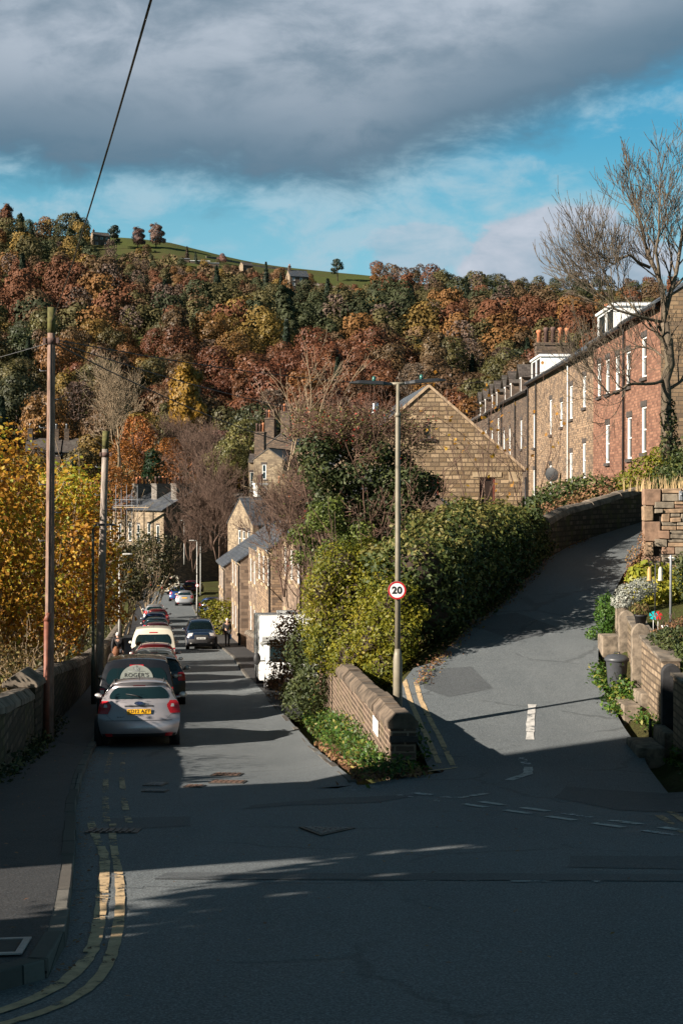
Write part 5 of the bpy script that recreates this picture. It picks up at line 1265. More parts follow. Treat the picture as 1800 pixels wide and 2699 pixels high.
wire('wire leaving the tall pole leftward out of view', (t1.x, t1.y, t1.z-0.75), (-16, 36, 2.2), 0.3, 0.010)
wire('wire from the pale pole across to the cottages', (t2.x, t2.y, t2.z-0.4), (-5.5, 84, -3.6), 0.5, 0.010)
# ------------------------------------------------------------------ hedges, shrubs and near trees
def bush(name, label, cat, lobes, n, size, mat, seed, kind=None, stems=None, lo=0.7, hi=1.06, cull=0.8, low=-0.95, jit=0.25, stemmat=None, asp=0.55, topvar=0.0, core=0):
    o = Vector((lobes[0][0], lobes[0][1], min(l[2]-l[5] for l in lobes)))
    P, d, k = lobes_pts(lobes, n, seed, lo, hi, cull, low); g = np.random.default_rng(seed+1)
    cl = g.uniform(0.2, 0.8, len(lobes)); f = 0.5 + 0.28*np.sin(P[:, 0]*3.1+seed)*np.sin(P[:, 2]*3.7+P[:, 1]*2.3)
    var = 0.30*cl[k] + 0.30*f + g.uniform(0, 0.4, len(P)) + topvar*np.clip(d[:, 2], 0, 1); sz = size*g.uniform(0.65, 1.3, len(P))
    P = P - np.array(o)
    t = thing(name, label, cat, o)
    leaves('foliage', P, sz, var, mat, d, asp, seed+2, t)
    if core:  # solid balls added inside the foliage to block light and darken the gaps
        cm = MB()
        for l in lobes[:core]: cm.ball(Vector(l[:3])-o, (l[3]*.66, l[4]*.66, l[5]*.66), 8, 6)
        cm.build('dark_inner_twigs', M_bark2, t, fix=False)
    if stems: 
        s = MB(); stems.v = [tuple(Vector(p)-o) for p in stems.v]; stems.build('stems', stemmat or M_twig, t, fix=False)
    return t
def gl(x, y, h, rx, ry, rz): return (x, y, gz(x, y)+h, rx, ry, rz)
def twigs(seed, base, n, L, r, lev, spread=0.8, up=0.1, nch=3, ang=0.6, dirz=1.0, tipr=0.007, wander=0.16):
    g = random.Random(seed); out, tips = [], []
    for i in range(n):
        b = base(g); a = g.uniform(0, 2*PI); s = g.uniform(0, spread)
        grow(g, Vector(b), Vector((s*math.cos(a), s*math.sin(a), dirz)), L*g.uniform(0.7, 1.2), r, lev, out, tips, ang, up, nch, wander, 0.66, tipr)
    return limbs_mb(out), tips
def greenery():
    g = random.Random(3)
    # clipped evergreen hedge along the left of the upper lane
    L = []
    for Y, top, wd in ((30.8, -2.55, .55), (31.8, -2.0, .8), (33, -1.5, 1.0), (34.3, -1.25, 1.1), (35.7, -1.0, 1.15), (37, -.85, 1.2), (38.4, -.72, 1.2), (39.8, -.62, 1.2), (41.2, -.56, 1.2), (42.5, -.60, 1.15), (43.8, -.68, 1.1), (45, -.74, 1.05), (46.1, -.92, .95)):
        x = interp(UPL, Y) - wd*0.92; b = zu(Y); h = (top-b)
        L += [(x, Y, b+h*0.68, wd*1.02, 1.0, h*0.36), (x+wd*.18, Y+.3, b+h*0.28, wd, 1.0, h*0.36), (x-wd*0.6, Y, b+h*0.3, wd*.8, 1.0, h*0.5)]
    L = [l for l in L if l[1] > 40 or 900+F*l[0]/l[1] > 1080]; nc = len(L)
    L += [(l[0]+g.uniform(-.9, .9)*l[3], l[1]+g.uniform(-.9, .9), l[2]+g.uniform(.2, .9)*l[5], g.uniform(.25, .45), g.uniform(.25, .45), g.uniform(.22, .4)) for l in L for _ in range(3)]
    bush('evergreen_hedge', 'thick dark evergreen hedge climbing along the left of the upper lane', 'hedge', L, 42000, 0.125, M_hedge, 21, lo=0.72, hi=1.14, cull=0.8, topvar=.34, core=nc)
    # yellow green shrub behind the fork wall
    L = [(0.5, 36, -3.0, 1.2, 1.3, 1.15), (-0.25, 36.3, -3.3, .8, 1.2, 1.0), (1.1, 35.6, -2.55, 1.0, 1.0, 1.0), (0.4, 35.4, -3.9, 1.2, 1.2, .9), (-0.35, 35.8, -2.5, .6, .8, .6), (0.9, 35, -3.5, 1.0, 1.0, .9), (0.1, 36, -2.1, .8, .9, .7), (1.15, 33.6, -3.0, .6, .6, .6), (.8, 33.2, -3.6, .6, .6, .6), (1.2, 34.2, -2.2, .6, .6, .6), (.3, 33.8, -4.0, .6, .6, .5), (1.35, 32.6, -3.4, .45, .5, .5), (1.3, 33, -2.6, .5, .5, .5), (1.0, 32.6, -4.1, .5, .5, .4)]
    st, _ = twigs(31, lambda r: (r.uniform(-.6, 1), 36.3, -5.3), 9, 2.6, 0.03, 2, 0.5)
    bush('yellow_green_shrub', 'bright yellow green shrub rising behind the far end of the fork wall', 'shrub', L + [(l[0]+g.uniform(-1, 1)*l[3], l[1]-g.uniform(0, .8)*l[4], l[2]+g.uniform(-.8, 1)*l[5], .28, .28, .24) for l in L for _ in range(3)], 30000, 0.085, M_lime, 22, stems=st, lo=0.6, hi=1.15, core=len(L))
    # ivy on the far end of the wall and below it
    L = [(-0.45, 36.8, -4.4, .55, .8, .6), (-0.75, 36.2, -5.0, .5, .9, .7), (-0.9, 37.5, -4.3, .6, .9, .7), (-1.0, 37.0, -5.5, .6, .9, .6), (-0.3, 35.6, -4.0, .45, .8, .35)]
    bush('ivy', 'grey green ivy hanging over the far end of the fork wall', 'ivy', L, 4500, 0.10, M_ivy, 23)
    # ivy smothered mound in front of the gable
    def pl(px, py, Y, r, ry=None, rz=None): q = at(px, py, Y); return (q.x, q.y, q.z, r, ry or r, rz or r*.85)
    g4 = random.Random(41)
    L = [pl(px+g4.uniform(-14, 14), py+g4.uniform(-14, 14), 44+g4.uniform(-.7, .7), g4.uniform(.36, .62)) for px, py in ((838, 1200), (885, 1178), (940, 1186), (990, 1196), (1040, 1228), (1082, 1262), (1110, 1290), (855, 1240), (905, 1245), (960, 1250), (1010, 1275), (1055, 1315), (880, 1292), (930, 1305), (985, 1330), (1030, 1365), (1075, 1340), (900, 1350), (950, 1375), (1000, 1410), (1060, 1400), (1105, 1360), (930, 1430), (980, 1460), (1100, 1420), (870, 1335))]
    st, _ = twigs(32, lambda r: (r.uniform(-.2, 1.6), 44.6, -4.2), 9, 3.2, 0.07, 3, 0.55, tipr=.01)
    bush('ivy_clad_tree', 'dark ivy smothered tree mound in front of the golden gable', 'tree', L, 17000, 0.13, M_ivy, 24, stems=st, stemmat=M_twigred, cull=0.7, lo=.6, hi=1.2)
    L = [pl(px+g4.uniform(-10, 10), py+g4.uniform(-10, 10), 42.5+g4.uniform(-.7, .7), g4.uniform(.22, .42)) for px, py in ((800, 1400), (835, 1375), (880, 1390), (815, 1440), (865, 1440), (905, 1420), (840, 1480), (790, 1465), (925, 1470), (890, 1330), (850, 1350), (945, 1400), (970, 1440))]
    bush('pale_ivy', 'lighter yellow green climbers hanging on the left flank of the ivy mound', 'ivy', L, 3800, 0.12, M_lightivy, 240, cull=.6, lo=.5, hi=1.25)
    # hawthorn with red berries, twiggy
    base = lambda r: tuple(at(r.uniform(800, 1075), r.uniform(1150, 1235), r.uniform(43.4, 46)))
    st, tips = twigs(33, base, 44, .95, 0.022, 3, 1.1, 0.0, 4, 0.8, tipr=0.0075)
    base = lambda r: tuple(at(r.uniform(745, 805), r.uniform(1400, 1640), r.uniform(43, 47)))
    st2, tips2 = twigs(330, base, 9, 1.2, 0.02, 3, 1.0, 0.03, 3, 0.75, tipr=0.0075)
    base = lambda r: tuple(at(r.uniform(960, 1130), r.uniform(1360, 1530), r.uniform(41, 42.5)))
    st3, tips3 = twigs(331, base, 16, .9, 0.02, 2, 1.4, 0.0, 4, 0.8, dirz=.6, tipr=0.0075)
    for q in (st2, st3): st.add(q.v, q.f, 0, True)
    P = np.array([t for t in tips+tips2]); r2 = np.random.default_rng(5); P = P[r2.integers(0, len(P), 9500)] + r2.normal(0, 0.12, (9500, 3)); P = P[P[:, 2] < 2.5]; o = Vector((0, 45.5, -3.2))
    t = thing('hawthorn', 'tangled hawthorn with red berries rising above the ivy mound', 'tree', o)
    leaves('foliage', P-np.array(o), 0.07*r2.uniform(.6, 1.3, len(P)), r2.uniform(0, 1, len(P)), M_berry, None, 0.6, 44, t)
    st.v = [tuple(Vector(p)-o) for p in st.v]; st.build('branches', M_twigred, t, fix=False)
    # long pale shoots sprouting out of it
    g2 = random.Random(9); out, tips = [], []
    for px0, py0, px1, py1 in ((770, 1150, 762, 1010), (800, 1130, 800, 915), (815, 1140, 858, 985), (790, 1160, 700, 1080), (830, 1150, 905, 950), (880, 1130, 955, 960), (760, 1180, 745, 1020), (850, 1120, 890, 1000), (780, 1120, 820, 1000)):
        a, b = at(px0, py0+60, 45.5+g2.uniform(-.6, .6)), at(px1, py1, 45.5+g2.uniform(-.6, .6)); n = 6
        pts = [a.lerp(b, i/n) + Vector((0.25*math.sin(PI*i/n)*(1 if px1 > px0 else -1)*-1, 0, 0.1*math.sin(PI*i/n))) for i in range(n+1)]
        out.append((pts, [0.028*(1-.75*i/n) for i in range(n+1)], 2))
        for q in range(5):
            i = g2.randint(2, n-1); grow(g2, pts[i], (pts[i+1]-pts[i]).normalized()+Vector((g2.gauss(0, .5), g2.gauss(0, .3), .1)), g2.uniform(.5, 1.2), 0.012, 1, out, tips, 0.5, 0.05, 2, 0.1, 0.6, 0.006)
    m = limbs_mb(out); tag(m.build('bare_saplings', M_twigpale, fix=False), 'cluster of long bare shoots reaching up from the hawthorn into the wooded view', 'sapling')
    # red brown bramble bank down to the lower road
    L = []
    for Y in np.arange(37.5, 60, 1.5):
        x = interp(KERBR, Y)+1.9; b = zl(Y)
        L += [(x, Y, b+.9, .9, .9, .9), (x+1.0, Y+.4, b+1.9, 1.0, .9, 1.0), (x+2.0, Y, b+2.9, 1.0, 1.0, 1.0)]
    L = [l for l in L if not (40.5 < l[1] < 49 and l[0] < interp(KERBR, l[1])+2.0) and not (48.9 < l[1] < 58 and l[0] < interp(KERBR, l[1])+3.4)]
    st, _ = twigs(34, lambda r: (lambda Y: (interp(KERBR, Y)+r.uniform(2.3, 4.0), Y, zl(Y)+1.0))(r.uniform(38, 58)), 40, 1.8, 0.02, 2, 0.9, 0.0, 3, 0.7)
    bush('bramble_bank', 'pinkish brown brambles tumbling down the bank behind the white motorhome', 'brambles', L, 15000, 0.11, M_bramble, 25, stems=st, stemmat=M_twigred)
    L = [pl(px, py, 45.6+.5*(i % 3), r) for i, (px, py, r) in enumerate(((738, 1690, .4), (765, 1650, .5), (742, 1745, .45), (775, 1720, .55), (735, 1800, .4), (770, 1790, .55), (800, 1750, .6), (795, 1680, .6), (720, 1850, .3), (758, 1850, .4), (790, 1840, .5), (715, 1800, .25)))]
    bush('bramble_clump', 'orange brown brambles hanging over the front of the white motorhome', 'brambles', L, 5200, 0.10, M_bramble, 251, cull=.6, lo=.5, hi=1.2)
    # green weeds at the foot of the fork wall and along the kerb
    def weeds(name, label, pts, n, size, mat, seed, hh=0.3):
        r = np.random.default_rng(seed); P = []
        for _ in range(n):
            a = pts[r.integers(0, len(pts))]; x, y = a[0]+r.normal(0, a[2]), a[1]+r.normal(0, a[2]*1.4); h = abs(r.normal(0, hh*0.5))
            if y >= 21.9 and x < interp(KERBR, y)+0.15 and x > interp(KERB, y): continue
            P.append((x, y, gz(x, y)+0.05+h*a[3]))
        P = np.array(P)
        o = leaves(name, P, size*r.uniform(.6, 1.4, len(P)), r.uniform(0, 1, len(P))**1.2, mat, np.tile([0, -.3, .8], (len(P), 1)), 0.5, seed)
        return tag(o, label, 'plants', kind='stuff')
    W = [(interp(KERBR, Y)+a, Y, .17, q) for Y in np.arange(22.6, 38, .35) for a, q in ((.62, 1.0), (.85, 1.2))]
    W = [w for w in W if w[0] < 1.03-1.33*(w[1]-24)/14-.22 or w[1] < 23.6] + [(0.75, 23.3, .18, .9), (1.1, 23.3, .2, .8), (.45, 22.9, .2, .8), (.9, 22.9, .15, .5), (1.45, 24.5, .08, .9), (1.42, 25.5, .1, 1), (1.4, 26.5, .1, 1.1)]
    weeds('verge_weeds', 'fresh green weeds along the foot of the fork wall', W, 4200, 0.085, M_green, 51, .20)
    weeds('verge_litter', 'dry straw and fallen leaves on the tip of the verge', [(.45, 22.6, .22, .1), (.3, 23.2, .2, .15), (.05, 24, .2, .15), (-.15, 25, .15, .2), (1.0, 22.9, .2, .1), (-.4, 27.5, .15, .2), (-.7, 30, .15, .2), (.25, 22.3, .15, .1), (-.25, 26.2, .12, .2), (-.55, 28.6, .12, .2), (.55, 22.9, .2, .1)], 3600, 0.10, M_bramble, 52, .08)
    weeds('gutter_leaves', 'fallen brown leaves gathered along the hedge side of the upper lane', [(interp(UPL, Y)+.05, Y, .12, .05) for Y in np.arange(30.5, 50, .5)], 1800, 0.07, M_bramble, 53, .05)
    W = [(interp(WALLX, Y)+.12, Y, .10, .8) for Y in list(np.arange(20.5, 36, .8))+[27.5, 28, 28.5, 31, 31.4]]
    weeds('wall_foot_weeds', 'dark green weeds at the foot of the left roadside wall', W, 1500, 0.10, M_ivy, 54, .35)
    W = [(interp(KERBR, Y)+1.5, Y, .18, .8) for Y in np.arange(39, 62, .8)]
    weeds('bank_weeds', 'rough green weeds along the right pavement of the lower road', W, 2600, 0.13, M_green, 55, .5)
    r = np.random.default_rng(59); P = []
    for _ in range(150): P.append((r.uniform(-2.2, 4.2), r.uniform(8.2, 24)))
    for _ in range(260): Y = r.uniform(8.3, 30); P.append((interp(KERB, Y)+abs(r.normal(.06, .09)), Y))
    for _ in range(120): Y = r.uniform(9, 30); P.append((interp(KERB, Y)-r.uniform(.3, 1.5), Y))
    P = np.array([(a, b, zl(b)+.018 + (.12 if a < interp(KERB, b)-.02 else 0)) for a, b in P if near_ground(a, b) < zl(b)+.05])
    o = leaves('fallen_leaves', P, r.uniform(.02, .055, len(P)), r.uniform(.2, .75, len(P)), M_bramble, np.tile([0, 0, 4.0], (len(P), 1)), .6, 60); tag(o, 'scattered fallen leaves on the shaded road and along the left kerb', 'leaves', kind='stuff')
    # brambles behind the left wall
    L = []
    for Y in np.arange(22, 47, 1.3):
        x = interp(WALLX, Y)-1.3; zt = interp([(21, -3.2), (26, -3.75), (30, -4.1), (36, -4.5), (45, -5.4), (50, -6)], Y)
        L += [(x, Y, zt-.35+g.uniform(-.1, .25), .8, .9, .75), (x-1.1, Y+.5, zt+.1+g.uniform(-.2, .4), 1.0, 1.0, 1.0), (x-2.4, Y, zt+.4+g.uniform(-.2, .5), 1.2, 1.2, 1.3), (x-2.0, Y, zt-1.2, 1.4, 1.2, 1.4)]
    st, _ = twigs(35, lambda r: (lambda Y: (interp(WALLX, Y)-r.uniform(.8, 2.6), Y, zl(Y)+.6))(r.uniform(26, 46)), 26, 1.2, 0.014, 2, 0.6, 0.05, 3, 0.5)
    bush('undergrowth', 'brown and straw coloured undergrowth spilling behind the left roadside wall', 'brambles', L, 24000, 0.10, M_under, 26, stems=st, stemmat=M_twigpale)
    L = []
    for Y in np.arange(47, 118, 2.6):
        x = interp(WALLX, Y)-1.7; b = zl(Y)
        L += [(x, Y, b+.6+g.uniform(-.2, .5), 1.1, 1.3, .9), (x-1.8, Y+1, b+.9+g.uniform(-.3, .8), 1.4, 1.4, 1.3), (x-3.8, Y, b+.9+g.uniform(-.3, 1.0), 1.9, 1.6, 1.6), (x-6.5, Y, b+.4+g.uniform(-.3, 1.2), 2.2, 1.8, 1.9)]
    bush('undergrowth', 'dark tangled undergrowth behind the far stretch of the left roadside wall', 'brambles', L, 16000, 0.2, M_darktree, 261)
    # bushes behind the upper wall, below the terrace
    def row(name, label, spots, n, size, mat, seed, cat='shrub'):
        bush(name, label, cat, spots, n, size, mat, seed)
    row('evergreen_bush', 'dark glossy bush at the foot of the terrace behind the upper wall', [(8.6, 55, -.4, 1.2, 1.0, .7), (9.8, 56, -.2, 1.2, 1.0, .75), (10.9, 56.6, -.3, 1.0, 1.0, .7), (7.6, 53.5, -.9, 1.0, 1.0, .7)], 3800, 0.16, M_hedge, 27)
    row('bramble_bush', 'reddish brown brambles along the top of the upper lane wall', [(7.4, 51, -1.1, 1.0, 1.0, .55), (8.6, 52.5, -.75, 1.0, 1.0, .55), (9.8, 54.3, -.45, 1.0, 1.0, .55), (11, 56, -.15, 1.0, 1.0, .6), (12.2, 57.3, .1, 1, .8, .6), (6.5, 49.5, -1.3, .8, .8, .5)], 3600, 0.11, M_bramble, 28, 'brambles')
    row('laurel_bush', 'green and yellow bush against the reddish end of the terrace', [(12.0, 55.2, .55, .9, .8, .75), (12.7, 56, .9, .8, .8, .8), (11.4, 55, .2, .8, .8, .6)], 2600, 0.14, M_lime, 29)
    row('holly_bush', 'dark holly bush at the foot of the big bare tree', [(13.2, 53, 1.0, .9, .9, 1.0), (12.6, 52.4, .4, .8, .8, .8), (14, 52.6, 1.4, 1.0, .9, 1.1), (13.4, 51.8, .1, 1.2, .9, .8)], 3800, 0.13, M_hedge, 30)
    row('garden_shrub', 'rounded yellowish green conifer shrub beside the far buff garden wall', [(-8.4, 100, -8.9, 1.5, 1.2, 1.0), (-9.2, 100.5, -8.7, 1.0, 1.0, .8), (-7.6, 99.5, -9.2, 1.1, 1, .9), (-8.4, 100, -9.9, 1.2, 1, .9)], 2600, 0.2, M_lime, 36)
greenery()

def near_trees():
    # ---- maples behind the left wall
    def maple(label, x, y, z0, H, r, seed, n, mat, bias=0.0, size=0.2, stems=7):
        z0 = gz(x, y) if z0 is None else z0; g = random.Random(seed); out, tips = [], []
        for i in range(stems):
            a = 2*PI*i/stems+g.uniform(-.3, .3); s = g.uniform(0.10, 0.5)
            grow(g, Vector((0.25*math.cos(a), 0.25*math.sin(a), -0.3)), Vector((s*math.cos(a), s*math.sin(a), 1)), H*0.5, 0.085, 3, out, tips, 0.6, 0.12, 4, 0.10, 0.62, 0.010)
        t = thing('maple_tree', label, 'tree', (x, y, z0))
        limbs_mb(out).build('branches', M_twigpale, t, fix=False)
        L = crown_lobes(r, H*0.86, seed, 16, H*0.12, 0.95); P, d, k = lobes_pts(L, n, seed, 0.45, 1.05, 0.6)
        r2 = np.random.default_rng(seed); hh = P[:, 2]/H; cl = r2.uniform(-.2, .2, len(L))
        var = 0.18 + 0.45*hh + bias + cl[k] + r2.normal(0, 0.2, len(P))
        keep = r2.random(len(P)) < np.clip(0.45+hh*1.1, 0, 1); wx = interp(WALLX, y); keep &= (x + P[:, 0] < wx-.2) | (z0 + P[:, 2] > zl(y)+2.5)
        P, d, var = P[keep], d[keep], var[keep]
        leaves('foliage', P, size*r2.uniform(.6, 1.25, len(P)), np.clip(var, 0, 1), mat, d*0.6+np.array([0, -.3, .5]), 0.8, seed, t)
    maple('large yellow and orange maple directly behind the tall left pole', -10.8, 40.5, -7.0, 9.0, 3.9, 71, 15000, M_autumn, .05, .14)
    maple('yellow green maple at the far left edge of the view', -13.0, 39.5, -7.2, 9.4, 3.4, 72, 13000, M_autumn, 0.06, .15)
    maple('green topped maple right of the tall pole and behind the pale pole', -10.4, 50.5, -8.0, 9.5, 3.9, 73, 16000, M_autumn, 0.06, .15)
    maple('yellow and green maple overhanging the wall behind the pale pole', -14.0, 67, -9.0, 7.8, 3.0, 74, 8000, M_autumn, 0.12, .18)
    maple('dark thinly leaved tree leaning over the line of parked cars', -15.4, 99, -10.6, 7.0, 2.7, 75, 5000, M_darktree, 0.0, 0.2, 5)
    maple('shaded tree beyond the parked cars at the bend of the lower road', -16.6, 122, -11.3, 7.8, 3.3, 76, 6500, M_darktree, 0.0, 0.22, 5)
    # ---- big bare tree on the right
    g = random.Random(5); out, tips = [], []; Yt = 50.5; o = at(1762, 1190, Yt)
    def limb(pp, r0, r1, lev, nch, Ls, seedang=0.7, fr=0.25):
        pts = [at(a if a > 1640 else 1640-(1640-a)*.62, b if b > 800 else 800+(b-800)*.86, Yt+c) for a, b, c in pp]; n = len(pts); r0 *= .68
        # round the polyline off
        q = [pts[0]]
        for a, b in zip(pts, pts[1:]): q += [a.lerp(b, .5)+Vector((g.gauss(0, .05), g.gauss(0, .05), g.gauss(0, .05))), b]
        m = len(q); rad = [r0+(r1-r0)*i/(m-1) for i in range(m)]; out.append((q, rad, 5))
        nch = int(nch*1.5)
        for i in range(nch):
            f = fr + (1-fr)*(i+g.random())/nch; k = min(int(f*(m-1)), m-2); p = q[k].lerp(q[k+1], f*(m-1)-k); d = (q[k+1]-q[k]).normalized()
            s = d.cross(Vector((g.gauss(0, 1), g.gauss(0, 1), g.gauss(0, 1)))).normalized(); a = seedang*g.uniform(.6, 1.2)
            grow(g, p, d*math.cos(a)+s*math.sin(a)+Vector((0, 0, .12)), Ls*g.uniform(.7, 1.2)*(1-.3*f), max(0.016, rad[k]*0.45), lev, out, tips, 0.55, 0.13, 3, 0.11, 0.74, 0.0078)
    limb([(1762, 1200, 0), (1755, 1030, 0), (1765, 960, 0), (1747, 850, 0)], 0.27, 0.17, 2, 3, 1.6, fr=.5)
    limb([(1747, 850, 0), (1738, 730, .1), (1712, 660, .2), (1690, 560, .2), (1668, 470, .1)], 0.15, 0.03, 3, 11, 1.45)
    limb([(1747, 850, 0), (1768, 760, .3), (1790, 640, .5), (1815, 480, .6), (1825, 380, .6)], 0.14, 0.03, 3, 11, 1.5)
    limb([(1738, 730, .1), (1727, 640, -.3), (1735, 540, -.5), (1738, 420, -.5)], 0.09, 0.02, 3, 9, 1.35)
    limb([(1712, 690, .2), (1660, 650, -.2), (1600, 680, -.3), (1560, 660, -.3)], 0.09, 0.02, 3, 9, 1.6)
    limb([(1747, 850, 0), (1690, 835, -.5), (1606, 815, -.8), (1540, 770, -.8), (1500, 740, -.8)], 0.09, 0.02, 3, 11, 1.7)
    limb([(1690, 835, -.5), (1640, 770, .2), (1590, 735, .5), (1555, 690, .6)], 0.055, 0.015, 3, 7, 1.5)
    limb([(1755, 1000, 0), (1700, 1012, -.8), (1652, 1015, -1.2), (1587, 1042, -1.4), (1520, 985, -1.6), (1470, 945, -1.7)], 0.09, 0.02, 3, 10, 1.5)
    limb([(1765, 960, 0), (1720, 920, .6), (1680, 915, .9), (1640, 930, 1.1)], 0.07, 0.02, 2, 7, 1.5)
    limb([(1755, 1030, 0), (1800, 1000, .5), (1850, 960, .8)], 0.10, 0.03, 3, 7, 1.8)
    limb([(1768, 760, .3), (1830, 690, .6), (1870, 600, .8)], 0.08, 0.02, 3, 8, 1.4)
    t = thing('bare_tree', 'big leafless tree with mossy limbs spread before the terrace on the right', 'tree', o)
    m = limbs_mb(out); m.v = [tuple(Vector(p)-o) for p in m.v]; m.build('limbs', barkmat('mossy_bark', (0.16, 0.125, 0.092), 0.3), t, fix=False)
    L = [(.0, -.05, .2, .36, .36, .7), (-.02, 0, 1.1, .30, .30, .8)]
    P, d, k = lobes_pts(L, 700, 80); leaves('ivy_on_trunk', P, 0.13, np.random.default_rng(3).uniform(0, .9, len(P)), M_ivy, d, .6, 81, t)
    # ---- bare trees of the middle distance: two forms, copied
    def bare(seed, H, lev, name, stems=3, tipr=0.012):
        g = random.Random(seed); out, tips = [], []
        for i in range(stems):
            a = g.uniform(0, 2*PI); s = g.uniform(.05, .45)
            grow(g, Vector((.2*math.cos(a), .2*math.sin(a), -.5)), Vector((s*math.cos(a), s*math.sin(a), 1)), H*.52, .11, lev, out, tips, .62, .1, 5, .13, .66, tipr)
        return limbs_mb(out)
    kinds = [bare(91, 10, 4, 'a', 3, .02), bare(92, 9, 4, 'b', 4, .02), bare(93, 12, 4, 'c', 2, .02)]
    meshes = []
    for k in kinds:
        o2 = k.build('bare_tree', M_twig, fix=False); meshes.append(o2.data); bpy.data.objects.remove(o2)
    pale = [m.copy() for m in meshes]
    for m in pale: m.materials.clear(); m.materials.append(M_twigpale)
    def put(label, px, py, Y, k, s, pal=False, group=None):
        q = at(px, py, Y); o = bpy.data.objects.new('bare_tree', (pale if pal else meshes)[k]); COL.objects.link(o); o.location = q; o.scale = (s,)*3; o.rotation_euler.z = px*0.7; tag(o, label, 'tree', group)
    put('large pale leafless tree above the far left terrace', 318, 1240, 215, 2, 1.45, True)
    grp = 'brown leafless trees of the valley bottom'; lab = 'brown leafless tree in the valley between the far terrace and the cottages'
    for px, py, Y, k, s in ((545, 1400, 175, 0, 1.0), (560, 1440, 150, 1, .85), (530, 1330, 205, 2, 1.0), (500, 1470, 170, 1, .7), (575, 1470, 138, 0, .7), (520, 1250, 228, 1, 1.0), (470, 1260, 232, 2, .9), (425, 1290, 230, 1, .8), (510, 1500, 150, 2, .55)):
        put(lab, px, py, Y, k, s, k == 1 and px > 560, grp)
    put('bare pale tree with curving limbs between the cottages and the hawthorn', 792, 1440, 62, 1, .40, True)
    put('bare twiggy tree in front of the cottage fronts', 800, 1500, 56, 0, .42)
    put('leafless tree shading the nearest cottage by the motorhome', 745, 1560, 60, 2, .42)
    # saplings with a few orange leaves before the gable
    st, tips = twigs(95, lambda r: (r.uniform(5.2, 8.6), r.uniform(58, 60), -1.9), 7, 3.2, 0.03, 2, .35, .1, 4, .5, tipr=.009)
    o = Vector((7, 59, -2)); t = thing('young_maple', 'thin sapling with a few orange leaves before the golden gable doorway', 'sapling', o)
    st.v = [tuple(Vector(p)-o) for p in st.v]; st.build('stems', M_twig, t, fix=False)
    r2 = np.random.default_rng(8); P = np.array(tips)[r2.integers(0, len(tips), 240)] + r2.normal(0, .2, (240, 3)); P = P[P[:, 2] < 0.1] if (P[:, 2] < 0.1).sum() > 20 else P[:80]
    leaves('foliage', P-np.array(o), .2, r2.uniform(.3, .65, len(P)), M_autumn, None, .8, 96, t)
    # conifer and birches at the foot of the hill
    def hilltree(px, py, Y, tone, proto, s, lab, sz=1.0, col=None):
        q = at(px, py, Y); o = wood_tree(q.x, Y, tone, proto, s, sz, lab, col); o.location.z = q.z
    hilltree(412, 1290, 218, 'green', 2, .52, 'small dark evergreen tree behind the chimneys of the far terrace', 1.0, (.014, .04, .014))
    for px, py, Y, s, col, lab in ((325, 1330, 222, .85, (.30, .115, .03), 'orange birch left of the dark evergreen above the far terrace'), (360, 1270, 226, .9, (.28, .11, .03), 'taller orange birch behind the pale leafless tree'), (448, 1290, 222, .7, (.33, .135, .03), 'bright orange birch right of the dark evergreen'), (475, 1330, 214, .8, (.24, .10, .035), 'dull orange birch low behind the far terrace'), (300, 1400, 206, .8, (.30, .12, .03), 'orange birch at the left end of the far terrace')):
        hilltree(px, py, Y, 'orange', 6 if px % 2 else 7, s, lab, 1.0, col)
    for px, Y, s in ((510, 232, .9), (545, 236, .9), (585, 232, .95), (620, 238, .9), (655, 232, .9), (690, 236, .8)):
        q = at(px, 1230, Y); o = wood_tree(q.x, Y, 'grey', 6 if px % 2 else 7, s, .9, None, (.16, .085, .075)); o.location.z = q.z-4
        tag(o, 'purplish brown leafless birch low at the foot of the wooded hill', 'tree', 'birches at the foot of the hill')
    hilltree(490, 1185, 240, 'gold', 5, 1.0, 'golden larch standing at the foot of the dark hillside', 1.15, (.27, .145, .02))
    hilltree(645, 1260, 196, 'olive', 1, .7, 'olive shrub tree left of the tall pale house', 1.0, (.11, .105, .03))
    hilltree(600, 1290, 190, 'olive', 3, .6, 'grey green willow in the valley below the birches', 1.0, (.13, .12, .04))
near_trees()
# ------------------------------------------------------------------ vehicles
M_tyre = plain('tyre_rubber', (0.014, 0.014, 0.015), 0.85, 0, 0.2, 20)
M_rim = plain('alloy_rim', (0.38, 0.39, 0.40), 0.35, 0.7, 0.1)
M_blackpl = plain('black_plastic', (0.018, 0.018, 0.02), 0.6, 0, 0.2, 30)
M_carglass = glassmat('car_glass', (0.006, 0.016, 0.019), 0.08)
M_clear = glassmat('clear_car_glass', (0.01, 0.02, 0.022), 0.04, 0.6)
M_tail = plain('tail_light_red', (0.42, 0.012, 0.018), 0.12, 0, 0.1, 9, coat=0.8)
M_lightw = plain('light_clear', (0.62, 0.60, 0.58), 0.12, 0.2, 0.1, 9, coat=0.8)
M_plate_y = plain('plate_yellow', (0.70, 0.36, 0.012), 0.4, 0, 0.05)
M_plate_w = plain('plate_white', (0.70, 0.70, 0.68), 0.4, 0, 0.05)
M_chrome = plain('chrome', (0.6, 0.6, 0.62), 0.12, 1.0, 0.05)
M_emblem = plain('emblem_blue', (0.02, 0.03, 0.10), 0.3)
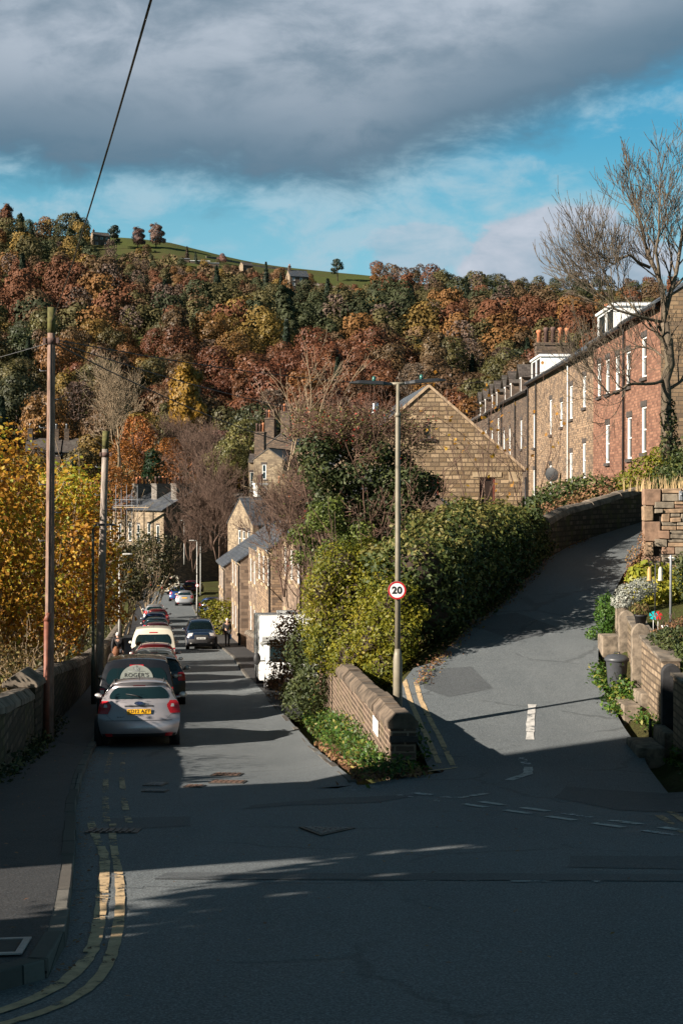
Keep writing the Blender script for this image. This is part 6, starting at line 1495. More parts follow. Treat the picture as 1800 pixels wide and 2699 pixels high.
# profile: (y from the rear, z, half width, how far the corners are pulled in), rear underside round over the roof to the front underside
PROF = {
 'hatch': [(.30, .24, .70, .06), (.07, .27, .80, .14), (.0, .42, .86, .18), (.03, .62, .895, .20), (.12, .80, .89, .20), (.17, .97, .86, .20), (.22, 1.045, .80, .20), (.56, 1.36, .62, .14), (.50, 1.425, .60, .12), (.78, 1.465, .60, .05), (1.7, 1.48, .60, 0), (2.35, 1.41, .60, 0), (3.25, 1.01, .78, .06), (4.05, .84, .74, .18), (4.32, .64, .76, .26), (4.32, .34, .72, .28), (4.1, .22, .65, .2)],
 'suv': [(.30, .30, .72, .06), (.08, .34, .82, .12), (.0, .52, .88, .14), (.03, .74, .90, .15), (.08, .92, .90, .15), (.12, 1.07, .88, .14), (.17, 1.15, .84, .14), (.48, 1.60, .66, .10), (.46, 1.67, .64, .08), (.75, 1.71, .64, .04), (1.8, 1.72, .64, 0), (2.6, 1.62, .63, 0), (3.35, 1.15, .80, .05), (4.25, 1.02, .78, .12), (4.52, .82, .82, .18), (4.55, .42, .80, .22), (4.35, .30, .70, .2)],
 'estate': [(.30, .24, .70, .06), (.07, .27, .80, .12), (.0, .42, .86, .15), (.03, .62, .89, .16), (.08, .80, .88, .16), (.14, .95, .86, .16), (.20, 1.02, .80, .16), (.62, 1.36, .62, .10), (.58, 1.42, .60, .08), (.9, 1.455, .60, .04), (2.0, 1.47, .60, 0), (2.7, 1.40, .60, 0), (3.55, .99, .78, .06), (4.35, .82, .74, .18), (4.62, .62, .76, .26), (4.62, .34, .72, .28), (4.4, .22, .65, .2)],
 'van': [(.35, .28, .78, .05), (.04, .30, .90, .06), (.0, .46, .95, .08), (.0, .75, .955, .08), (.02, .98, .955, .08), (.04, 1.08, .95, .08), (.06, 1.16, .94, .08), (.20, 1.74, .84, .07), (.24, 1.88, .78, .07), (.5, 1.95, .76, .03), (2.2, 1.98, .78, 0), (3.35, 1.90, .78, 0), (4.15, 1.20, .84, .04), (4.62, 1.02, .80, .12), (4.85, .78, .82, .18), (4.88, .40, .80, .22), (4.7, .26, .72, .2)],
}
PROF['small_van'] = [(y, z*.855 if z > .5 else z, w, c) for y, z, w, c in PROF['van']]
def car(kind, name, label, cat, x, y, rz, paint, slope=None, plate=None, clear=False, rails=None, spoiler=True, ws_open=False, grille=False, plate_back=True, z=None, group=None, scale=1.0):
    p = PROF[kind]; n = len(p); A = np.array(p)
    z = zroad(x, y) if z is None else z
    if slope is None: slope = (zl(y+2)-zl(y-2))/4
    root = thing(name, label, cat, (x, y, z), 0, group); fx = math.sin(-rz); fy = math.cos(rz)
    root.rotation_euler = (math.atan(slope*fy), 0, rz); root.scale = (scale,)*3
    def prof(i):
        i = min(max(i, 0.0), n-1.0); k = min(int(i), n-2); f = i-k
        p0, p1, p2, p3 = A[max(k-1, 0)], A[k], A[k+1], A[min(k+2, n-1)]
        sharp = k in (7, 6)
        if sharp: return p1+(p2-p1)*f
        return p1 + f*((p2-p0)*.5*.8) + f*f*(3*(p2-p1) - .8*((p2-p0)+(p3-p1)*.5)) + f**3*(-2*(p2-p1) + .4*((p2-p0)+(p3-p1)))
    def S(i, t, o=0.0):
        q = prof(i); a = abs(t); d = 1 if i < 10 else -1
        crown = 0.045*(1-a*a) if 7.5 < i < 12.2 else (0.02*(1-a*a) if i >= 12.2 else 0)
        P = Vector((q[2]*t, q[0] + d*q[3]*a**3.2, q[1] + crown - (0.03*a**6 if 7.8 < i < 14 else 0)))
        if o:
            e = 0.05; N = (S(i+e, t)-S(i-e, t)).cross(S(i, t+e)-S(i, t-e)); N.normalize()
            C = Vector((0, 2.2, 0.7))
            if N.dot(P-C) < 0: N = -N
            P = P + N*o
        return P
    W = max(q[2] for q in p)
    ib, jf = 6, 12
    ti = [-1, -.93, -.8, -.55, -.28, 0, .28, .55, .8, .93, 1]
    ii = [k*0.25 for k in range((n-1)*4+1)]
    m = MB(); nt = len(ti)
    vs = [S(i, t) for i in ii for t in ti]
    fs = [(a*nt+b, a*nt+b+1, (a+1)*nt+b+1, (a+1)*nt+b) for a in range(len(ii)-1) for b in range(nt-1) if not (ws_open and 11.1 <= ii[a] < 11.9 and 0 < b < nt-2)]
    m.add(vs, fs, 0, True)
    K, Ns = 6, 14
    def low(sd, k, s):
        f = k/K; a, b = S(1+(ib-1)*f, sd), S(n-2+(jf-(n-2))*f, sd); w = max(0.0, math.sin(PI*min(max(s, 0), 1)))**0.33
        wm = W*(0.95 + 0.05*math.sin(PI*min(f*1.1, 1)) - 0.03*(f > .9))
        P = a.lerp(b, s); x0 = abs(P.x); P.x = sd*(x0*(1-w)+max(wm, x0)*w); return P
    def green(sd, s, v):
        top = S(ib+(jf-ib)*s, sd); yr, yf = low(sd, K, 0).y, low(sd, K, 1).y
        sb = min(max((top.y-yr)/(yf-yr), 0), 1); bot = low(sd, K, sb); P = bot.lerp(top, v); P.x += sd*0.035*math.sin(PI*v); return P
    for sd in (-1, 1):
        vs = [low(sd, k, s/Ns) for k in range(K+1) for s in range(Ns+1)]
        m.add(vs, [(k*(Ns+1)+s, k*(Ns+1)+s+1, (k+1)*(Ns+1)+s+1, (k+1)*(Ns+1)+s) for k in range(K) for s in range(Ns)], 0, True)
        N2 = 24; vs = [green(sd, s/N2, v/3) for v in range(4) for s in range(N2+1)]
        m.add(vs, [(v*(N2+1)+s, v*(N2+1)+s+1, (v+1)*(N2+1)+s+1, (v+1)*(N2+1)+s) for v in range(3) for s in range(N2)], 0, True)
    body = m.build('body', paint, root)
    def patch(nm, i0, i1, t0, t1, mat, o=0.006, par=None, ni=6, nt2=8, tf=None):
        q = MB(); vs = []
        for a in range(ni+1):
            i = i0+(i1-i0)*a/ni; ta, tb = tf(a/ni) if tf else (t0, t1)
            vs += [S(i, ta+(tb-ta)*b/nt2, o) for b in range(nt2+1)]
        q.add(vs, [(a*(nt2+1)+b, a*(nt2+1)+b+1, (a+1)*(nt2+1)+b+1, (a+1)*(nt2+1)+b) for a in range(ni) for b in range(nt2)], 0, True)
        return q.build(nm, mat, par or root)
    gl = M_carglass
    van = kind in ('van', 'small_van')
    patch('rear_window', 6.12, 6.93, -.9, .9, gl, tf=lambda f: (-(.90-.10*abs(2*f-1)**3-.05*f), .90-.10*abs(2*f-1)**3-.05*f))
    patch('windscreen', 11.08, 11.93, -.9, .9, M_clear if ws_open else gl, 0.004, tf=lambda f: (-.93, .93))
    for sd in (-1, 1):
        for a, b in ((.20, .50), (.52, .80)) if not van else ((.18, .42), (.44, .62), (.64, .86)):
            q = MB(); vs = [green(sd, a+(b-a)*s/6, v) + Vector((sd*0.006, 0, 0)) for v in (.12, .5, .88) for s in range(7)]
            q.add(vs, [(v*7+s, v*7+s+1, (v+1)*7+s+1, (v+1)*7+s) for v in range(2) for s in range(6)], 0, True); q.build('side_window', gl, root)
    # lower bumpers in black
    patch('rear_bumper_trim', 0.2, 1.45, -.97, .97, M_blackpl, 0.010); patch('front_bumper_trim', n-2.6, n-1.3, -.95, .95, M_blackpl, 0.010)
    # wheels and arches
    r = .34 if kind == 'suv' else (.33 if van else .315); ys = (p[2][0]+.82, p[14][0]-.86)
    for sd in (-1, 1):
        for yw in ys:
            q = MB(); q.lathe([(r*.6, -.11), (r*.94, -.11), (r, -.08), (r, .08), (r*.94, .11), (r*.6, .11)], (sd*(W-.12), yw, r), 24, axis='x'); w = q.build('wheel', M_tyre, root)
            q = MB(); q.lathe([(r*.1, sd*.10), (r*.62, sd*.085), (r*.66, sd*.112)], (sd*(W-.12), yw, r), 14, axis='x')
            for s in range(5):
                th = 2*PI*s/5; q.box((sd*(W-.005), yw+math.cos(th)*r*.33, r+math.sin(th)*r*.33), (.02, .07, .07))
            q.build('rim', M_rim, w)
            q = MB(); q.lathe([(r+.055, -.12), (r+.055, .028)], (sd*(W-.03), yw, r+.045), 24, axis='x'); q.build('wheel_arch', M_blackpl, root)
    q = MB(); q.box((0, 2.2, .30), (W*1.7, 3.3, .18)); q.build('underbody', M_blackpl, root)
    # lights
    for sd in (-1, 1):
        if van:
            l = patch('tail_light', 2.6, 5.6, 0, 0, M_tail, .012, tf=lambda f: (sd*.87, sd*1.0), ni=8, nt2=3); patch('reversing_light', 3.7, 4.5, 0, 0, M_lightw, .018, l, tf=lambda f: (sd*.885, sd*.985), nt2=3)
        else:
            l = patch('tail_light', 3.75, 5.95, 0, 0, M_tail, .012, tf=lambda f: (sd*(.665+.10*abs(f-.45)*2+.05*f), sd*1.0), ni=8, nt2=6)
            patch('reversing_light', 4.55, 4.95, 0, 0, M_lightw, .020, l, tf=lambda f: (sd*(.78+.03*f), sd*.87), nt2=4)
            q = MB(); vs = [low(sd, k, s) + Vector((sd*.012, 0, 0)) for k in (3.3, 4.1, 5.0, 5.7) for s in (-.002, .03, .075-.012*abs(k-4.4))]
            q.add(vs, [(a*3+b, a*3+b+1, a*3+b+4, a*3+b+3) for a in range(3) for b in range(2)], 0, True); q.build('tail_light', M_tail, root)
        patch('reflector', 1.0, 1.5, 0, 0, M_tail, .016, tf=lambda f: (sd*.70, sd*.88), nt2=3, ni=2)
        patch('headlight', 13.15, 13.95, 0, 0, M_lightw, .010, tf=lambda f: (sd*(.60+.06*f), sd*.97), nt2=5)
        q = MB(); yb = low(sd, K, .80).y; q.ball((sd*(W+.10), yb, A[12][1]+.05), (.095, .055, .07), 10, 7); q.tube([(sd*(W-.12), yb, A[12][1]-.02), (sd*(W+.05), yb, A[12][1]+.01)], .03, 6); mr = q.build('door_mirror', paint, root)
        q = MB(); q.ball((sd*(W+.10), yb-.035, A[12][1]+.05), (.075, .032, .052), 10, 6); q.build('mirror_glass', M_lightw, mr)
    if spoiler: patch('brake_light', 7.15, 7.45, -.22, .22, M_tail, .012, ni=2)
    if plate_back:
        c = S(4.05 if not van else 2.6, 0, .012); t1, t2 = S(3.8 if not van else 2.4, 0), S(4.4 if not van else 2.9, 0); tilt = math.atan2(t2.y-t1.y, t2.z-t1.z)
        q = MB(); q.bx(-.26, .26, -.012, .004, -.056, .056); pl = q.build('number_plate', M_plate_y, root, bevel=.004); pl.location = c + Vector((0, -.012, 0)); pl.rotation_euler.x = -tilt
        if plate: text_mesh('registration', plate, .108, (0, -.0135, 0), (PI/2, 0, 0), M_black, pl, .001, 1.02, .0026)
        patch('tailgate_gap', 2.93, 2.99, -.80, .80, M_blackpl, .004, ni=1); patch('handle_recess', 4.62, 4.82, -.36, .36, M_blackpl, .005, ni=2)
    # rear wiper
    q = MB(); a, b, c = S(6.2, .02, .03), S(6.32, -.16, .035), S(6.42, -.40, .03); q.tube([a, b, c], [.02, .014, .008], 6); q.build('wiper', M_blackpl, root)
    if rails:
        for sd in (-1, 1):
            q = MB(); q.tube([S(8.7, sd*.9, -.01), S(8.95, sd*.9, .045), S(10.9, sd*.9, .05), S(11.1, sd*.9, -.01)], .018, 6); q.build('roof_rail', rails, root)
    q = MB(); q.tube([S(8.9, 0, 0), S(8.7, 0, .30)], [.006, .003], 4); q.build('aerial', M_blackpl, root)
    if grille:
        g = patch('grille', 13.7, 15.0, 0, 0, M_blackpl, .014, tf=lambda f: (-.50+.04*f, .50-.04*f)); patch('grille_bar', 13.62, 13.74, -.52, .52, M_chrome, .018, g, ni=1); patch('grille_bar', 15.0, 15.12, -.52, .52, M_chrome, .018, g, ni=1)
        c = S(14.35, 0, .03); q = MB(); q.bx(-.26, .26, -.004, .012, -.056, .056); pl = q.build('number_plate', M_plate_w, root); pl.location = c
        q = MB()
        for k in range(7): q.bx(-.20+k*.058+(.02 if k > 3 else 0), -.165+k*.058+(.02 if k > 3 else 0), .013, .015, -.03, .03)
        q.build('faded_characters', M_black, pl)
        q = MB()
        for th in (PI/2, PI/2+2*PI/3, PI/2+4*PI/3):
            cx, cz = .035*math.cos(th), .035*math.sin(th); dx, dz = math.cos(th), math.sin(th)
            q.prism([(cx-dx*.03, cz-dz*.03), (cx-dz*.018, cz+dx*.018), (cx+dx*.03, cz+dz*.03), (cx+dz*.018, cz-dx*.018)], S(13.85, 0, .03), (1, 0, 0), (0, 0, 1), (0, 1, 0), .01)
        q.build('emblem', M_chrome, root)
        for sd in (-1, 1): patch('fog_light', 14.9, 15.15, 0, 0, M_lightw, .02, tf=lambda f: (sd*.70, sd*.80), nt2=2, ni=2)
        for sd in (-1, 1): pass
    return root, S, patch

# ------------------------------------------------------------------ people
def skinmesh(name, pts, edges, radii, mat, parent, root=0, sub=1):
    me = bpy.data.meshes.new(name); me.from_pydata([tuple(p) for p in pts], edges, []); o = bpy.data.objects.new(name, me); COL.objects.link(o)
    sk = o.modifiers.new('skin', 'SKIN'); lay = me.skin_vertices[0].data
    for i, r in enumerate(radii): lay[i].radius = r if hasattr(r, '__len__') else (r, r)
    lay[root].use_root = True
    if sub: s = o.modifiers.new('smooth', 'SUBSURF'); s.levels = sub; s.render_levels = sub
    dg = bpy.context.evaluated_depsgraph_get(); m2 = bpy.data.meshes.new_from_object(o.evaluated_get(dg)); bpy.data.objects.remove(o)
    m2.materials.clear(); m2.materials.append(mat); m2.polygons.foreach_set('use_smooth', [True]*len(m2.polygons))
    r = bpy.data.objects.new(name, m2); COL.objects.link(r); r.parent = parent; return r
M_skin = plain('skin', (0.42, 0.25, 0.18), 0.6, 0, 0.08)
def person(label, loc, rz, h, coat, legs, hair, pose='stand', longhair=False, bag=None, group=None):
    """faces +y; joints in fractions of the height"""
    root = thing('person', label, 'person', loc, rz, group); k = h
    st = {'stand': (0.0, 0.03), 'walk': (0.16, -0.14), 'sit': (0, 0)}[pose]
    J = {'pel': (0, 0, .52), 'wai': (0, .005, .60), 'che': (0, 0, .72), 'nec': (0, .0, .825), 'hed': (0, .015, .875), 'top': (0, .012, .96)}
    for s, n, f in ((-1, 'l', st[0]), (1, 'r', st[1])):
        J['hip'+n] = (s*.052, 0, .50)
        if pose == 'sit': J['kne'+n] = (s*.07, .25, .50); J['ank'+n] = (s*.07, .33, .28); J['toe'+n] = (s*.07, .42, .255)
        else: J['kne'+n] = (s*.055, .03+f*.55, .275); J['ank'+n] = (s*.055, f*.95-.01, .045+max(0, -f)*.2); J['toe'+n] = (s*.062, f*.95+.09, .018+max(0, -f)*.05)
        J['sho'+n] = (s*.108, -.005, .80)
        sw = -f*.8
        if pose == 'sit': J['elb'+n] = (s*.135, .08, .66); J['wri'+n] = (s*.09, .22, .70)
        else: J['elb'+n] = (s*.135, -.02+sw*.5, .63); J['wri'+n] = (s*.13, .05+sw, .49)
        w = Vector(J['wri'+n]); J['pal'+n] = tuple(w+Vector((0, .008, -.035)))
        for q, (dx, dl) in enumerate(((-.018, .052), (-.006, .058), (.007, .055), (.018, .044))):
            J['f%d%s' % (q, n)] = (w.x+dx*.5, w.y+.012+dx, w.z-.045-dl*.5); J['g%d%s' % (q, n)] = (w.x+dx*.45-s*.008, w.y+.018+dx, w.z-.045-dl)
        J['t0'+n] = (w.x-s*.012, w.y+.024, w.z-.04); J['t1'+n] = (w.x-s*.016, w.y+.034, w.z-.062)
    names = list(J); ix = {a: i for i, a in enumerate(names)}
    E = [('pel', 'wai'), ('wai', 'che'), ('che', 'nec'), ('nec', 'hed'), ('hed', 'top')]
    for n in 'lr':
        E += [('pel', 'hip'+n), ('hip'+n, 'kne'+n), ('kne'+n, 'ank'+n), ('ank'+n, 'toe'+n), ('che', 'sho'+n), ('sho'+n, 'elb'+n), ('elb'+n, 'wri'+n), ('wri'+n, 'pal'+n), ('wri'+n, 't0'+n), ('t0'+n, 't1'+n)]
        for q in range(4): E += [('pal'+n, 'f%d%s' % (q, n)), ('f%d%s' % (q, n), 'g%d%s' % (q, n))]
    rad = {'pel': (.085, .06), 'wai': (.075, .055), 'che': (.092, .062), 'nec': .033, 'hed': (.042, .050), 'top': (.036, .042), 'hip': .048, 'kne': .032, 'ank': .021, 'toe': .018, 'sho': .034, 'elb': .025, 'wri': .017, 'pal': (.02, .012)}
    rr = []
    for a in names:
        v = rad.get(a[:3], .0052); v = (v, v) if not hasattr(v, '__len__') else v; rr.append((v[0]*k, v[1]*k))
    V = [Vector(J[a])*k for a in names]
    skinmesh('body', V, [(ix[a], ix[b]) for a, b in E], rr, M_skin, root, ix['pel'])
    def cloth(nm, use, edges, mat, grow, extra=None):
        ii = {a: i for i, a in enumerate(use)}; R2 = []
        for a in use:
            v = rr[ix[a]]; R2.append((v[0]+grow*k, v[1]+grow*k))
        return skinmesh(nm, [V[ix[a]] for a in use], [(ii[a], ii[b]) for a, b in edges], R2, mat, root, 0)
    up = ['pel', 'wai', 'che', 'sho', 'elb', 'wri']
    cloth('coat', ['pel', 'wai', 'che', 'shol', 'elbl', 'wril', 'shor', 'elbr', 'wrir', 'hipl', 'hipr'], [('pel', 'wai'), ('wai', 'che'), ('che', 'shol'), ('shol', 'elbl'), ('elbl', 'wril'), ('che', 'shor'), ('shor', 'elbr'), ('elbr', 'wrir'), ('pel', 'hipl'), ('pel', 'hipr')], coat, .013)
    cloth('trousers', ['pel', 'hipl', 'knel', 'ankl', 'hipr', 'kner', 'ankr'], [('pel', 'hipl'), ('hipl', 'knel'), ('knel', 'ankl'), ('pel', 'hipr'), ('hipr', 'kner'), ('kner', 'ankr')], legs, .008)
    for n in 'lr':
        m = MB(); a, t = V[ix['ank'+n]], V[ix['toe'+n]]; m.tube([a+Vector((0, -.03*k, -.02*k)), a.lerp(t, .5), t+Vector((0, .01*k, 0))], [.026*k, .03*k, .02*k], 8); m.build('shoe', M_blackpl, root)
    H = Vector(J['hed'])*k; m = MB(); m.ball(H+Vector((0, -.014*k, .042*k)), (.052*k, .054*k, .056*k), 12, 8)
    if longhair:
        for i in range(9):
            a = PI + PI*(i-.0)/8; x, y = math.cos(a)*.045*k, math.sin(a)*.045*k
            m.tube([H+Vector((x, y-.01*k, .05*k)), H+Vector((x*1.15, y*1.15-.012*k, -.03*k)), H+Vector((x*1.25, y*1.1-.015*k, -.115*k))], [.022*k, .022*k, .010*k], 6)
    m.build('hair', hair, root)
    # face: eyes, nose, mouth, ears
    m = MB(); [m.ball(H+Vector((s*.018*k, .052*k, .022*k)), .0055*k, 6, 4) for s in (-1, 1)]; m.build('eyes', M_black, root)
    m = MB(); m.ball(H+Vector((0, .060*k, .006*k)), (.008*k, .011*k, .014*k), 6, 5); m.build('nose', M_skin, root)
    m = MB(); m.ball(H+Vector((0, .050*k, -.022*k)), (.014*k, .006*k, .004*k), 6, 4); m.build('mouth', plain('lips', (.3, .11, .1), .5), root)
    for s in (-1, 1): m = MB(); m.ball(H+Vector((s*.050*k, 0, .010*k)), (.008*k, .014*k, .02*k), 6, 5); m.build('ear', M_skin, root)
    return root, V, ix

def vehicles():
    rz = R(7.2)
    silver = painted('silver_lilac_paint', (0.43, 0.40, 0.42), 0.30, 0.55)
    black = painted('black_paint', (0.012, 0.013, 0.017), 0.22, 0.1)
    c, S, patch = car('hatch', 'parked_car', 'silver hatchback nearest the camera with a yellow rear plate', 'car', -4.42, 31.0, rz, silver, plate='YD12 AYT', rails=M_blackpl)
    c.scale.z = .975
    e = S(5.25, 0, .02); q = MB(); n = 24
    q.add([(0.105*math.cos(2*PI*i/n), -.006, .042*math.sin(2*PI*i/n)) for i in range(n)] + [(0.105*math.cos(2*PI*i/n), .02, .042*math.sin(2*PI*i/n)) for i in range(n)], [tuple(range(n))] + [(i, (i+1) % n, n+(i+1) % n, n+i) for i in range(n)])
    em = q.build('emblem', M_chrome, c); em.location = e; em.rotation_euler.x = -.25
    q = MB(); q.add([(0.080*math.cos(2*PI*i/n), -.008, .024*math.sin(2*PI*i/n)) for i in range(n)], [tuple(range(n))]); q.build('emblem_field', M_emblem, em)
    q = MB(); q.tube([(-.055, -.010, -.008), (-.03, -.010, .014), (-.015, -.010, -.006), (.0, -.010, .006), (.02, -.010, -.006), (.05, -.010, .004)], .0035, 4); q.build('emblem_script', M_chrome, em)
    q = MB(); b = S(3.4, -.52, .008)
    for k in range(5): q.box((b.x+k*.035, b.y-.003, b.z), (.024, .006, .022))
    q.build('trim_badge', M_chrome, c)
    for sd in (-1, 1): patch('tailgate_crease', 2.95, 4.3, 0, 0, M_blackpl, .0035, tf=lambda f: (sd*(.80-.19*(1-f)**2+.05*f), sd*(.808-.19*(1-f)**2+.05*f)), nt2=1)
    # black van with the round window sticker
    c, S, patch = car('small_van', 'parked_van', 'black van with a round pale sticker on its rear window', 'van', -5.38, 37.3, rz, black)
    M_sticker = plain('sticker_pale', (0.20, 0.215, 0.195), 0.5, 0, 0.08)
    o = Vector((0, S(6.3, 0, .012).y, 1.05)); t1, t2 = S(6.15, 0), S(6.85, 0); tilt = math.atan2(t2.y-t1.y, t2.z-t1.z)
    up = Vector((0, math.sin(tilt), math.cos(tilt))); q = MB(); n = 40; vs = []
    base = S(6.05, 0, .014) + up*.16
    pts = [(.43*math.cos(PI*i/n), .38*math.sin(PI*i/n)) for i in range(n+1)]
    q.add([base + Vector((x, 0, 0)) + up*zz for x, zz in pts], [tuple(range(n+1))]); st = q.build('window_sticker', M_sticker, c)
    tx = text_mesh('sticker_lettering', "ROGER'S", .150, base + up*.10 + Vector((0, -.006, 0)), (PI/2-tilt, 0, 0), M_black, st, .001, 1.12, .001)
    q = MB(); q.tube([base+up*.205+Vector((-.22, -.006, 0)), base+up*.205+Vector((.22, -.006, 0))], .004, 4)
    for pts in ([(0, .22), (-.03, .28), (0, .36), (.03, .28), (0, .22)], [(0, .22), (-.07, .24), (-.085, .32), (-.03, .29), (0, .22)], [(0, .22), (.07, .24), (.085, .32), (.03, .29), (0, .22)]):
        q.tube([base+Vector((x, -.006, 0))+up*zz for x, zz in pts], .004, 4)
    q.build('sticker_flower', plain('grey_ink', (0.35, 0.36, 0.38), 0.6), st)
    P = {'teal': painted('dark_teal_paint', (0.018, 0.04, 0.055)), 'wht': painted('white_paint', (0.62, 0.62, 0.60), 0.3, 0.0), 'red': painted('dark_red_paint', (0.16, 0.015, 0.018)), 'cream': painted('cream_white_paint', (0.66, 0.61, 0.50), 0.3, 0.0),
         'grey': painted('grey_paint', (0.10, 0.10, 0.11)), 'wine': painted('wine_paint', (0.09, 0.02, 0.03)), 'blue': painted('blue_paint', (0.02, 0.06, 0.20)), 'sil': painted('silver_paint', (0.40, 0.41, 0.43), 0.3, 0.5), 'navy': painted('navy_paint', (0.008, 0.016, 0.04), 0.2, 0.2)}
    def row(kind, y, col, lab, rails=None, dx=0.0, cat='car', name='parked_car'):
        x = -4.42 - .126*(y-31) + dx
        return car(kind, name, lab, cat, x, y, rz, P[col], rails=rails, plate='' if False else None)
    row('estate', 43.9, 'teal', 'dark teal car with silver roof rails tucked in front of the black van', M_chrome, .34)
    row('estate', 50.4, 'wht', 'white estate car between the dark teal car and the red car', None, .22)
    row('estate', 56.4, 'red', 'dark red car with roof rails in front of the cream van', M_blackpl, .22)
    row('van', 62.4, 'cream', 'cream white van standing tall in the line of parked cars', None, .12, 'van', 'parked_van')
    row('estate', 79.5, 'grey', 'grey car just beyond the cream van', M_chrome, .1)
    row('hatch', 86.5, 'wine', 'wine red car second beyond the cream van', None, .2)
    row('hatch', 93.5, 'teal', 'dark teal hatchback between the wine red and bright blue cars', None, .1)
    row('hatch', 101, 'blue', 'bright blue hatchback near the far end of the parked line', None, .0)
    row('hatch', 108.5, 'red', 'small dark red car beyond the blue hatchback', None, .15)
    row('estate', 116, 'sil', 'pale silver car at the far end of the left parked line', None, -.1)
    # oncoming car with two people
    c, S, patch = car('suv', 'moving_car', 'dark blue car driving up the road with headlights towards the camera', 'car', -8.85, 88.6, PI+R(7.0), P['navy'], ws_open=True, grille=True, rails=M_chrome, plate_back=False)
    seat = MB()
    for s in (-1, 1): seat.box((s*.36, 1.62, 1.02), (.5, .14, .75)); seat.box((s*.36, 1.95, .62), (.5, .55, .16))
    seat.build('seats', M_blackpl, c); q = MB(); q.box((0, 2.85, .93), (1.35, .45, .12)); q.build('dashboard', M_blackpl, c)
    for s, lab, ct in ((1, 'passenger in the oncoming dark blue car', plain('dark_coat', (.03, .03, .035), .9)), (-1, 'driver at the wheel of the oncoming dark blue car', plain('pale_jumper', (.25, .22, .2), .9))):
        w = c.matrix_basis @ Vector((s*.36, 1.80, -.28)) if False else None
        rot = c.rotation_euler.to_matrix(); pos = Vector(c.location) + rot @ Vector((s*.36, 1.82, -.22))
        person(lab, pos, PI+R(7), 1.72, ct, plain('dark_trousers', (.02, .02, .025), .9), plain('grey_hair', (.32, .30, .28), .9) if s < 0 else plain('brown_hair', (.10, .05, .025), .9), 'sit')
    # cars farther down
    k = dict(slope=-.03)
    car('hatch', 'parked_car', 'silver hatchback by itself half on the right kerb beyond the shadows', 'car', -15.9, 144, R(4), P['sil'], **k)
    car('hatch', 'parked_car', 'blue car seen between the silver hatchback and the white camper', 'car', -17.6, 153, R(6), P['blue'], **k)
    car('van', 'camper_van', 'old white camper van far down the lower road', 'camper van', -20.2, 168, R(6), P['cream'], scale=1.1, **k)
    car('van', 'parked_van', 'dark van in the shade left of the white camper van', 'van', -23.0, 178, R(6), P['teal'], **k)
    car('hatch', 'parked_car', 'dark car with red rear lights right of the white camper van', 'car', -18.4, 172, R(-8), P['wine'], **k)
    car('hatch', 'parked_car', 'deep blue car standing off the road right of the far lamp column', 'car', -12.0, 127, R(-14), P['blue'], z=zl(127)+.05, **k)
    car('estate', 'parked_car', 'glossy black car parked in front of the cottages', 'car', -7.3, 96, R(-80), black, z=zl(97)+.35, slope=0.0)
    # motorhome
    mh = thing('motorhome', 'white motorhome nosing out of the brambles on the right of the lower road', 'motorhome', (-1.72, 49.8, zl(51)+.02), R(6)+PI); mh.rotation_euler.x = .07
    W2 = 1.08; m = MB()
    m.prism([(-6.0, .42), (-1.55, .42), (-1.55, .95), (-1.45, 1.75), (-.35, 1.85), (-.22, 2.05), (-.35, 2.62), (-.8, 2.78), (-5.9, 2.80), (-6.0, 2.7)], (-W2, 0, 0), (0, 1, 0), (0, 0, 1), (1, 0, 0), 2*W2); m.build('living_box', M_white, mh, bevel=.05)
    m = MB(); m.prism([(-1.548, .35), (.55, .35), (.62, .6), (.55, .98), (-.05, 1.16), (-.75, 1.742), (-1.44, 1.742), (-1.548, .95)], (-.93, 0, 0), (0, 1, 0), (0, 0, 1), (1, 0, 0), 1.86); m.build('cab', M_white, mh, bevel=.06)
    m = MB(); m.quad((-.80, .0, 1.17), (.80, .0, 1.17), (.76, -.66, 1.70), (-.76, -.66, 1.70)); m.v = [(x, y+.012, z+.016) for x, y, z in m.v]; m.build('windscreen', M_carglass, mh)
    for sd in (-1, 1):
        m = MB(); m.quad((sd*.937, -.35, 1.15), (sd*.937, -1.3, 1.15), (sd*.937, -1.3, 1.66), (sd*.937, -.72, 1.66)); m.build('side_window', M_carglass, mh)
        m = MB(); m.quad((sd*(W2+.004), -2.6, 1.5), (sd*(W2+.004), -3.7, 1.5), (sd*(W2+.004), -3.7, 2.1), (sd*(W2+.004), -2.6, 2.1)); m.build('side_window', M_carglass, mh)
        m = MB(); m.ball((sd*.68, .50, .82), (.18, .10, .13), 10, 7); m.build('headlight', M_lightw, mh)
        m = MB(); m.ball((sd*1.22, -.18, 1.28), (.13, .07, .22), 10, 7); m.tube([(sd*.9, -.3, 1.2), (sd*1.2, -.2, 1.2)], .03, 6); m.build('door_mirror', M_blackpl, mh)
        for yw in (-.25, -4.3):
            m = MB(); m.lathe([(.2, -.11), (.31, -.11), (.33, -.08), (.33, .08), (.31, .11), (.2, .11)], (sd*.86, yw, .33), 20, axis='x'); w = m.build('wheel', M_tyre, mh)
            m = MB(); m.lathe([(.05, sd*.115), (.2, sd*.10)], (sd*.86, yw, .33), 12, axis='x'); m.build('rim', M_rim, w)
            m = MB(); m.lathe([(.40, -.12), (.40, .1)], (sd*(.84 if yw > -1 else .99), yw, .40), 20, axis='x'); m.build('wheel_arch', M_blackpl, mh)
    m = MB(); m.bx(-.9, .9, .58, .66, .36, .58); m.build('bumper', M_blackpl, mh, bevel=.02)
    m = MB(); m.bx(-.55, .55, .56, .64, .66, .78); m.build('grille', M_blackpl, mh)
    m = MB(); m.bx(-.35, .35, -3.4, -2.7, 2.81, 2.93); m.build('roof_vent', M_white, mh, bevel=.03)
vehicles()

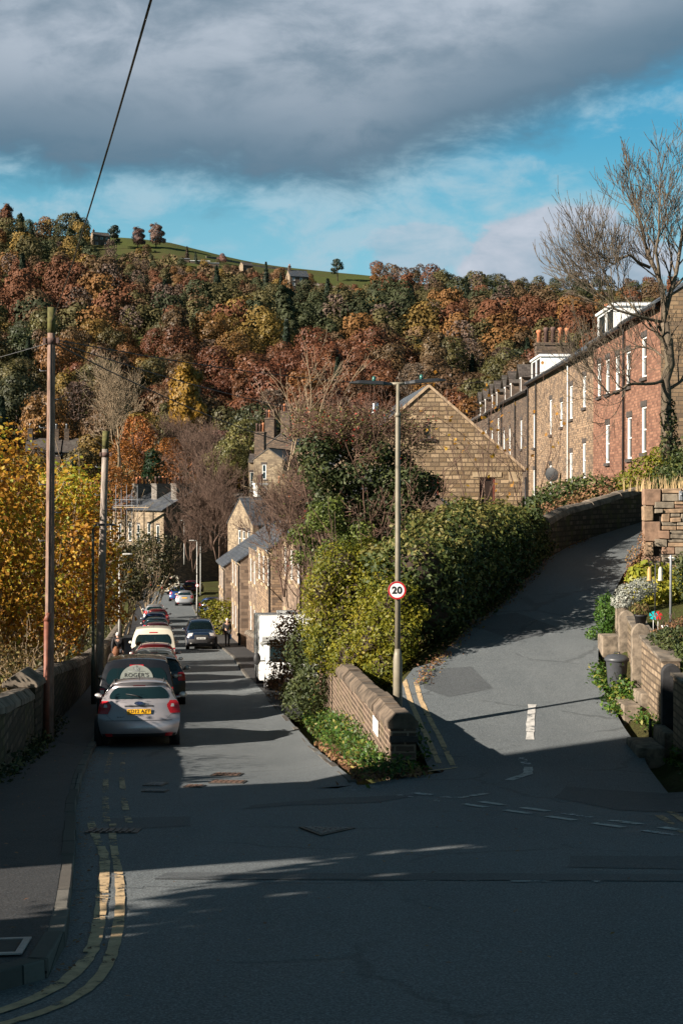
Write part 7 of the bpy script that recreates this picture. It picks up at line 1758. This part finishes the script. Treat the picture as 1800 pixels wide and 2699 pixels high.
def people():
    coat = plain('black_coat', (.016, .015, .017), .85); brown = plain('dark_brown_coat', (.035, .024, .02), .9); tr = plain('dark_trousers', (.02, .02, .025), .9)
    person('woman with long brown hair walking away along the left pavement', (-7.48, 47.2, zl(47.2)+.13), R(8), 1.66, brown, tr, plain('auburn_hair', (.17, .065, .028), .8), 'walk', True)
    person('person in a black coat farther down the left pavement by the dark fence', (-9.75, 62, zl(62)+.13), R(8), 1.75, coat, tr, plain('pale_cap', (.5, .47, .45), .8), 'walk')
    p, V, ix = person('grey haired man in dark clothes standing on the right pavement', (-6.95, 86.5, zl(86.5)+.1), PI+.3, 1.76, coat, tr, plain('white_hair', (.55, .52, .5), .9), 'stand')
    w = V[ix['pall']]; t = thing('carrier_bag', 'small bright blue bag held by the grey haired man', 'bag', (-6.95, 86.5, zl(86.5)+.1), PI+.3)
    m = MB(); m.prism([(-.09, -.30), (.09, -.30), (.075, -.02), (-.075, -.02)], w+Vector((0, -.04, -.06)), (0, 1, 0), (0, 0, 1), (1, 0, 0), .07); m.tube([w+Vector((.03, -.08, -.08)), w+Vector((.03, -.02, .0)), w+Vector((.03, .03, -.08))], .008, 5); m.build('bag', plain('bag_blue', (.02, .16, .45), .6), t)
people()
# ------------------------------------------------------------------ gardens on the right of the upper lane
def right_side():
    M_dry = [plain('dry_stone_brown', (0.26, 0.175, 0.11), 0.95, 0, 0.45, 5, 0.5), plain('dry_stone_grey', (0.19, 0.155, 0.115), 0.95, 0, 0.45, 5, 0.5), plain('dry_stone_red', (0.22, 0.135, 0.09), 0.95, 0, 0.4, 4, 0.5)]
    g = random.Random(12)
    # dry stone retaining wall: every stone modelled
    t = thing('dry_stone_wall', 'tall dry stone retaining wall with big reddish corner blocks beside the lane', 'wall', (8.9, 42, -2.8))
    b = MB(); b.prism([(0.10, 0.08), (3.8, .08), (3.8, 4.4), (1.55, 4.4)], (0, 0, -.6), (1, 0, 0), (0, 1, 0), (0, 0, 1), 3.36); b.build('core', plain('wall_core', (.02, .017, .013), 1), t)
    m = MB(); z = -.4; corner = [.62, .55, .42, .62, .45, .5, .62]; ci = 0
    # quoins
    zc = -.4
    while zc < 2.75:
        h = min(corner[ci % 7], 2.80-zc); w = .52 if ci % 2 else .30; m.box((w/2, .12, zc+h/2), (w-.015, .34, h-.02), 0, 2 if ci % 2 else 0, jit=.012); zc += h; ci += 1
    m.build('quoins', M_dry, t, bevel=.03)
    m = MB()
    while z < 2.72:
        h = min(g.uniform(.13, .30), 2.78-z); x = .32 + (.22 if int(z*2.2) % 2 else 0)
        while x < 3.7:
            w = g.uniform(.2, .62); hh = h*g.choice((1, 1, 1, .55)); m.box((x+w/2, .10+g.uniform(-.03, .03), z+hh/2), (w-.025, .3, hh-.02), g.uniform(-.03, .03), g.choice((0, 0, 1, 1, 2)), jit=.014)
            if hh < h: m.box((x+w/2, .10+g.uniform(-.03, .03), z+hh+(h-hh)/2), (w-.03, .3, h-hh-.015), 0, g.choice((0, 1, 1)), jit=.012)
            x += w
        z += h
    d = Vector((1.45, 4.32, 0)); L = d.length; d /= L; rzs = math.atan2(d.y, d.x); z = -.4
    while z < 2.72:
        h = min(g.uniform(.15, .3), 2.78-z); s = .32
        while s < L:
            w = g.uniform(.25, .6); c = d*(s+w/2); m.box((c.x+.11, c.y, z+h/2), (w-.02, .3, h-.02), rzs, g.choice((0, 1, 1, 2)), jit=.014); s += w
        z += h
    m.build('face_stones', M_dry, t, bevel=.022)
    # garden bank held up by that wall
    rows = []
    for Y in np.arange(42.3, 54, 1.3):
        x0 = max(9.05 + (Y-42)*.34, interp(UPR, Y)+.4 if Y > 46.5 else 0)
        rows.append([(x0 + (30-x0)*f, Y, -.12 + .25*f + .06*math.sin(Y*2+f*30)) for f in (0, .02, .05, .1, .2, .4, .7, 1)])
    struct(sheet('garden_bank', rows, M_ground))
    def grass(name, label, X, Y, Z, n, hgt, mats, seed, kind='stuff'):
        r = np.random.default_rng(seed); bl = MB(); V = []; 
        xs, ys = r.uniform(*X, n), r.uniform(*Y, n)
        C = []
        for x, y in zip(xs, ys):
            h = hgt*r.uniform(.5, 1.2); a = r.uniform(0, 2*PI); l = r.uniform(.05, .4)*h; w = .012; z0 = Z
            p0, p1, p2 = Vector((x, y, z0)), Vector((x+l*.35*math.cos(a), y+l*.35*math.sin(a), z0+h*.6)), Vector((x+l*math.cos(a), y+l*math.sin(a), z0+h)); s = Vector((-math.sin(a), math.cos(a), 0))*w
            bl.add([p0-s, p0+s, p1+s*.7, p1-s*.7, p2], [(0, 1, 2, 3), (3, 2, 4)])
        o = bl.build(name, mats, fix=False); return tag(o, label, 'grass', kind=kind)
    M_straw = plain('straw_grass', (0.36, 0.25, 0.12), 0.8, 0, 0.35, 3)
    grass('long_grass', 'long straw coloured grass on top of the dry stone wall', (9.0, 13.5), (42.2, 46), -.12, 420, .5, M_straw, 61)
    bush('garden_shrub', 'green leafy shrub growing on the bank above the straw grass', 'shrub', [(11.6, 46.5, .6, 1.1, .9, .7), (12.8, 46, .9, 1.0, .9, .8), (10.9, 47.2, .3, .7, .7, .5)], 2600, .12, M_hedge, 62)
    bush('red_twig_plant', 'red brown dead stems against the foot of the dry stone wall', 'plant', [(8.55, 41.7, -2.2, .22, .3, .5), (8.4, 41.0, -2.6, .25, .35, .35), (8.75, 41.6, -1.7, .12, .2, .4)], 900, .07, M_bramble, 63)
    # ashlar garden walls and rounded posts
    cop = [(-.2, 0), (-.2, .05), (.2, .05), (.2, 0)]
    wall_run('garden_wall', 'coursed stone garden wall topped with ivy beside the rounded gatepost', [(6.22, 28.75, -4.2, -3.04), (6.12, 27.3, -4.4, -3.12), (6.05, 26.05, -4.5, -3.2)], .3, M_ashlar, M_copedark, cop, .6)
    wall_run('garden_wall', 'shaded coursed stone garden wall at the right edge of the view', [(5.92, 24.7, -4.6, -3.28), (5.80, 22.5, -4.6, -3.3), (5.7, 20, -4.5, -3.2), (5.7, 17, -4.1, -2.8)], .3, M_ashlar, M_copedark, cop, .6)
    wall_run('garden_wall', 'short rough garden wall behind the dark dustbin', [(6.32, 29.35, -4.15, -3.12), (6.5, 31, -4.0, -3.05), (6.68, 32.4, -3.8, -3.0)], .32, M_ashlar, M_copedark, cop, .5)
    def post(label, x, y, z, h, w, mat):
        t = thing('gatepost', label, 'gatepost', (x, y, z), -.05); n = 10
        pr = [(-w/2, -.3), (w/2, -.3), (w/2, h-w/2)] + [(w/2*math.cos(PI*i/n), h-w/2+w/2*math.sin(PI*i/n)) for i in range(1, n)] + [(-w/2, h-w/2)]
        m = MB(); m.prism(pr, (-.09, -.0, 0), (0, 1, 0), (0, 0, 1), (1, 0, 0), .2) if w < .2 else m.prism(pr, (0, -.09, 0), (1, 0, 0), (0, 0, 1), (0, 1, 0), .2)
        m.build('slab', mat, t, bevel=.015)
    mp = plain('gatepost_stone', (.17, .135, .10), .95, 0, .5, 6, .5); md = plain('dark_gatepost_stone', (.022, .022, .024), .9, 0, .4, 6, .4)
    post('rounded stone gatepost at the end of the ivy topped wall', 6.10, 29.02, -4.2, 1.42, .36, mp)
    post('rounded stone gatepost behind the flower pot', 6.56, 32.75, -3.85, 1.02, .36, mp)
    post('black stone gatepost slab in the shade nearest the camera', 5.97, 25.75, -4.55, 1.35, .34, md)
    post('square stone pillar beside the silvery shrub', 6.82, 34.6, -3.6, .92, .3, mp)
    def stone(label, x0, x1, y0, y1, z0, z1, name='stone_step', cat='step', mat=None):
        t = MB(); t.bx(-(x1-x0)/2, (x1-x0)/2, -(y1-y0)/2, (y1-y0)/2, 0, z1-z0); o = t.build(name, mat or mp, loc=((x0+x1)/2, (y0+y1)/2, z0), bevel=.025); tag(o, label, cat)
    stone('lower stone step in the shade before the black gatepost', 5.15, 5.62, 24.6, 25.7, -4.9, -4.52)
    stone('upper stone block step in the shade beside the black gatepost', 5.66, 5.86, 24.9, 25.8, -4.9, -4.30)
    stone('low sunlit stone step below the rounded gatepost', 5.52, 5.86, 27.8, 28.8, -4.7, -4.27)
    stone('tall sunlit stone block against the rounded gatepost', 5.88, 6.06, 27.9, 28.7, -4.7, -4.05)
    stone('long low stone trough on the ground beyond the dustbin', 6.05, 6.5, 33.0, 33.6, -4.0, -3.45, 'stone_trough', 'trough')
    m = MB(); m.lathe([(.03, 0), (.028, .38), (.012, .40)], (0, 0, 0), 8); tag(m.build('iron_peg', M_black, loc=(5.62, 25.85, -4.6)), 'short black iron peg beside the shaded step', 'peg')
    # dustbin
    t = thing('dustbin', 'dark grey plastic dustbin with a domed lid by the garden wall', 'dustbin', (5.80, 29.95, -4.24)); mb = plain('bin_grey', (.05, .053, .06), .45, 0, .12, 8)
    m = MB(); m.lathe([(.175, 0), (.18, .02), (.225, .56), (.235, .58), (.235, .60)], (0, 0, 0), 28); m.build('tub', mb, t)
    m = MB(); m.lathe([(.255, .59), (.26, .60), (.26, .645), (.235, .66), (.20, .70), (.08, .725), (.02, .73)], (0, 0, 0), 28); ld = m.build('lid', mb, t)
    m = MB(); m.tube([(-.07, 0, .71), (-.05, 0, .765), (.05, 0, .765), (.07, 0, .71)], .014, 6); m.build('lid_handle', M_blackpl, ld)
    for a in (-.15, 2.9): m = MB(); m.box((.245*math.cos(a-1.2), .245*math.sin(a-1.2), .52), (.12, .05, .035), a-1.2+PI/2); m.build('handle', M_blackpl, t)
    # plant pot, feeders, posts, pinwheels
    t = thing('plant_pot', 'black plant pot with grassy heather standing on the garden wall', 'plant pot', (6.52, 31.0, -3.0)); m = MB(); m.lathe([(.10, 0), (.135, .19), (.15, .19), (.15, .23), (.13, .23)], (0, 0, 0), 18); m.build('pot', M_blackpl, t)
    P, d, k = lobes_pts([(0, 0, .34, .19, .19, .16)], 420, 64); leaves('plant', P, .075, np.random.default_rng(1).uniform(.2, .95, len(P)), M_under, d, .3, 65, t)
    t = thing('bird_feeder', 'black hooked pole hung with two bird feeders in the garden', 'bird feeder', (7.12, 32.3, -3.0)); m = MB(); m.tube([(0, 0, 0), (0, 0, 1.25), (.05, 0, 1.33), (.11, 0, 1.30), (.12, 0, 1.22)], .014, 6); m.tube([(0, 0, 1.22), (-.06, 0, 1.31), (-.12, 0, 1.27), (-.13, 0, 1.19)], .012, 6); m.build('pole', M_blackpl, t)
    for s, mt in ((-.13, plain('seed_brown', (.35, .22, .08), .6)), (.12, plain('feeder_clear', (.42, .40, .34), .3))): m = MB(); m.lathe([(.02, 1.2), (.05, 1.14), (.05, .92), (.065, .90), (.065, .88)], (s, 0, 0), 12); m.build('feeder', mt, t)
    t = thing('metal_post', 'pale grey metal post with a wire clip standing in the garden', 'post', (7.22, 31.2, -3.0)); m = MB(); m.lathe([(.028, 0), (.028, 1.5), (.022, 1.52)], (0, 0, 0), 10); m.build('post', M_lead, t); m = MB(); m.tube([(-.05, 0, 1.46), (.05, -.02, 1.46), (.11, 0, 1.42)], .012, 5); m.build('wire_clip', M_white, t)
    for x, c, lab in ((6.62, (.0, .42, .46), 'turquoise toy pinwheel stuck in the garden'), (6.72, (.5, .03, .03), 'red toy pinwheel stuck in the garden beside the turquoise one')):
        t = thing('pinwheel', lab, 'pinwheel', (x, 30.2, -3.1)); m = MB(); m.tube([(0, 0, 0), (0, 0, .38)], .006, 5); m.build('stick', M_white, t)
        m = MB()
        for q in range(5):
            a = 2*PI*q/5; m.prism([(0, 0), (.10*math.cos(a), .10*math.sin(a)), (.085*math.cos(a+.8), .085*math.sin(a+.8))], (0, -.02, .38), (1, 0, 0), (0, .25, 1), (0, 1, 0), .006)
        m.build('sails', plain('sail_%d' % int(x*100), c, .4), t)
    t = thing('garden_ornament', 'small white patterned ornament box between the plants', 'ornament', (6.82, 30.0, -3.15)); m = MB(); m.bx(-.07, .07, -.05, .05, 0, .24); m.build('box', M_white, t, bevel=.01); m = MB(); [m.bx(-.05+a, -.01+a, -.053, -.0505, .03+q*.065, .07+q*.065) for q in range(3) for a in (0, .06)]; m.build('pattern', M_black, t)
    t = thing('wall_lamp', 'small pale fitting fixed near the top of the dry stone wall', 'fitting', (9.98, 41.93, -.22)); m = MB(); m.bx(-.05, .05, -.06, .0, -.16, .12); m.build('plate', M_lead, t, bevel=.01); m = MB(); m.tube([(0, -.06, .05), (0, -.12, -.02)], .03, 6); m.build('nozzle', M_lead, t)
    # raised garden soil behind the low walls
    rows = []
    for Y in np.arange(19, 41.8, 1.2):
        x0 = interp([(17, 5.9), (25, 6.1), (29, 6.4), (32.5, 6.85), (35, 7.15), (41.8, 8.6)], Y)
        rows.append([(x0+(18-x0)*f, Y, interp([(17, -2.95), (25, -3.35), (29, -3.25), (32.5, -3.12), (36, -2.95), (41.8, -2.6)], Y) + 1.6*f) for f in (0, .05, .15, .4, .7, 1)])
    struct(sheet('garden_soil', rows, M_ground))
    M_silver = leafmat('silvery_leaf', [(0, (.10, .11, .09)), (.5, (.30, .31, .27)), (1, (.48, .48, .42))], .8, .2)
    M_gold = leafmat('golden_garden_leaf', [(0, (.06, .09, .015)), (.4, (.22, .24, .03)), (.75, (.42, .36, .04)), (1, (.5, .42, .08))], .5, .35)
    def st(n, x, y, z, s): return twigs(n, lambda r: (x+r.uniform(-s, s), y+r.uniform(-s, s), z), 8, .4, .01, 1, .6)[0]
    bush('silvery_shrub', 'silvery grey lavender like shrub leaning over the lane', 'shrub', [(6.95, 34.2, -2.55, .36, .35, .25), (7.3, 34.4, -2.42, .34, .3, .24), (6.7, 34, -2.72, .25, .3, .18)], 1900, .08, M_silver, 66, stems=st(1, 7, 34.2, -3.05, .2), asp=.35)
    bush('golden_plant', 'yellow green large leaved plants along the foot of the dry stone wall', 'plant', [(7.7, 36, -2.3, .5, .4, .4), (8.2, 36.4, -2.35, .5, .4, .38), (7.5, 35.4, -2.55, .4, .4, .35), (8.7, 36, -2.4, .5, .4, .4), (8.0, 35.2, -2.6, .5, .4, .3)], 1700, .15, M_gold, 67, asp=.8)
    bush('dark_shrub', 'dark leafy shrub with a few red flowers at the right edge', 'shrub', [(8.5, 34.8, -2.05, .45, .4, .55), (8.7, 34.5, -2.6, .5, .4, .5)], 1500, .10, M_ivy, 68)
    bush('cottage_plants', 'green plants with white flowers spilling over beside the trough', 'plant', [(6.55, 35.2, -3.2, .3, .4, .32), (6.75, 36.2, -3.0, .3, .4, .32), (6.35, 34.6, -3.5, .25, .3, .2), (6.1, 34.4, -3.55, .2, .25, .16)], 1900, .07, M_green, 69)
    bush('ivy', 'dark ivy clump on top of the garden wall by the rounded gatepost', 'ivy', [(6.35, 28.2, -3.05, .3, .35, .22), (6.35, 27.6, -3.08, .35, .4, .26), (6.3, 27.1, -3.2, .3, .35, .26), (6.55, 27.9, -2.95, .35, .4, .22), (6.2, 26.9, -3.45, .16, .25, .22)], 2400, .085, M_ivy, 70)
    bush('conifer_bush', 'green feathery conifer bush behind the black gatepost', 'shrub', [(6.5, 26.2, -3.1, .4, .4, .35), (6.45, 25.7, -3.35, .3, .4, .4), (6.8, 25.2, -3.2, .4, .5, .4)], 1900, .08, M_hedge, 71)
    bush('dry_stems', 'bundle of brown dead stems beside the white ornament', 'plant', [(6.95, 29.6, -3.0, .3, .25, .2), (6.7, 29.9, -3.08, .25, .2, .14), (7.2, 29.9, -2.95, .3, .25, .25)], 900, .08, M_bramble, 72, stems=st(2, 6.9, 29.7, -3.2, .2), asp=.25)
    r = np.random.default_rng(77); Pw = []
    for x, y, s, n, h in ((5.62, 30.8, .10, 260, .3), (5.55, 30.2, .1, 200, .2), (5.75, 29.3, .16, 600, .32), (5.9, 28.9, .16, 500, .32), (5.55, 28.9, .12, 260, .14), (5.45, 28.2, .14, 260, .12), (5.85, 27.3, .12, 260, .18), (5.95, 26.6, .10, 300, .28), (5.85, 26.2, .08, 160, .2), (5.72, 24.0, .1, 300, .25), (5.6, 22.6, .1, 300, .2), (5.5, 21.5, .1, 200, .2)):
        for _ in range(n): X, Y = x+r.normal(0, s), y+r.normal(0, s*1.4); Pw.append((X, Y, zu(Y)+.03+abs(r.normal(0, h*.5))))
    o = leaves('verge_weeds', np.array(Pw), .085*r.uniform(.6, 1.4, len(Pw)), r.uniform(.1, 1, len(Pw)), M_green, np.tile([0, -.3, .8], (len(Pw), 1)), .55, 78); tag(o, 'bright green weeds round the dustbin and along the right garden wall', 'plants', kind='stuff')
right_side()

# ------------------------------------------------------------------ out of frame on the left: the house and trees whose shadow lies over the junction
def shade():
    h = house('stone_house', 'tall stone house out of view at the left whose shadow covers the junction', (-13.4+.5*7.6, 15.42-.866*7.6, -2.5), R(120), 7.6, 9.0, 8.0, 3.0, M_soot, M_slate, [(1.8+i*3.2, z, 1.0, 1.7) for i in range(2) for z in (1.2, 4.6)], (), [(3, 1.2, 1, 1.6), (3, 4.4, 1, 1.6)], below=4)
    chimney(h, 1.0, 4.5, 9.6, 12.6, 1.0, 1.8, M_soot, 3, [M_pot])
    g = random.Random(77)
    def tr(label, x, y, H, r, seed, n, sz=.24):
        z0 = gz(x, y); t = thing('maple_tree', label, 'tree', (x, y, z0)); out, tips = [], []
        grow(g, Vector((0, 0, -.3)), Vector((.05, 0, 1)), H*.5, .2, 3, out, tips, .6, .12, 4, .1, .62, .012); limbs_mb(out).build('branches', M_bark, t, fix=False)
        L = crown_lobes(r, H*.8, seed, 12, H*.2, .9); P, d, k = lobes_pts(L, n, seed, .5, 1.05, .7); leaves('foliage', P, sz, np.random.default_rng(seed).uniform(.2, .9, len(P)), M_autumn, d, .8, seed, t)
    tr('autumn maple out of view at the left beside the stone house', -12.0, 18.0, 5.6, 2.3, 401, 3000)
    tr('large dense tree out of view at the left over the foreground of the junction', -7.9, 4.9, 9.5, 4.1, 403, 11000, .42)  # added unseen: gap between crown and house throws dapples on the road
    tr('dense tree out of view behind the camera on the left', -6.6, -1.4, 9.0, 3.9, 404, 9000, .42)  # added unseen: keeps the nearest road in shade
    tr('second autumn maple out of view at the left behind the roadside wall', -12.4, 22.5, 5.0, 2.0, 402, 2200)
shade()
